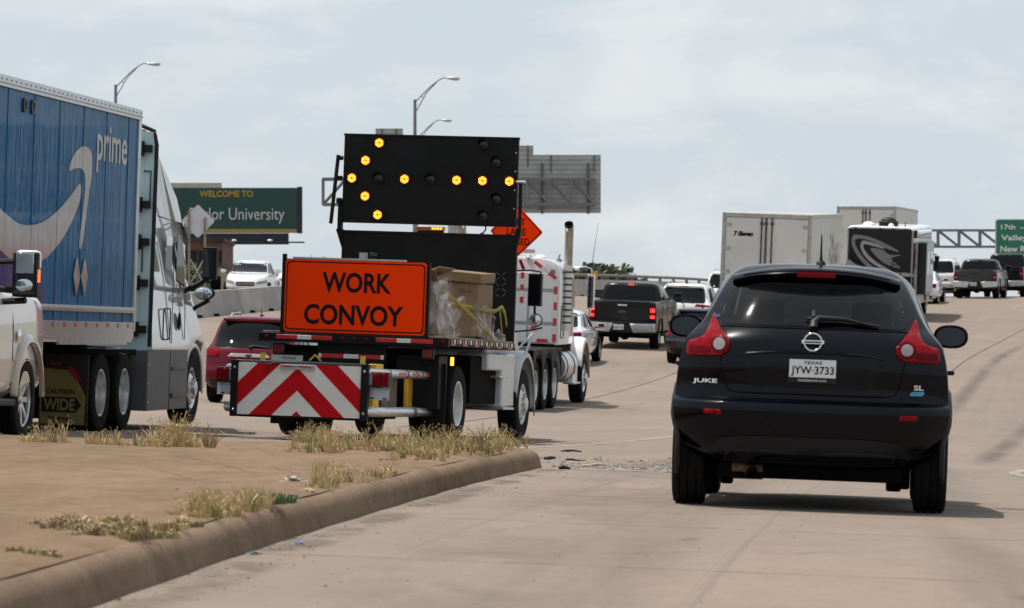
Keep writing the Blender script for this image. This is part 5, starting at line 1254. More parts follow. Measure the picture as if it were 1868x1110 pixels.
def suv(name, label, cat, mat4, col, L=4.6, W=1.84, H=1.68, fast=.45, lights='high', rails=True, txt=None, lit=False, tl_col=None, group=None, chrome=True, rmat=None):
    root = thing(name, label, cat, mat4, group); h = W/2; b = .60*H; B = Body(suv_rows(L, W, H, fast))
    body = B.mesh(col, .04).build('body', root); r = .35
    car_common(root, B, body, L, W, H, r, (.85, L-.92), .23, rmat or RIMS, mirror=(.20, .15), mz=b+.10, my=L-1.75, mcol=col)
    zt = b+.80*(H-b)
    patch(B, 'rear', roundpoly([(-h*.80, b+.06), (h*.80, b+.06), (h*.70, zt), (-h*.70, zt)], .08), GLS, 'rear_window', root, .006, .1)
    patch(B, 'front', roundpoly([(-h*.74, b+.1), (h*.74, b+.1), (h*.64, zt+.06), (-h*.64, zt+.06)], .06), GLS, 'windscreen', root, .006, .1)
    for s in ('left', 'right'):
        patch(B, s, roundpoly([(.62+fast*.4, b+.09), (1.45, b+.07), (1.45, zt), (.95+fast*.5, zt-.02)], .04), GLS, 'side_window', root, .006, .12)
        patch(B, s, roundpoly([(1.5, b+.07), (2.25, b+.06), (2.25, zt), (1.5, zt)], .03), GLS, 'side_window', root, .006, .12)
        patch(B, s, roundpoly([(2.30, b+.06), (L-1.45, b+.05), (L-2.05, zt), (2.30, zt)], .03), GLS, 'side_window', root, .006, .12)
        mb = MB()
        sg = 1 if s == 'right' else -1
        for y in (1.3, 2.28, L-1.5): mb.tube([(sg*(B.side(y, z)+.001), y, z) for z in (.42, .6, .8, b)], .006, UND, 4)
        mb.build('door_seam', root)
        mb = MB()
        for y in (1.45, 2.45): mb.box(min(sg*B.side(y, b-.08), sg*(B.side(y, b-.08)+.035)), max(sg*B.side(y, b-.08), sg*(B.side(y, b-.08)+.035)), y, y+.17, b-.10, b-.07, col)
        mb.build('door_handle', root, bevel=.008)
    R_ = RLT if lit else (tl_col or RED)
    for sx in (-1, 1):
        if lights == 'high':
            P = [(h*.62, b-.10), (h*.93, b-.14), (h*.95, b+.02), (h*.66, b+.01)]
        elif lights == 'tall':
            P = [(h*.80, b-.18), (h*.955, b-.18), (h*.92, b+.16), (h*.82, b+.16)]
        else:
            P = [(h*.45, b-.05), (h*.93, b-.12), (h*.95, b-.0), (h*.5, b+.04)]
        patch(B, 'rear', roundpoly([(sx*x, z) for x, z in P], .03), R_, 'tail_light', root, .018, .06, solid=.02)
        patch(B, 'rear', roundpoly([(sx*h*.62, .50), (sx*h*.86, .50), (sx*h*.86, .54), (sx*h*.62, .54)], .01), RED, 'reflector', root, .008, .06)
        P = [(h*.45, .66), (h*.84, .70), (h*.84, .80), (h*.5, .76)]
        patch(B, 'front', roundpoly([(sx*x, z) for x, z in P], .03), WLN, 'headlight', root, .015, .06)
    patch(B, 'rear', roundpoly([(-h*.8, .28), (h*.8, .28), (h*.86, .44), (-h*.86, .44)], .05), CLAD, 'bumper_panel', root, .008, .08)
    patch(B, 'front', roundpoly([(-h*.5, .40), (h*.5, .40), (h*.42, .72), (-h*.42, .72)], .05), BLK, 'grille', root, .008, .08)
    if chrome:
        mb = MB(); mb.prism(roundpoly([(-.42, b-.115), (.42, b-.115), (.34, b-.05), (-.34, b-.05)], .03), 'y', B.rear(.2, b-.1)-.03, B.rear(.2, b-.1)-.002, CHR); mb.sphere((0, B.rear(0, b-.08)-.03, b-.083), .05, DST, 16, 8, (1.5, .3, .6)); mb.build('chrome_strip', root, bevel=.01)
    if txt: plate_part(root, (0, B.rear(0, .80)-.03, b-.24), txt)
    mb = MB(); yv = B.rear(0, zt); mb.box(-h*.66, h*.66, yv-.02, yv+.3, zt+.02, zt+.07, col); mb.box(-.15, .15, yv-.025, yv-.015, zt+.035, zt+.055, RLT if lit else RED); mb.build('roof_spoiler', root, bevel=.02)
    mb = MB(); mb.tube([(.0, B.rear(0, b+.06)-.03, b+.06), (.05, B.rear(0, b+.10)-.03, b+.10), (.38, B.rear(.3, b+.08)-.025, b+.08)], [.03, .018, .008], BLK, 6); mb.build('rear_wiper', root)
    if rails:
        for sx in (-1, 1):
            mb = MB(); x = sx*h*.66; pts = [(x, .75+fast, H-.06), (x, .9+fast, H+.02), (x, 1.6+fast, H+.045), (x, L-2.5, H+.03), (x, L-2.35, H-.05)]; mb.tube(pts, .018, ALU, 6); mb.build('roof_rail', root)
    mb = MB(); mb.tube([(0, .75+fast, H-.01), (0, .68+fast, H+.16)], [.012, .005], BLK, 6); mb.box(-.03, .03, .72+fast, .85+fast, H-.01, H+.02, BLK); mb.build('antenna', root)
    return root
def sedan(name, label, cat, mat4, col, L=4.8, W=1.83, H=1.45, txt=None, group=None, lit=False):
    root = thing(name, label, cat, mat4, group); h = W/2; d = .66*H; B = Body(sedan_rows(L, W, H))
    body = B.mesh(col, .035).build('body', root); r = .33
    car_common(root, B, body, L, W, H, r, (1.02, L-.92), .22, RIMS, mirror=(.19, .13), mz=d+.06, my=L-1.85, mcol=col)
    zt = d+.80*(H-d)
    patch(B, 'rear', roundpoly([(-h*.74, d+.05), (h*.74, d+.05), (h*.62, zt+.02), (-h*.62, zt+.02)], .06), GLS, 'rear_window', root, .006, .08)
    patch(B, 'front', roundpoly([(-h*.74, d+.04), (h*.74, d+.04), (h*.62, zt+.04), (-h*.62, zt+.04)], .06), GLS, 'windscreen', root, .006, .08)
    for s in ('left', 'right'):
        patch(B, s, roundpoly([(1.25, d+.04), (2.3, d+.03), (2.3, zt), (1.75, zt-.02)], .04), GLS, 'side_window', root, .006, .1)
        patch(B, s, roundpoly([(2.36, d+.03), (L-1.5, d+.02), (L-2.2, zt), (2.36, zt)], .04), GLS, 'side_window', root, .006, .1)
        sg = 1 if s == 'right' else -1; mb = MB()
        for y in (1.5, 2.33, L-1.45): mb.tube([(sg*(B.side(y, z)+.001), y, z) for z in (.36, .55, .75, d-.03)], .006, UND, 4)
        mb.tube([(sg*(B.side(y, d+.01)+.004), y, d+.012) for y in (1.2, 2.0, 2.8, L-1.5)], .012, CHR, 5)
        mb.build('door_seam', root)
        mb = MB()
        for y in (1.6, 2.5): mb.box(min(sg*B.side(y, d-.12), sg*(B.side(y, d-.12)+.04)), max(sg*B.side(y, d-.12), sg*(B.side(y, d-.12)+.04)), y, y+.17, d-.13, d-.10, CHR)
        mb.build('door_handle', root, bevel=.008)
    for sx in (-1, 1):
        patch(B, 'rear', roundpoly([(sx*h*.45, d-.20), (sx*h*.94, d-.24), (sx*h*.94, d-.06), (sx*h*.5, d-.08)], .04), RLT if lit else RED, 'tail_light', root, .016, .05, solid=.02)
        patch(B, 'front', roundpoly([(sx*h*.44, .58), (sx*h*.88, .62), (sx*h*.86, .74), (sx*h*.5, .68)], .04), WLN, 'headlight', root, .016, .05)
    patch(B, 'rear', roundpoly([(-h*.7, .24), (h*.7, .24), (h*.8, .36), (-h*.8, .36)], .04), CLAD, 'bumper_panel', root, .008, .08)
    patch(B, 'front', roundpoly([(-h*.38, .50), (h*.38, .50), (h*.40, .66), (-h*.40, .66)], .04), BLK, 'grille', root, .01, .06)
    patch(B, 'front', roundpoly([(-h*.7, .26), (h*.7, .26), (h*.6, .40), (-h*.6, .40)], .04), BLK, 'air_intake', root, .01, .06)
    mb = MB(); mb.box(-h*.36, h*.36, B.front(0, .58)+.01, B.front(0, .58)+.03, .57, .59, CHR); mb.build('chrome_strip', root)
    if txt: plate_part(root, (0, B.rear(0, d-.22)-.03, d-.24), txt)
    return root
def pickup_rows(L, W, H, hood, bed, belt):
    h = W/2
    return [(.42, .30, L-.4, h*.84, h*.88, h*.80, .05, .3), (.50, .16, L-.1, h*.96, h*.98, h*.90, .05, .3), (.60, .13, L, h, h, h*.96, .05, .35), (.9, .12, L, h, h, h*.97, .05, .3), (belt-.12, .12, L-.05, h*.985, h*.985, h*.96, .05, .3), (belt-.02, .12, L-.2, h*.965, h*.97, h*.94, .05, .3), (belt, .14, L-.5, h*.94, h*.95, h*.92, .05, .2)]
def pickup(name, label, cat, mat4, col, L=5.9, W=1.98, H=1.92, bed=1.85, belt=1.38, lit=False, txt=None, bump=CHR, lower=None, group=None, r=.40, tail=True, mirror=(.24, .26), chrome_handle=True, hood=1.55):
    root = thing(name, label, cat, mat4, group); h = W/2
    B = Body(pickup_rows(L, W, H, hood, bed, belt), 8); body = B.mesh(col, .05).build('body', root)
    yc = bed+.12; k = H-belt
    CB = Body([(belt-.04, yc, L-hood, h*.94, h*.95, h*.92, .10, .2), (belt, yc+.01, L-hood-.05, h*.935, h*.945, h*.90, .12, .2), (belt+.35*k, yc+.05, L-hood-.5, h*.87, h*.89, h*.84, .12, .2), (belt+.78*k, yc+.13, L-hood-1.0, h*.78, h*.80, h*.76, .12, .2), (H-.05, yc+.18, L-hood-1.25, h*.70, h*.73, h*.69, .12, .2), (H-.01, yc+.32, L-hood-1.5, h*.5, h*.55, h*.5, .1, .1), (H, yc+.6, L-hood-1.7, h*.25, h*.3, h*.25, .05, .05)], 5)
    cabo = CB.mesh(col, .05).build('cab', root)
    zt = belt+.80*k
    patch(CB, 'rear', roundpoly([(-h*.80, belt+.05), (h*.80, belt+.05), (h*.70, zt), (-h*.70, zt)], .06), GLS, 'rear_window', cabo, .006, .1)
    mb = MB(); mb.box(-.18, .18, CB.rear(0, H-.07)-.03, CB.rear(0, H-.07)+.05, H-.10, H-.045, WLN); mb.box(-.07, .07, CB.rear(0, H-.07)-.036, CB.rear(0, H-.07)-.028, H-.095, H-.05, RLT if lit else RED); mb.build('brake_light', cabo)
    patch(CB, 'front', roundpoly([(-h*.82, belt+.05), (h*.82, belt+.05), (h*.70, zt+.04), (-h*.70, zt+.04)], .05), GLS, 'windscreen', cabo, .006, .1)
    for s in ('left', 'right'):
        m_ = (yc+L-hood)/2-.1
        patch(CB, s, roundpoly([(yc+.22, belt+.04), (m_-.04, belt+.04), (m_-.04, zt), (yc+.32, zt)], .04), GLS, 'side_window', cabo, .006, .12)
        patch(CB, s, roundpoly([(m_+.04, belt+.04), (L-hood-.25, belt+.03), (L-hood-1.0, zt), (m_+.04, zt)], .04), GLS, 'side_window', cabo, .006, .12)
        sg = 1 if s == 'right' else -1; mb = MB()
        for y in (yc-.02, m_, L-hood-.12): mb.tube([(sg*(B.side(y, z)+.001), y, z) for z in (.55, .8, 1.1, belt-.03)], .007, UND, 4)
        mb.build('door_seam', root)
        mb = MB(); xa, xb = sorted((sg*h*.985, sg*(h+.035)))
        for y in (yc+.2, m_+.15): mb.box(xa, xb, y, y+.2, belt-.20, belt-.16, CHR if chrome_handle else col)
        mb.build('door_handle', root, bevel=.01)
        if lower:
            patch(B, s, [(.6, .58), (L-.5, .58), (L-.5, .80), (.6, .80)], lower, 'lower_panel', root, .004, .15)
        mb = MB(); xa, xb = sorted((sg*h*.86, sg*(h+.03))); mb.box(xa, xb, yc+.1, L-hood-.1, .36, .43, BLK); mb.build('side_step', root, bevel=.02)
    wells(body, (1.28, L-.98), r*1.08, h)
    for sx in (-1, 1):
        for y in (1.28, L-.98):
            wheel(root, sx*(h-.15), y, r, .27, .62, 'spoke', RIMS if bump is CHR else RIMD, sx, spokes=8)
            mb = MB(); ring = []
            for i in range(17):
                a = math.radians(-10+200*i/16); ring.append([(sx*(h-.01), y+q*math.cos(a), max(r*1.08+.01+q*math.sin(a), .45)) if q < r*1.3 else (sx*(h-.006), y+q*math.cos(a), max(r*1.08+.01+q*math.sin(a), .45)) for q in (r*1.19,)]+[(sx*(h+.035), y+r*1.22*math.cos(a), max(r*1.08+.01+r*1.22*math.sin(a), .45)), (sx*(h+.03), y+r*1.32*math.cos(a), max(r*1.08+.01+r*1.32*math.sin(a), .45)), (sx*(h-.02), y+r*1.42*math.cos(a), max(r*1.08+.01+r*1.42*math.sin(a), .45))])
            mb.grid(ring, lower or col); mb.build('wheel_arch', root, solid=.01, smooth=60)
        # lights at the corners of the tailgate
        mb = MB(); x0, x1 = sorted((sx*h*.80, sx*h*.985)); mb.box(x0, x1, .085, .16, belt-.50, belt-.14, RED)
        tl = mb.build('tail_light', root, bevel=.02)
        mb = MB(); xa, xb = sorted((sx*h*.83, sx*h*.965))
        if lit:
            mb.box(xa, xb, .078, .088, belt-.29, belt-.18, RLT); mb.box(xa, xb, .078, .088, belt-.47, belt-.38, RLT)
        else: mb.box(xa, xb, .078, .088, belt-.36, belt-.27, WLN)
        mb.build('lamp', tl)
        mb = MB(); cx = sx*(h+.20); mb.box(cx-mirror[0]/2, cx+mirror[0]/2, L-hood-.62, L-hood-.48, belt-.04, belt-.04+mirror[1], BLK); mb.tube([(sx*h*.9, L-hood-.45, belt+.03), (cx, L-hood-.52, belt+.03)], .035, BLK, 6)
        m_ = mb.build('wing_mirror', root, bevel=.03); mb = MB(); mb.box(cx-mirror[0]*.4, cx+mirror[0]*.4, L-hood-.628, L-hood-.621, belt-.01, belt-.07+mirror[1], MIR); mb.build('mirror_glass', m_)
        patch(B, 'front', roundpoly([(sx*h*.66, .85), (sx*h*.95, .85), (sx*h*.95, 1.12), (sx*h*.66, 1.12)], .03), WLN, 'headlight', root, .02, .1)
    patch(B, 'front', roundpoly([(-h*.62, .68), (h*.62, .68), (h*.62, 1.16), (-h*.62, 1.16)], .06), CHR, 'grille', root, .02, .1)
    mb = MB(); mb.box(-h*.795, h*.795, .09, .14, belt-.66, belt-.02, col); mb.box(-h*.8, h*.8, .10, .2, belt-.02, belt+.015, BLK); mb.box(-h*.7, h*.7, .08, .10, belt-.16, belt-.14, col); mb.box(-h*.72, h*.72, .082, .1, belt-.58, belt-.55, col)
    tg = mb.build('tailgate', root, bevel=.012)
    mb = MB(); mb.box(-.14, .14, .07, .10, belt-.13, belt-.085, CHR if chrome_handle else BLK); mb.build('handle', tg, bevel=.008)
    mb = MB(); mb.sphere((0, .085, belt-.31), .07, DST, 20, 8, (1.9, .25, .8)); mb.build('oval_badge', tg)
    mb = MB(); bp = [(-h*.99, .52), (-h*.6, .50), (-h*.32, .50), (-.24, .62), (.24, .62), (h*.32, .50), (h*.6, .50), (h*.99, .52), (h*.99, .76), (-h*.99, .76)]
    mb.prism([(-h*.99, .54), (-h*.36, .50), (-h*.24, .76), (-h*.99, .78)], 'y', -.04, .16, bump); mb.prism([(h*.99, .54), (h*.36, .50), (h*.24, .76), (h*.99, .78)], 'y', -.04, .16, bump); mb.box(-h*.9, h*.9, .0, .16, .52, .74, BLK); mb.box(-h*.98, h*.98, -.03, .16, .78, .80, BLK)
    mb.build('rear_bumper', root, bevel=.025)
    if txt: plate_part(root, (-.08, -.02, .66), txt)
    mb = MB(); mb.box(-.35, .35, .4, L-.6, .38, .52, UND); mb.box(-h*.8, h*.8, 1.18, 1.38, r-.1, r+.08, UND); mb.sphere((-.05, 1.28, r), .17, UND, 12, 8); mb.box(-.4, .3, .3, .9, .36, .55, UND); mb.box(-.3, .3, 2.2, 4.2, .30, .42, UND); mb.build('underbody', root)
    return root
# ------------------------------------------------------------------ traffic, placed lane by lane
suv('red_hatchback', 'dark red hatchback with chrome strip and dark rear glass beside the white tractor', 'car', rootmat(-5.02, 76.6, 8.0), PRD, 4.52, 1.84, 1.68, .42, 'high', txt='XW\u00b74371', chrome=True)
pickup('pickup_truck', 'charcoal crew cab pickup with chrome bumper ends and lit red brake lights', 'pickup truck', rootmat(3.18, 119, 9.0), PGR, 5.9, 2.0, 1.93, 1.7, 1.40, lit=True, txt='KBB\u00b71552')
suv('dark_crossover', 'dark blue small crossover half hidden behind the navy crossover', 'car', rootmat(5.05, 111.5, 9.0), PDB, 4.3, 1.80, 1.55, .45, 'low', txt=None, chrome=False, rails=True)
suv('white_crossover', 'white crossover with dark rear window just right of the charcoal pickup', 'car', rootmat(5.45, 131.5, 10.0), PCW, 4.7, 1.86, 1.68, .45, 'low', chrome=False, txt='MCD\u00b7825')
suv('white_people_carrier', 'white people carrier seen partly beside the plain white trailer', 'car', rootmat(7.95, 151, 10.5), PCW, 4.8, 1.92, 1.72, .35, 'tall', chrome=False)
sedan('silver_sedan', 'silver white sedan whose front quarter shows past the tractor fender', 'car', rootmat(.92, 108.0, 9.0), PSV, 4.85, 1.84, 1.46)
# the large white pickup at the left edge: only its front quarter is in view
FP = rootmat(-6.32, 33.57, 7.0, 4)
pickup('white_pickup', 'large pearl white pickup with tan lower panel at the left edge of the road', 'pickup truck', FP, PPW, 6.35, 2.05, 2.02, 1.9, 1.42, txt=None, lower=PTN, r=.42, mirror=(.24, .42), hood=1.45)
wp = [o for o in COL.objects if o.get('label', '').startswith('large pearl white')][0]
hw = 2.05/2; yy0 = 6.35-1.45-.63; cxm = hw+.20
mb = MB(); mb.box(cxm-.085, cxm+.085, yy0-.012, yy0-.004, 1.60, 1.79, MIL); mb.build('upper_mirror_glass', wp, bevel=.004)
mb = MB(); mb.sphere((cxm, yy0-.004, 1.49), .075, MIL, 14, 8, (1.1, .12, .8)); mb.build('convex_mirror', wp)
mb = MB(); mb.box(cxm+.112, cxm+.128, yy0+.02, yy0+.10, 1.52, 1.64, M('orange_signal', (.75, .16, .02), .3, emit=(1, .22, .02), estr=.6, var=(20, .2))); mb.build('mirror_signal', wp)
mb = MB(); mb.box(cxm-.11, cxm+.124, yy0+.05, yy0+.17, 1.62, 1.82, PPW); mb.build('mirror_cap', wp, bevel=.04)
mb = MB(); mb.sphere((hw+.005, 4.95, 1.02), .07, CHR, 18, 8, (.25, 1, 1)); mb.build('round_badge', wp)
mb = MB()
for z in (1.35, 1.72):
    mb = MB(); mb.tube([(hw*.9, yy0+.15, z-.02), (cxm, yy0+.08, z)], .03, BLK, 8); mb.build('mirror_arm', wp)
# farther up the hill
sedan('white_sedan', 'white sedan just ahead of the motorhome, near its front corner', 'car', rootmat(17.3, 174, 12.0), PCW, 4.6, 1.8, 1.42)
suv('white_station_wagon', 'white station wagon with dark rear window left of the grey pickup', 'car', rootmat(20.1, 192, 13.0), PCW, 4.8, 1.92, 1.80, .3, 'tall', chrome=False)
pickup('grey_pickup', 'grey brown pickup with black handle and plain bumper on the crest', 'pickup truck', rootmat(21.05, 184.5, 12.5), PGM, 5.6, 1.98, 1.80, 1.9, 1.28, bump=ALU, txt='BL4\u00b7902', chrome_handle=False)
pickup('black_pickup', 'tall black pickup behind the grey pickup on the crest', 'pickup truck', rootmat(23.2, 192, 13.0), PBK, 5.8, 2.0, 2.08, 1.8, 1.42, bump=ALU, chrome_handle=False)
# coming the other way, beyond the barrier
sedan('oncoming_sedan', 'white sedan coming the other way behind the concrete barrier', 'car', rootmat(-10.15, 161.5, 180+2), PCW, 4.9, 1.86, 1.50)
suv('oncoming_wagon', 'white car roof with rails showing above the orange convoy sign', 'car', rootmat(-8.2, 170, 180+9), PCW, 4.7, 1.9, 1.62, .4, 'tall', chrome=False)

def plain_trailer(name, label, X, Y, yaw, L=13.6, W=2.59, H=4.11, logo=None, skin=None, group=None):
    root = thing(name, label, 'trailer', rootmat(X, Y, yaw, 8), group); h = W/2; sk = skin or M('dusty_white_trailer', (.60, .59, .56), .35, coat=.5, var=(.9, .10), bump=(3, .08))
    FR = M('trailer_frame', (.40, .39, .37), .5, .3, var=(4, .2)); zb = 1.15
    mb = MB(); mb.box(-h, h, .05, L, zb, H, sk); mb.box(-h-.012, h+.012, .0, L, H-.10, H+.012, FR); mb.box(-h-.012, h+.012, .0, L, zb-.12, zb+.06, FR)
    for k in range(int(L/.41)): 
        for sx in (-1, 1): mb.box(sx*h-.014, sx*h+.014, .25+k*.41, .29+k*.41, zb+.06, H-.10, sk)
    mb.build('trailer_body', root, bevel=.008)
    for sx in (-1, 1):
        mb = MB(); x0, x1 = sorted((sx*.012, sx*(h-.07))); mb.box(x0, x1, .0, .05, zb+.08, H-.14, sk)
        d = mb.build('rear_door', root, bevel=.01)
        mb = MB()
        for x in ((.16, .03) if sx < 0 else (.15,)):
            mb.cyl((sx*x, -.03, zb+.0), (sx*x, -.03, H-.12), .022, DST, 8)
            for z in (zb+.3, 2.3, H-.3): mb.box(sx*x-.05, sx*x+.05, -.035, .0, z-.04, z+.04, DST)
        mb.build('lock_rod', d)
        for z in (1.5, 2.35, 3.05, 3.75):
            mb = MB(); mb.box(*sorted((sx*(h-.24), sx*(h+.005))), -.018, .0, z-.05, z+.05, FR); mb.build('hinge', d)
    mb = MB()
    for sx in (-1, 1): mb.box(sx*h-.05, sx*h+.05, -.02, .05, zb, H, FR)
    mb.box(-h, h, -.02, .05, H-.13, H, FR); mb.box(-h, h, -.02, .05, zb-.1, zb+.07, FR); mb.build('door_frame', root, bevel=.01)
    if logo:
        mb = MB(); text(mb, logo[0], (logo[1], -.004, logo[2]), (1, 0, 0), (0, 0, 1), logo[3], logo[4], INK, .06, .004, .18); mb.build('lettering', root)
    mb = MB(); mb.box(-.5, .5, .3, L-.5, .9, 1.06, UND); mb.box(-1.0, 1.0, .1, .16, .5, .6, DST); mb.box(-.7, -.62, .1, .16, .5, 1.05, DST); mb.box(.62, .7, .1, .16, .5, 1.05, DST); mb.box(-.8, .8, 1.0, 3.4, .5, .9, UND); mb.build('running_gear', root)
    for sx in (-1, 1):
        for y in (1.4, 2.65): wheel(root, sx*1.06, y, .5, .28, .6, 'dual', ALU, sx)
        mb = MB(); mb.box(sx*h*.75-.1, sx*h*.75+.1, -.03, .0, .98, 1.08, RED); mb.build('tail_light', root)
    return root
t = plain_trailer('white_trailer', 'plain white box trailer with double rear doors behind the navy crossover', 7.46, 121, 8.6, 13.6, logo=('7 Sleven', -.71, 3.49, .58, .15))
mb = MB(); text(mb, '7 Sleven', (1.31, 10.2, 3.0), (0, 1, 0), (0, 0, 1), 4.2, 1.0, M('faded_side_lettering', (.38, .37, .36), .5, var=(3, .2)), .03, .006, .15); mb.build('side_lettering', t)
plain_trailer('grey_trailer', 'far white and grey box trailer rising behind the motorhome roof', 15.95, 183, 10.2, 13.0, 2.59, 4.15)

def build_motorhome():
    root = thing('motorhome', 'black and silver motorhome with swirling grey stripes and a rear ladder', 'motorhome', rootmat(13.88, 154.2, 9.9, 8)); h, L, H = 1.26, 10.0, 3.55
    RB = M('motorhome_black', (.005, .006, .008), .25, spec=.2, coat=.35, var=(2, .2)); RS = M('motorhome_silver', (.30, .30, .31), .28, .3, coat=.5, var=(1.5, .1)); RG = M('motorhome_grey_stripe', (.15, .155, .165), .3, coat=.6, var=(2, .1))
    mb = MB(); mb.box(-h, h, .03, L, .55, H-.1, RS); mb.prism([(-h, H-.1), (h, H-.1), (h-.12, H+.02), (-h+.12, H+.02)], 'y', .03, L-.2, WHT); body = mb.build('coach_body', root, bevel=.08, seg=3)
    mb = MB(); mb.box(-h+.06, h-.06, .0, .05, 1.75, H-.08, RB); rear = mb.build('rear_panel', root, bevel=.03)
    mb = MB(); sw = [[(-1.05, 3.15), (-.85, 3.22), (-.3, 3.12), (.35, 2.85), (.75, 2.62), (.3, 2.72), (-.3, 2.98), (-.8, 3.08), (-.95, 2.95), (-.8, 2.6), (-.4, 2.15), (.1, 1.85), (-.3, 1.92), (-.75, 2.3), (-1.05, 2.8)],
        [(-.55, 3.0), (-.1, 2.88), (.2, 2.72), (-.2, 2.8), (-.62, 2.86), (-.5, 2.55), (-.1, 2.2), (.45, 1.9), (.1, 1.95), (-.45, 2.3), (-.72, 2.7), (-.7, 2.95)],
        [(-.35, 2.72), (.1, 2.68), (.4, 2.5), (.8, 2.5), (.45, 2.35), (.85, 2.0), (.3, 2.12), (-.1, 2.4)]]
    for k, P in enumerate(sw): mb.prism(spl(P, 4), 'y', -.004-.003*k, 0-.003*k, (RG, RS, RG)[k])
    mb.prism(spl([(-1.18, 2.25), (-.9, 2.1), (-.4, 1.95), (.4, 1.85), (1.18, 1.82), (1.18, 1.70), (-1.18, 1.70)], 4), 'y', -.012, -.008, RS)
    mb.build('swirl_stripe', rear)
    mb = MB(); mb.box(-h+.02, h-.02, -.01, .05, .8, 1.72, RB); mb.box(-h, h, -.06, .1, .5, .8, RS); mb.build('rear_lower_panel', root, bevel=.03)
    for sx in (-1, 1):
        mb = MB(); mb.cyl((sx*1.08, -.03, 1.35), (sx*1.08, -.01, 1.35), .13, RED, 16); mb.cyl((sx*1.08, -.03, 1.05), (sx*1.08, -.01, 1.05), .11, RED, 16); mb.build('tail_light', root)
    mb = MB(); X = .66
    for x in (X-.16, X+.16): mb.tube([(x, -.10, .9), (x, -.10, 2.2), (x, -.02, 2.25)], .018, BLK, 6)
    for k in range(5): mb.tube([(X-.16, -.10, 1.05+.27*k), (X+.16, -.10, 1.05+.27*k)], .014, BLK, 6)
    mb.build('ladder', root)
    for k in range(5):
        mb = MB(); mb.box(-.95+.475*k-.04, -.95+.475*k+.04, -.02, .03, H-.09, H-.05, AMB if k == 1 else RED); mb.build('roof_marker', root)
    mb = MB(); mb.box(-.15, .55, 1.0, 1.7, H, H+.22, BLK); mb.sphere((.2, 1.3, H+.2), .24, BLK, 14, 8, (1.3, 1, .7)); mb.build('roof_air_unit', root, bevel=.05)
    mb = MB(); mb.sphere((-.55, 1.2, H), .26, WHT, 14, 8, (1, 1, .7)); mb.build('roof_dome', root)
    mb = MB(); mb.sphere((.35, .7, H+.02), .12, WHT, 12, 6); mb.tube([(.9, .5, H), (.9, .5, H+.2)], .02, BLK, 6); mb.build('roof_vent', root)
    mb = MB(); mb.box(h-.01, h+.003, .12, L-.12, .56, H-.30, M('motorhome_dark_side', (.05, .051, .055), .3, spec=.15, coat=.25, var=(1.2, .35))); mb.build('side_panel', root)
    mb = MB()
    for z0, z1, m_ in ((.55, .95, RB), (1.35, 1.72, RB), (1.05, 1.2, RG), (2.85, 3.2, RB)): mb.box(h, h+.006, .1, L-.1, z0, z1, m_)
    mb.build('side_stripe', root)
    for y0, y1 in ((.9, 1.7), (2.6, 3.9), (5.0, 6.0), (7.4, 8.3)):
        mb = MB(); mb.prism(roundpoly([(y0, 1.95), (y1, 1.95), (y1, 2.75), (y0, 2.75)], .08), 'x', h-.002, h+.012, GLS); mb.build('side_window', root)
    mb = MB(); mb.box(h-.02, h+.32, 3.0, 6.9, .95, 2.95, M('motorhome_dark_side')); mb.box(h+.318, h+.326, 3.4, 4.6, 1.7, 2.6, GLS); mb.box(h+.318, h+.326, 5.1, 6.3, 1.7, 2.6, GLS); mb.build('slide_out', root, bevel=.03)
    for y in (.25, 1.95, 2.75, 7.2): mb = MB(); mb.box(h, h+.05, y, y+.07, .6, 2.95, RB if y != 1.95 else CHR); mb.build('side_trim', root)
    mb = MB(); mb.cyl((h+.08, .5, H-.22), (h+.08, 7.5, H-.22), .10, WHT, 12); mb.box(h, h+.1, .45, .6, H-.4, H-.1, BLK); mb.build('awning', root)
    mb = MB()
    for y in (1.8, 3.4, 5.0, 6.6): mb.box(h, h+.008, y, y+.02, .6, 1.5, DST)
    mb.build('locker_seam', root)
    mb = MB(); mb.box(h+.18, h+.36, L-.6, L-.5, 1.8, 2.35, BLK); mb.tube([(h, L-.6, 2.4), (h+.27, L-.55, 2.4)], .03, BLK, 6); mb.build('wing_mirror', root, bevel=.03)
    mb = MB(); mb.prism(roundpoly([(-1.1, 1.5), (1.1, 1.5), (1.1, 2.9), (-1.1, 2.9)], .1), 'y', L, L+.01, GLS); mb.build('windscreen', root)
    for sx in (-1, 1):
        wheel(root, sx*1.08, 2.9, .48, .26, .6, 'dual', ALU, sx); wheel(root, sx*1.08, 8.9, .48, .26, .6, 'front', ALU, sx)
    mb = MB(); mb.box(-1.1, 1.1, .4, L-.4, .35, .58, UND); mb.build('chassis', root)
build_motorhome()
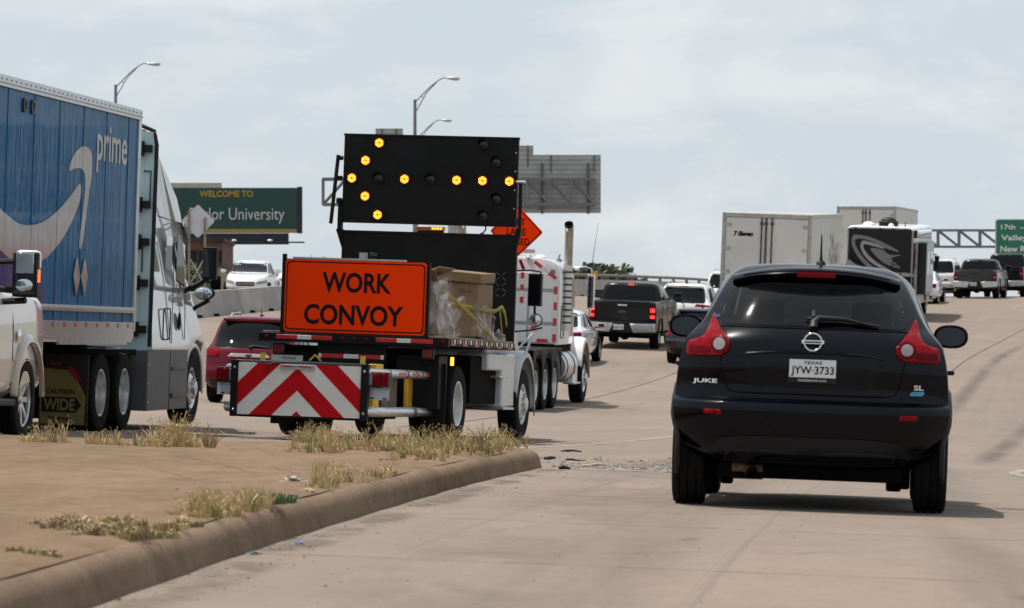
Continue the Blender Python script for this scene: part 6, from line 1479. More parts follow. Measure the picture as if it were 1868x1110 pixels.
def build_far_truck():
    root = thing('orange_box_truck', 'far orange and white box truck at the right edge beneath the green sign', 'truck', rootmat(33.6, 260, 14, 5)); OB = M('orange_truck_paint', (.42, .10, .035), .35, coat=.4, var=(2, .15))
    mb = MB(); mb.box(-1.2, 1.2, .0, 5.2, 1.0, 2.45, OB); mb.box(-1.2, 1.2, .0, 5.2, 2.45, 3.3, WHT); mb.box(-1.22, 1.22, -.02, 5.2, 2.42, 2.47, STL); mb.box(-1.22, 1.22, -.03, .02, .9, 1.02, STL); mb.build('truck_box', root, bevel=.02)
    mb = MB(); mb.prism([(5.3, .7), (5.3, 2.5), (6.4, 2.5), (6.9, 1.7), (7.5, 1.5), (7.6, .7)], 'x', -1.05, 1.05, WHT); mb.build('cab', root, bevel=.06)
    mb = MB(); mb.box(-1.15, 1.15, .02, .1, .55, .75, BLK); mb.box(-.5, .5, .1, 7, .6, .95, UND)
    mb.build('chassis', root)
    for sx in (-1, 1):
        mb = MB(); mb.box(sx*1.0-.1, sx*1.0+.1, -.05, -.02, .92, 1.0, RED); mb.build('tail_light', root)
        wheel(root, sx*1.0, 1.4, .46, .26, .6, 'dual', ALU, sx); wheel(root, sx*1.0, 6.4, .46, .26, .6, 'front', ALU, sx)
        mb = MB(); mb.box(sx*1.3-.1, sx*1.3+.1, 6.2, 6.3, 1.7, 2.2, BLK); mb.tube([(sx*1.0, 6.3, 1.9), (sx*1.3, 6.25, 1.95)], .03, BLK, 6); mb.build('wing_mirror', root, bevel=.02)
build_far_truck()
# ------------------------------------------------------------------ barriers, rails, lamps, gantries, billboard, buildings, trees
CON = M('barrier_concrete', (.33, .31, .285), .85, var=(.8, .2), bump=(8, .2)); CON2 = M('darker_barrier_concrete', (.27, .255, .235), .85, var=(.8, .25), bump=(8, .2))
def lane(t, Y): return XC(Y)+t
def barrier(Y0, Y1, t, k, label):
    r = thing('concrete_barrier', label, 'barrier', None, 'concrete barriers between the carriageways')
    A = Vector((lane(t, Y0), Y0, G(lane(t, Y0), Y0))); Bv = Vector((lane(t, Y1), Y1, G(lane(t, Y1), Y1))); d = (Bv-A).normalized(); n = Vector((d.y, -d.x, 0)).normalized()
    A += d*.02; Bv -= d*.03
    prof = [(-.30, -.1), (-.30, .08), (-.17, .30), (-.09, .80), (-.075, .82), (.075, .82), (.09, .80), (.17, .30), (.30, .08), (.30, -.1)]
    mb = MB(); mb.grid([[tuple(P+n*a+Vector((0, 0, h))) for a, h in prof] for P in (A, A.lerp(Bv, .33), A.lerp(Bv, .66), Bv)], CON if k % 3 else CON2)
    mb.add([tuple(A+n*a+Vector((0, 0, h))) for a, h in prof], [tuple(range(10))], CON); mb.add([tuple(Bv+n*a+Vector((0, 0, h))) for a, h in prof], [tuple(range(10))], CON)
    mb.build('barrier_block', r, bevel=.012)
    mb = MB(); c = A.lerp(Bv, .5)+n*.31
    for f in (.2, .75):
        c = A.lerp(Bv, f)+n*.29; mb.box(c.x-.12, c.x+.12, c.y-.2, c.y+.2, c.z-.02, c.z+.07, UND)
    mb.build('drain_slot', r)
    return r
Y = 119.0; k = 0
names = ['nearest the billboard', 'second from the truck mirror', 'below the oncoming sedan']
while Y < 250:
    Y1 = Y+4.6
    px0 = 934+7400*lane(-20, Y)/Y
    if px0 < 545: lab = 'grey concrete barrier block between the semi mirror and orange sign, %s in the row' % ('first', 'second', 'third', 'fourth', 'fifth', 'sixth', 'seventh', 'eighth', 'ninth', 'tenth')[min(k, 9)]
    else: lab = 'weathered concrete barrier block in the row running uphill past the trucks'
    barrier(Y, Y1, -20, k, lab); Y = Y1; k += 1
# steel rail on posts along the barrier where it climbs onto the bridge
r = thing('bridge_rail', 'brown steel bridge rail on closely set posts behind the charcoal pickup', 'rail')
RAILM = M('weathered_steel_rail', (.20, .165, .135), .6, .4, var=(2, .25)); mb = MB()
pts = [(lane(-20, y), y, G(lane(-20, y), y)+1.02) for y in [178+4*i for i in range(22)]]; mb.tube(pts, .075, RAILM, 8); mb.build('rail', r)
for i in range(24):
    y = 179+3.4*i; x = lane(-20, y); z = G(x, y); mb = MB(); mb.prism([(x-.09, z+.80), (x+.09, z+.80), (x+.05, z+1.0), (x-.05, z+1.0)], 'y', y-.12, y+.12, RAILM); mb.build('post', r)
for y, t in ((196, -19.6), (231, -19.5), (247, -19.5), (186, -19.6)):
    x = lane(t, y); z = G(x, y)+.83; mb = MB(); mb.box(x-.11, x+.11, y-.05, y+.05, z, z+.40, M('amber_reflector', (.65, .33, .03), .4, var=(20, .2))); mb.box(x-.03, x+.03, y-.02, y+.02, z-.1, z, STL)
    o = mb.build('barrier_reflector', None); tag(o, 'small amber reflector plate standing on top of the bridge barrier', 'reflector', 'amber barrier reflectors')
# ------------------------------------------------------------------ street lamps
GAL = M('lamp_post_steel', (.20, .21, .215), .5, .6, var=(3, .15))
def street_lamp(label, px, Yd, ztop, arm, head):
    x = (px-934)/7400*Yd; z0 = T(x, Yd)-.3; r = thing('street_lamp', label, 'street lamp', Matrix.Translation((x, Yd, 0)), 'street lamps left of the highway')
    mb = MB(); mb.cyl((0, 0, z0), (0, 0, ztop), .14, GAL, 12, .085); mb.cyl((0, 0, z0), (0, 0, z0+.5), .2, GAL, 12); mb.build('pole', r)
    rise = arm*.58; mb = MB()
    mb.tube([(.0, 0, ztop-.15), (arm*.38, 0, ztop+rise*.55), (arm*.62, 0, ztop+rise*.88), (arm*.74, 0, ztop+rise*.98), (arm*.85, 0, ztop+rise)], .035, GAL, 8)
    mb.tube([(.0, 0, ztop-.75), (arm*.3, 0, ztop+rise*.30), (arm*.58, 0, ztop+rise*.80)], .028, GAL, 8)
    mb.tube([(arm*.18, 0, ztop+rise*.2), (arm*.2, 0, ztop+rise*.08)], .02, GAL, 6); mb.tube([(arm*.36, 0, ztop+rise*.52), (arm*.4, 0, ztop+rise*.47)], .02, GAL, 6)
    mb.build('arm', r)
    mb = MB(); hx = arm*.82; rows = []
    for f, w, hh in ((0, .05, .05), (.15, .10, .08), (.45, .17, .12), (.75, .20, .14), (.95, .12, .10), (1.0, .02, .02)):
        rows.append([(hx+f*head, w*math.cos(a), ztop+rise-.03*f+(.5*hh if math.sin(a) > 0 else hh*1.1)*math.sin(a)) for a in [2*math.pi*i/12 for i in range(12)]])
    mb.grid(rows, M('lamp_head_grey', (.5, .5, .5), .4, .3, var=(6, .1)), True); mb.build('lamp_head', r, smooth=60)
    return r
street_lamp('tall street lamp rising behind the blue trailer', 211, 235, .87+525/7400*235, 2.15, .85)
street_lamp('tall street lamp with its arm highest above the arrow board', 757, 220, .87+498/7400*220, 2.05, .75)
street_lamp('shorter looking far street lamp just right of the tallest one above the arrow board', 760, 290, .87+430/7400*290, 2.1, .8)
# ------------------------------------------------------------------ overhead sign seen from behind, on its truss
SB = M('sign_back_aluminium', (.36, .36, .355), .5, .5, var=(1.2, .15)); TR = M('truss_steel', (.17, .175, .18), .55, .5, var=(2, .2)); SBR = M('sign_brace', (.11, .115, .125), .55, .4, var=(2, .2))
def px3(px, py, Yd): return ((px-934)/7400*Yd, Yd, CAMZ+(680-py)/7400*Yd)
Yg = 205.0
r = thing('sign_gantry', 'grey backs of highway signs on a steel truss behind the arrow board', 'sign gantry', None)
def panel(x0, x1, y0, y1, slats):
    a = px3(x0, y1, Yg); b = px3(x1, y0, Yg); mb = MB(); n = slats; hgt = (b[2]-a[2])/n
    for i in range(n): mb.box(a[0], b[0], Yg, Yg+.05, a[2]+i*hgt+.012, a[2]+(i+1)*hgt-.012, SB); mb.box(a[0], b[0], Yg-.04, Yg, a[2]+(i+.96)*hgt, a[2]+(i+1)*hgt, SB)
    mb.box(a[0]+.005, b[0]-.005, Yg+.02, Yg+.04, a[2], b[2], SB)
    return mb.build('sign_panel', r)
panel(898, 1096, 283, 389, 12); panel(900, 973, 266, 283, 2); panel(685, 735, 235, 283, 5)
for px in (989, 1073, 905): 
    a = px3(px, 391, Yg); b = px3(px, 298, Yg); mb = MB(); mb.box(a[0]-.055, a[0]+.055, Yg-.16, Yg-.04, a[2], b[2], SBR); mb.build('bracket', r)
for px, t, bt in ((963, 266, 305), (1005, 283, 314), (1084, 283, 314), (697, 235, 330), (723, 235, 330)):
    a = px3(px, bt, Yg); b = px3(px, t, Yg); mb = MB(); mb.box(a[0]-.03, a[0]+.03, Yg-.10, Yg-.04, a[2], b[2], SBR); mb.build('bracket', r)
za, zb_ = px3(0, 375, Yg)[2], px3(0, 329, Yg)[2]; xa, xb = px3(591, 0, Yg)[0], px3(1084, 0, Yg)[0]
mb = MB()
for y in (Yg-.35, Yg-1.45):
    for z in (za, zb_): mb.box(xa, xb, y-.06, y+.06, z-.06, z+.06, TR)
    n = 12
    for i in range(n+1):
        x = xa+(xb-xa)*i/n; mb.box(x-.05, x+.05, y-.05, y+.05, za, zb_, TR)
        if i < n: mb.tube([(x, y, zb_), (x+(xb-xa)/n, y, za)] if i > 1 else [(x, y, za), (x+(xb-xa)/n, y, zb_)], .045, TR, 6)
for i in range(13):
    x = xa+(xb-xa)*i/12
    for z in (za, zb_): mb.box(x-.04, x+.04, Yg-1.45, Yg-.35, z-.04, z+.04, TR)
mb.build('truss', r)
a = px3(826, 420, Yg); mb = MB(); mb.cyl((a[0], Yg-.9, T(a[0], Yg)-.3), (a[0], Yg-.9, zb_+.3), .24, SB, 16); mb.build('post', r)
a = px3(845, 430, 190); mb = MB(); mb.cyl((a[0], 190, T(a[0], 190)-.3), (a[0], 190, a[2]+1.2), .17, M('wooden_pole', (.20, .155, .11), .85, var=(3, .25)), 10, .13); o = mb.build('utility_pole'); tag(o, 'plain brown wooden pole seen between the arrow board and its headboard', 'pole')
# green direction sign ahead, on its own truss
GRN = M('green_sign_sheeting', (.010, .155, .095), .45, var=(2, .08)); Yr = 296.0
r = thing('direction_sign_gantry', 'green direction sign with white lettering on a truss at the right edge', 'sign gantry', None)
a = px3(1816, 467, Yr); b = px3(1975, 400, Yr); mb = MB(); P = roundpoly([(a[0], a[2]), (b[0], a[2]), (b[0], b[2]), (a[0], b[2])], .22); mb.prism(P, 'y', Yr, Yr+.05, WRT)
P = roundpoly([(a[0]+.05, a[2]+.05), (b[0]-.05, a[2]+.05), (b[0]-.05, b[2]-.05), (a[0]+.05, b[2]-.05)], .2); mb.prism(P, 'y', Yr-.01, Yr, GRN); sp_ = mb.build('sign_panel', r)
mb = MB(); s = Yr/7400
for txt, x0, x1, y0, y1 in (('17th', 1826, 1852, 410, 419), ('- 18th St', 1861, 1940, 410, 419), ('Valley Mills', 1826, 1916, 429, 442), ('New Road', 1825, 1894, 449, 460)):
    c = px3((x0+x1)/2, (y0+y1)/2, Yr); text(mb, txt, (c[0], Yr-.011, c[2]), (1, 0, 0), (0, 0, 1), (x1-x0)*s, (y1-y0)*s, M('sign_white_letters', (.7, .7, .69), .45, var=(8, .06)), .02, .006)
mb.build('sign_lettering', sp_)
za, zb_ = px3(0, 450, Yr)[2], px3(0, 420, Yr)[2]; xa, xb = px3(1560, 0, Yr)[0], px3(2250, 0, Yr)[0]; mb = MB()
for y in (Yr+.3, Yr+1.3):
    for z in (za, zb_): mb.box(xa, xb, y-.07, y+.07, z-.07, z+.07, TR)
    n = 18
    for i in range(n+1):
        x = xa+(xb-xa)*i/n; mb.box(x-.06, x+.06, y-.05, y+.05, za, zb_, TR)
        if i < n: mb.tube([(x, y, zb_), (x+(xb-xa)/n, y, za)], .05, TR, 6)
mb.build('truss', r)
for x in (xa+.3, xb-.3): mb = MB(); mb.cyl((x, Yr+.8, T(x, Yr)-.5), (x, Yr+.8, zb_+.3), .26, SB, 14); mb.build('post', r)
mb = MB(); a = px3(1840, 430, Yr); 
for x in (a[0]-.9, a[0]+2.6): mb.box(x-.06, x+.06, Yr+.05, Yr+.25, px3(0, 475, Yr)[2], px3(0, 402, Yr)[2], TR)
mb.tube([(a[0]-.9, Yr+.1, px3(0, 475, Yr)[2]), (a[0]+.6, Yr-.9, px3(0, 476, Yr)[2])], .05, TR, 6); mb.build('bracket', r)
# ------------------------------------------------------------------ billboard
Yb = 385.0; DG = M('billboard_green', (.012, .055, .048), .6, var=(.5, .12)); GOLD = M('billboard_gold', (.42, .25, .035), .6, var=(3, .1)); BST = M('billboard_steel', (.018, .022, .032), .7, var=(.8, .25))
r = thing('billboard', 'dark green billboard with gold and white lettering on a dark post', 'billboard', None)
a = px3(276, 425, Yb); b = px3(551, 343, Yb); mb = MB(); mb.box(a[0], b[0], Yb, Yb+.5, a[2], b[2], DG); mb.box(b[0]-.45, b[0], Yb-.06, Yb+.6, a[2]-.05, b[2]+.1, BST); bd = mb.build('sign_face', r)
mb = MB(); z0 = px3(0, 424, Yb)[2]; z1 = px3(0, 418.5, Yb)[2]; mb.box(a[0], b[0]-.5, Yb-.05, Yb, z0, z1, GOLD); s = Yb/7400
c = px3(413, 354, Yb); text(mb, 'WELCOME TO', (c[0], Yb-.04, c[2]), (1, 0, 0), (0, 0, 1), 98*s, 12*s, GOLD, .03, .01)
BW = M('billboard_white', (.55, .57, .57), .6, var=(3, .1)); c = px3(430, 391, Yb)
text(mb, 'Baylor University', (px3(432.5, 0, Yb)[0], Yb-.04, px3(0, 394, Yb)[2]), (1, 0, 0), (0, 0, 1), 173*s, 29*s, BW, .0, .01)
mb.build('lettering', bd)
mb = MB(); a = px3(290, 446, Yb); b = px3(526, 426, Yb); mb.box(a[0], b[0], Yb-.1, Yb+.8, a[2], b[2], BST); a2 = px3(556, 443, Yb); mb.box(a[0], a2[0], Yb-1.2, Yb-.2, a[2]+.10, a[2]+.22, BST); mb.build('catwalk', r)
mb = MB(); a = px3(404, 446, Yb); b = px3(423, 430, Yb); mb.box(a[0], b[0], Yb+.1, Yb+.9, -1, b[2], BST); mb.build('post', r)
for px in (429, 494): c = px3(px, 440, Yb); mb = MB(); mb.sphere((c[0], Yb-1.3, c[2]), .22, M('lamp_head_grey', (.5, .5, .5)), 10, 6, (1.3, 1, .6)); mb.tube([(c[0], Yb-1.2, c[2]), (c[0], Yb, c[2]-.2)], .04, BST, 5); mb.build('flood_lamp', r)
# the top of another board behind, and brick buildings below
c0 = px3(300, 344, 400); c1 = px3(404, 334, 400); mb = MB(); mb.box(c0[0], c1[0], 400, 400.4, c0[2]-3, c1[2], M('pale_board_back', (.42, .39, .33), .7, var=(1, .15))); mb.box(c0[0]+2, c0[0]+2.5, 400.1, 400.3, -1, c0[2], BST); o = mb.build('rear_billboard'); tag(o, 'pale top edge of a second board behind the green billboard', 'billboard')
BRK = M('red_brown_brick', (.115, .050, .038), .85, var=(.6, .35)); BR2 = M('dark_brick', (.05, .032, .03), .85, var=(.6, .35)); PLS = M('tan_stucco', (.28, .22, .165), .85, var=(.5, .15))
def building(label, px0, px1, pytop, Yd, mat, win, depth=14):
    r = thing('brick_building', label, 'building', None); a = px3(px0, 560, Yd); b = px3(px1, pytop, Yd); mb = MB(); mb.box(a[0], b[0], Yd, Yd+depth, -1.2, b[2], mat); mb.box(a[0]-.15, b[0]+.15, Yd-.15, Yd+depth, b[2], b[2]+.35, BR2); mb.build('wall', r)
    n, m = win
    for i in range(n):
        for j in range(m):
            x = a[0]+(b[0]-a[0])*(i+.5)/n; z = b[2]-1.6-3.2*j; mb = MB(); mb.box(x-.5, x+.5, Yd-.04, Yd+.02, z-.8, z+.8, GLS); mb.box(x-.6, x+.6, Yd-.08, Yd-.03, z-.92, z-.8, PLS); mb.build('window', r)
    return r
building('tall reddish brick building under the billboard', 338, 406, 441, 365, BRK, (3, 3))
building('low tan walled building below the brick one', 345, 402, 487, 340, PLS, (3, 1), 8)
# back of a diamond warning sign on two posts
r = thing('diamond_sign', 'pale back of a diamond road sign on two posts left of the billboard lettering', 'road sign', None); Yd = 158.0; c = px3(361, 404, Yd); k = 31/7400*Yd
mb = MB(); mb.prism(roundpoly([(c[0]-k, c[2]), (c[0], c[2]-k), (c[0]+k, c[2]), (c[0], c[2]+k)], .08), 'y', Yd, Yd+.02, M('sign_back_pale', (.52, .53, .57), .45, .2, var=(2, .06))); mb.build('sign_panel', r)
for px in (345, 374):
    x = px3(px, 0, Yd)[0]; mb = MB(); mb.box(x-.045, x+.045, Yd-.1, Yd-.01, T(x, Yd), c[2]+.15+(.25 if px == 345 else 0), M('timber_post', (.24, .20, .155), .8, var=(3, .2))); mb.build('post', r)
mb = MB()
x0, x1 = px3(345, 0, Yd)[0], px3(374, 0, Yd)[0]
for s_ in (1, -1): mb.tube([(x0, Yd-.06, c[2]-1.4), (x1, Yd-.06, c[2]-2.5)] if s_ > 0 else [(x1, Yd-.06, c[2]-1.4), (x0, Yd-.06, c[2]-2.5)], .03, STL, 5)
mb.build('brace', r)
# ------------------------------------------------------------------ trees
BARK = M('bark', (.09, .07, .055), .9, var=(4, .3))
def leaf_mat(name, col):
    return M(name, col, .7, var=(.9, .5))
LF = [leaf_mat('dark_foliage', (.030, .048, .024)), leaf_mat('mid_foliage', (.042, .066, .030)), leaf_mat('olive_foliage', (.055, .070, .032))]
def tree(label, px, pytop, Yd, w, seed, group='trees beyond the bridge rail', z0=None):
    rnd = random.Random(seed); x = (px-934)/7400*Yd; zt = CAMZ+(680-pytop)/7400*Yd; zb = T(x, Yd)-.3 if z0 is None else z0; H = zt-zb
    r = thing('broadleaf_tree', label, 'tree', Matrix.Translation((x, Yd, zb)), group)
    mb = MB(); mb.tube([(0, 0, 0), (.1, 0, H*.3), (-.05, .1, H*.55)], [.28, .2, .12], BARK, 8)
    for k in range(6):
        a = rnd.uniform(0, 6.28); mb.tube([(0, 0, H*(.3+.05*k)), (w*.2*math.cos(a), w*.2*math.sin(a), H*(.5+.05*k)), (w*.35*math.cos(a), w*.35*math.sin(a), H*(.62+.04*k))], [.12, .08, .03], BARK, 6)
    mb.build('trunk', r)
    mb = MB(); clumps = []
    for k in range(22):
        a = rnd.uniform(0, 6.28); q = rnd.uniform(0, .42)*w; zc = H*rnd.uniform(.55, .90); rr = rnd.uniform(.16, .28)*w*(1.15-.5*abs(zc/H-.65))
        clumps.append((q*math.cos(a), q*math.sin(a), zc, rr))
    clumps.append((0, 0, H*.86, w*.2))
    for cx, cy, cz, rr in clumps:
        m_ = rnd.choice(LF)
        for i in range(150):
            v = Vector((rnd.gauss(0, 1), rnd.gauss(0, 1), rnd.gauss(0, .8))).normalized()*rr*rnd.uniform(.45, 1.05); p = Vector((cx, cy, cz))+v
            if p.z > H: continue
            s = rnd.uniform(.14, .34); u = Vector((rnd.gauss(0, 1), rnd.gauss(0, 1), rnd.gauss(0, 1))).normalized(); t = u.orthogonal().normalized(); b2 = u.cross(t)
            mb.add([p-t*s, p-b2*s*.6, p+t*s, p+b2*s*.6], [(0, 1, 2, 3)], m_)
    mb.build('crown', r, smooth=0, recalc=False)
for i, (px, py, Yd, w, lab) in enumerate([(1066, 484, 350, 5.5, 'round dark tree partly behind the chrome exhaust stack'), (1084, 481, 352, 4.5, 'dark tree touching the mirror of the white tractor'), (1112, 481, 345, 5.2, 'widest rounded tree right of the tractor mirror'), (1146, 499, 370, 3.0, 'small tree low over the bridge rail, left of the next one'), (1161, 500, 365, 2.4, 'smallest spiky tree low over the bridge rail'), (1187, 504, 380, 3.2, 'low tree farthest right over the bridge rail'), (1054, 490, 360, 4.5, 'dark tree hugging the cab of the white tractor')]):
    tree(lab, px, py, Yd, w, 20+i, z0=T((px-934)/7400*Yd, Yd)-.3)
tree('dark tree beside the brick building below the billboard', 330, 480, 330, 5, 77, None)
# ------------------------------------------------------------------ weeds, rubble and litter on the median
GR = [M('straw_grass', (.46, .335, .15), .8, var=(8, .25)), M('pale_straw_grass', (.54, .42, .22), .8, var=(8, .2)), M('olive_grass', (.20, .20, .07), .8, var=(8, .25)), M('brown_grass', (.22, .15, .085), .8, var=(8, .25)), M('green_weed', (.075, .15, .045), .7, var=(8, .25))]
def med_z(x, y):
    xr = kx(min(y, KN)); d = xr-x
    if y > 36.7 or d < 0: return G(x, y)
    return G(xr, y)+.186+.024*max(d-.47, 0)-.012
def blades(mb, x, y, z, n, rad, h, mix, rnd, lean=.5, wid=.0032, seeds=True):
    """several small plants, each a fan of thin bent blades from one root; heights differ from plant to plant"""
    left = n
    while left > 0:
        k = rnd.randint(9, 26); left -= k; a = rnd.uniform(0, 6.283); q = rad*rnd.random()**.6; cx, cy = x+q*math.cos(a), y+q*math.sin(a)*.8
        ph = h*min(1.25, max(.25, rnd.gauss(.62, .28)))*(1-.45*q/max(rad, .01)); base = rnd.uniform(.01, .045); w0 = list(mix); w0[rnd.randrange(5)] *= 2.5
        tone = rnd.choices(range(5), w0)[0]
        for _ in range(k):
            a = rnd.uniform(0, 6.283); bx, by = cx+base*math.cos(a)*rnd.random(), cy+base*math.sin(a)*rnd.random(); hh = ph*rnd.uniform(.35, 1.1); m = GR[tone if rnd.random() < .6 else rnd.choices(range(5), mix)[0]]
            l = abs(rnd.gauss(.25, lean*.7)); dx, dy = l*hh*math.cos(a), l*hh*math.sin(a); w = wid*rnd.uniform(.5, 1.3); wx, wy = w, w*rnd.uniform(-.4, .4)
            p0 = (bx, by, z-.012); p1 = (bx+dx*.30, by+dy*.30, z+hh*.50); p2 = (bx+dx*.70, by+dy*.70, z+hh*.85); p3 = (bx+dx*1.25, by+dy*1.25, z+hh*(1.0-.3*min(l, 1.2)))
            mb.add([(p0[0]-wx, p0[1]-wy, p0[2]), (p0[0]+wx, p0[1]+wy, p0[2]), (p1[0]+wx*.8, p1[1]+wy, p1[2]), (p1[0]-wx*.8, p1[1]-wy, p1[2]), (p2[0]+wx*.55, p2[1], p2[2]), (p2[0]-wx*.55, p2[1], p2[2]), p3], [(0, 1, 2, 3), (3, 2, 4, 5), (5, 4, 6)], m)
            if seeds and hh > h*.55 and rnd.random() < .5:      # feathery seed heads along the tip
                for j in range(7):
                    f = rnd.random(); s_ = .005*rnd.uniform(.6, 1.8); c = (p2[0]+(p3[0]-p2[0])*f+rnd.gauss(0, .010), p2[1]+rnd.gauss(0, .010), p2[2]+(p3[2]-p2[2])*f+rnd.gauss(0, .016)); t = rnd.uniform(0, 3.14)
                    mb.add([(c[0]-s_*math.cos(t), c[1], c[2]-s_*1.6*math.sin(t)), (c[0]+s_*.5, c[1], c[2]), (c[0]+s_*math.cos(t), c[1], c[2]+s_*1.6*math.sin(t)), (c[0]-s_*.5, c[1], c[2])], [(0, 1, 2, 3)], GR[rnd.choice((0, 1))])
rnd = random.Random(3)
def tuft(name, label, spots, mix, kind=None, group=None, cat='weed', **kw):
    mb = MB()
    for px, py, n, rad, h in spots:
        # where the ray through this spot meets the median
        Yd = 30.0
        lo, hi = 12.0, 60.0
        for _ in range(40):
            Yd = (lo+hi)/2; x = (px-934)/7400*Yd; zr = CAMZ-(py-680)/7400*Yd
            if zr > med_z(x, Yd): lo = Yd
            else: hi = Yd
        blades(mb, x, Yd, med_z(x, Yd)+.012, n, rad, h, mix, rnd, **kw)
    o = mb.build(name, None, smooth=0, recalc=False); tag(o, label, cat if kind is None else None, group, kind); return o
far = []
for px in range(560, 955, 8):
    d = .5+.5*math.sin(px*.047)+.35*math.sin(px*.13+1); far.append((px+rnd.uniform(-5, 5), 822+rnd.uniform(-6, 9)-(8 if px > 880 else 0), int(30+70*max(d, 0)), .22, .12+.17*max(d, 0)*rnd.uniform(.5, 1.1)))
for px in range(700, 950, 9):
    d = .5+.6*math.sin(px*.05+.8); far.append((px+rnd.uniform(-5, 5), 850-.13*(px-700)+rnd.uniform(-8, 4), int(14+80*max(d, 0)*(px > 760)), .16, .10+.14*max(d, 0)))
tuft('dry_grass', None, far, (5, 3.2, 1.6, 1.0, .12), 'stuff', lean=.7)
DG_ = 'dry weeds on the median'
tuft('dry_grass_tuft', 'bushy straw coloured tuft in front of the semi tractor front wheel', [(322, 818, 520, .30, .30), (292, 818, 240, .22, .24), (352, 818, 160, .18, .18), (262, 819, 90, .2, .12)], (6, 4, .5, .6, 0), lean=.75, group=DG_)
tuft('dry_grass_tuft', 'thin straw tuft beside the white pickup front wheel', [(92, 812, 150, .16, .24), (66, 812, 70, .12, .20), (112, 812, 60, .14, .18)], (5, 4, 1.2, .6, 0), lean=.9, group=DG_)
tuft('dry_grass_tuft', 'sparse tall stems in front of the twin drive wheels', [(208, 815, 90, .22, .22), (180, 815, 30, .2, .36), (194, 815, 30, .2, .33), (230, 816, 90, .2, .16)], (6, 4, .6, .5, 0), group=DG_)
tuft('dry_grass_tuft', 'dense straw tuft under the left rear of the chevron panel', [(575, 812, 300, .16, .28), (556, 812, 110, .12, .2), (605, 815, 200, .16, .18)], (5, 3, 2.4, .4, .4), lean=.7, group=DG_)
tuft('dry_grass_tuft', 'straw tuft beside the torn plastic bag on the median', [(592, 888, 130, .10, .20), (580, 892, 90, .08, .10), (632, 882, 130, .16, .12), (668, 872, 110, .18, .10), (612, 880, 50, .15, .22), (700, 866, 70, .14, .07)], (6, 4, .8, 1.0, 0), lean=.8, wid=.0026, group=DG_)
tuft('dry_grass_tuft', 'tawny tuft with dark base near the middle of the kerb', [(378, 940, 330, .11, .14), (425, 934, 300, .12, .13), (458, 928, 160, .10, .11), (402, 944, 200, .10, .07), (352, 946, 120, .10, .05)], (6, 3, .8, 2.0, .1), lean=.9, group=DG_, wid=.0024)
tuft('green_weed', 'bright green weed spilling toward the kerb edge', [(494, 921, 170, .07, .07), (503, 919, 170, .07, .065), (510, 918, 120, .07, .055)], (0, .5, 1.6, 0, 5), wid=.0045, lean=1.2, seeds=False)
CW_ = dict(lean=1.2, wid=.0046, seeds=False)
tuft('creeping_weed', 'flat brown and green mat of dead weeds left of the tawny tuft', [(105, 966, 300, .16, .05), (150, 974, 420, .18, .06), (190, 982, 460, .16, .07), (230, 980, 400, .14, .065), (262, 984, 200, .12, .05), (285, 968, 260, .16, .055), (325, 962, 150, .12, .045), (185, 962, 160, .2, .08)], (1.8, 1.0, 2.4, 4, 0), **CW_)
tuft('creeping_weed', 'small green weed nearest the lower left corner', [(28, 1014, 160, .05, .03)], (.5, .3, 4, 2, .2), **CW_)
tuft('creeping_weed', 'small green weed right of the one nearest the lower left corner', [(80, 1018, 190, .06, .03)], (.5, .3, 4, 2, .2), **CW_)
# stones and grit
ROCKS = [M('grey_rubble', (.17, .155, .145), .9, var=(20, .35)), M('dark_rubble', (.055, .05, .048), .9, var=(20, .35)), M('tan_rubble', (.36, .29, .22), .9, var=(20, .25))]
def pebble(mb, x, y, z, s, rnd):
    v = [Vector((rnd.uniform(-1, 1), rnd.uniform(-1, 1), rnd.uniform(-.6, .8))).normalized() for _ in range(7)]
    base = [Vector(p) for p in ((1, 0, 0), (.3, .95, 0), (-.8, .6, 0), (-.8, -.6, 0), (.3, -.95, 0), (.1, 0, .7), (0, 0, -.4))]
    q = [(x+s*(b.x+v[i].x*.3), y+s*(b.y+v[i].y*.3), z+s*.55*(b.z+v[i].z*.2)) for i, b in enumerate(base)]
    mb.add(q, [(i, (i+1) % 5, 5) for i in range(5)]+[((i+1) % 5, i, 6) for i in range(5)], rnd.choices(ROCKS, (4, 3.5, 2))[0])
mb = MB()
for _ in range(420):     # along the foot of the kerb
    y = rnd.uniform(13, 36); x = kx(y)+abs(rnd.gauss(0, .35))*rnd.random()+.02+.25*rnd.random()**3; pebble(mb, x, y, G(x, y)+.002, rnd.choice((.002, .003, .003, .004, .005, .007, .011)), rnd)
for _ in range(2600):    # the gritty patch past the nose
    y = 36.2+abs(rnd.gauss(0, 3.8)); x = .35+rnd.gauss(1.0, .95)+.12*(y-36)
    if math.sin(x*3.1+y*1.3)+math.sin(x*1.7-y*.9+2)+rnd.gauss(0, .9) < -.2 or x < .35-.1*(y-36): continue
    pebble(mb, x, y, G(x, y)+.003, rnd.choice((.004, .005, .006, .008, .008, .010, .012, .016, .026)), rnd)
for _ in range(700):
    y = rnd.uniform(14, 36); x = kx(y)-rnd.uniform(.15, 5.0); pebble(mb, x, y, med_z(x, y)+.004, rnd.choice((.004, .006, .008, .011, .016)), rnd)
for _ in range(500):
    y = rnd.uniform(13, 36); x = kx(y)-.5-abs(rnd.gauss(0, .10)); pebble(mb, x, y, med_z(x, y)+.003, rnd.choice((.003, .004, .006, .009)), rnd)
for _ in range(260):
    y = rnd.uniform(13, 38); x = kx(y)+rnd.uniform(.2, 2.6); pebble(mb, x, y, G(x, y)+.002, rnd.choice((.004, .005, .007)), rnd)
tag(mb.build('gravel', None, smooth=0, recalc=False), kind='stuff')
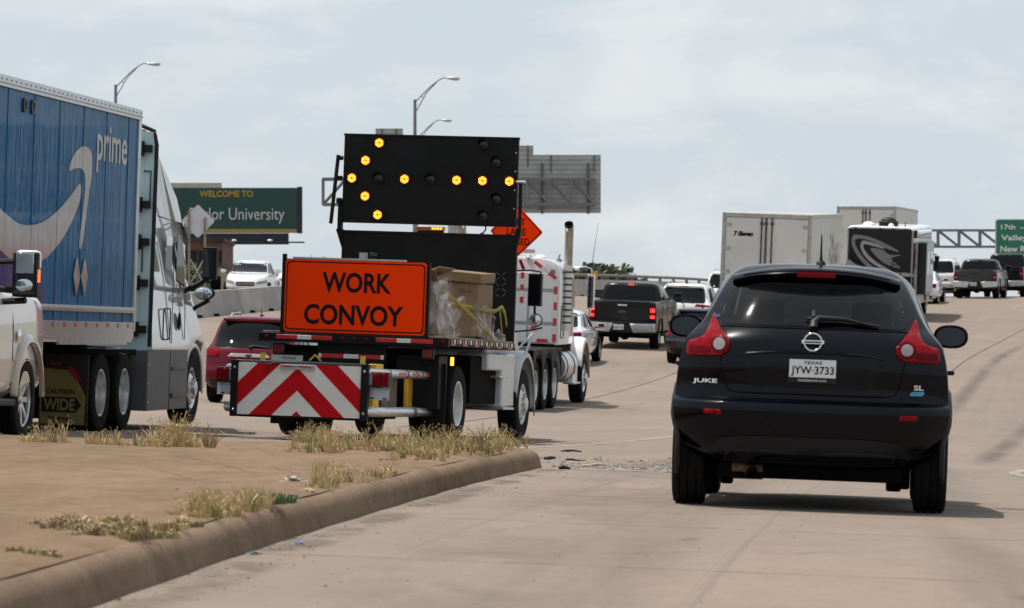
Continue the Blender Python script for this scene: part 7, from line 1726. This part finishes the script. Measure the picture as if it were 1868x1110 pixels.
def ground_at(px, py):
    lo, hi = 11.0, 80.0
    for _ in range(45):
        m_ = (lo+hi)/2; x = (px-934)/7400*m_
        if CAMZ-(py-680)/7400*m_ > med_z(x, m_): lo = m_
        else: hi = m_
    return x, m_, med_z(x, m_)
def stick(label, px, py, ln, ang, mat, r=.012, name='stick', cat='stick', group=None):
    x, y, z = ground_at(px, py); mb = MB(); a = math.radians(ang); pts = [(x+ln*(f-.5)*math.cos(a), y+ln*(f-.5)*math.sin(a), z+r*.8+.008*math.sin(f*5+px)) for f in (0, .3, .6, 1)]
    mb.tube(pts, [r, r*1.1, r*.9, r*.5], mat, 7); return tag(mb.build(name), label, cat, group)
BKM = M('black_rubber_scrap', (.02, .02, .02), .8, var=(15, .3)); TNM = M('bleached_wood', (.50, .38, .24), .8, var=(15, .25))
stick('pale wooden stick lying on top of the kerb near its end', 852, 839, .16, 5, TNM); stick('dark bent twig on the kerb just right of the pale stick', 877, 836, .12, -25, BKM, .009)
stick('long black strip of tyre on the grit past the kerb nose', 1042, 825, .26, -4, BKM, .014, 'rubber_strip', 'debris'); stick('dark stick lying crosswise in the middle of the grit', 1050, 841, .20, 3, BKM, .010); stick('tan splinter nearest the Dark crossover on the grit'.replace('Dark', 'dark'), 1085, 850, .24, 2, TNM, .010); stick('short black chunk by the corner of the kerb nose', 1003, 839, .12, 8, BKM, .02, 'rubber_strip', 'debris'); stick('dark lump of rubber below the other sticks on the grit', 1030, 857, .10, 12, BKM, .018, 'rubber_strip', 'debris')
stick('thin grey strip lying flat on the bare median', 146, 928, .13, -30, M('grey_scrap', (.16, .15, .15), .7, var=(15, .3)), .008, 'metal_strip', 'debris'); stick('small dark twig above the tawny tuft', 327, 900, .07, -10, BKM, .009)
stick('white plastic strip lying before the dense straw tuft', 563, 816, .28, -4, M('white_plastic_scrap', (.62, .62, .62), .5, var=(12, .15)), .014, 'plastic_strip', 'debris'); stick('black slab of tread lying beside the white plastic strip', 598, 817, .36, 3, BKM, .03, 'rubber_strip', 'debris')
def bag(label, px, py, s, mat, name='plastic_bag', cat='litter', seed=4):
    x, y, z = ground_at(px, py); rn = random.Random(seed); bm_ = bmesh.new(); bmesh.ops.create_icosphere(bm_, subdivisions=3, radius=1)
    for v in bm_.verts:
        d = v.co.normalized(); k = .75+.28*math.sin(d.x*5+seed)*math.cos(d.y*6)+.18*math.sin(d.z*9+d.x*7)+rn.uniform(-.08, .08); v.co = Vector((x+d.x*k*s*1.25, y+d.y*k*s, z+max(d.z*k*s*.62, -s*.02)+s*.1))
    me = bpy.data.meshes.new(name); bm_.to_mesh(me); bm_.free(); me.materials.append(mat); o = bpy.data.objects.new(name, me); COL.objects.link(o); return tag(o, label, cat)
bag('torn pale plastic bag lying on the median by the straw tuft', 534, 884, .075, M('dirty_bag_plastic', (.34, .30, .26), .45, var=(14, .5)))
bag('small crushed grey cup on the road at the foot of the kerb', 463, 1012, .028, M('crushed_cup', (.14, .17, .17), .5, var=(40, .5)), 'crushed_cup', 'litter', 9)
bag('blue and white scrap of wrapper on the road below the green weed', 545, 994, .024, M('blue_wrapper', (.12, .16, .42), .4, var=(60, .6)), 'wrapper', 'litter', 2)
bag('tiny blue bottle cap between the bag and the kerb top', 533, 906, .018, M('blue_cap', (.05, .12, .5), .4, var=(40, .2)), 'bottle_cap', 'litter', 5)
bag('tan crumpled paper beside the torn plastic bag', 563, 898, .035, M('tan_paper', (.55, .42, .24), .7, var=(20, .3)), 'crumpled_paper', 'litter', 6)
bag('pale yellow wrapper caught in the flat mat of weeds', 187, 965, .035, M('yellow_wrapper', (.62, .52, .30), .6, var=(30, .3)), 'wrapper', 'litter', 8)

# thin dark cracks and rake marks in the dry median soil
CRK = worn('soil_crack', (.075, .05, .036), .36, .60, 2.2, (1, 1, 1), .5, .8)
for pts, w in (([(255, 852), (300, 864), (350, 880)], .022), ([(385, 829), (470, 848), (560, 874)], .03), ([(430, 829), (520, 846), (600, 866)], .04), ([(320, 836), (400, 850), (480, 872)], .03), ([(500, 838), (560, 852), (620, 862)], .04), ([(60, 872), (150, 890), (230, 918)], .03), ([(20, 850), (120, 858), (200, 872)], .04)):
    P = [ground_at(*p) for p in pts]; Q = []
    for a, b in zip(P, P[1:]):
        for k in range(8): f = k/8; x = a[0]+(b[0]-a[0])*f; y = a[1]+(b[1]-a[1])*f; Q.append((x+.012*math.sin(k*2.1+a[0]*9), y))
    Q.append(P[-1][:2]); rows = []
    for x, y in Q: rows.append([(x, y-w*2.2, med_z(x, y-w*2.2)+.016), (x, y+w*2.2, med_z(x, y+w*2.2)+.016)])
    mb = MB(); mb.grid(rows, CRK); o = mb.build('soil_crack', recalc=False); ul = o.data.uv_layers.new(name='UVMap')
    for p in o.data.polygons:
        for li in p.loop_indices: ul.data[li].uv = (o.data.loops[li].vertex_index % 2, 0)
    tag(o, kind='structure')
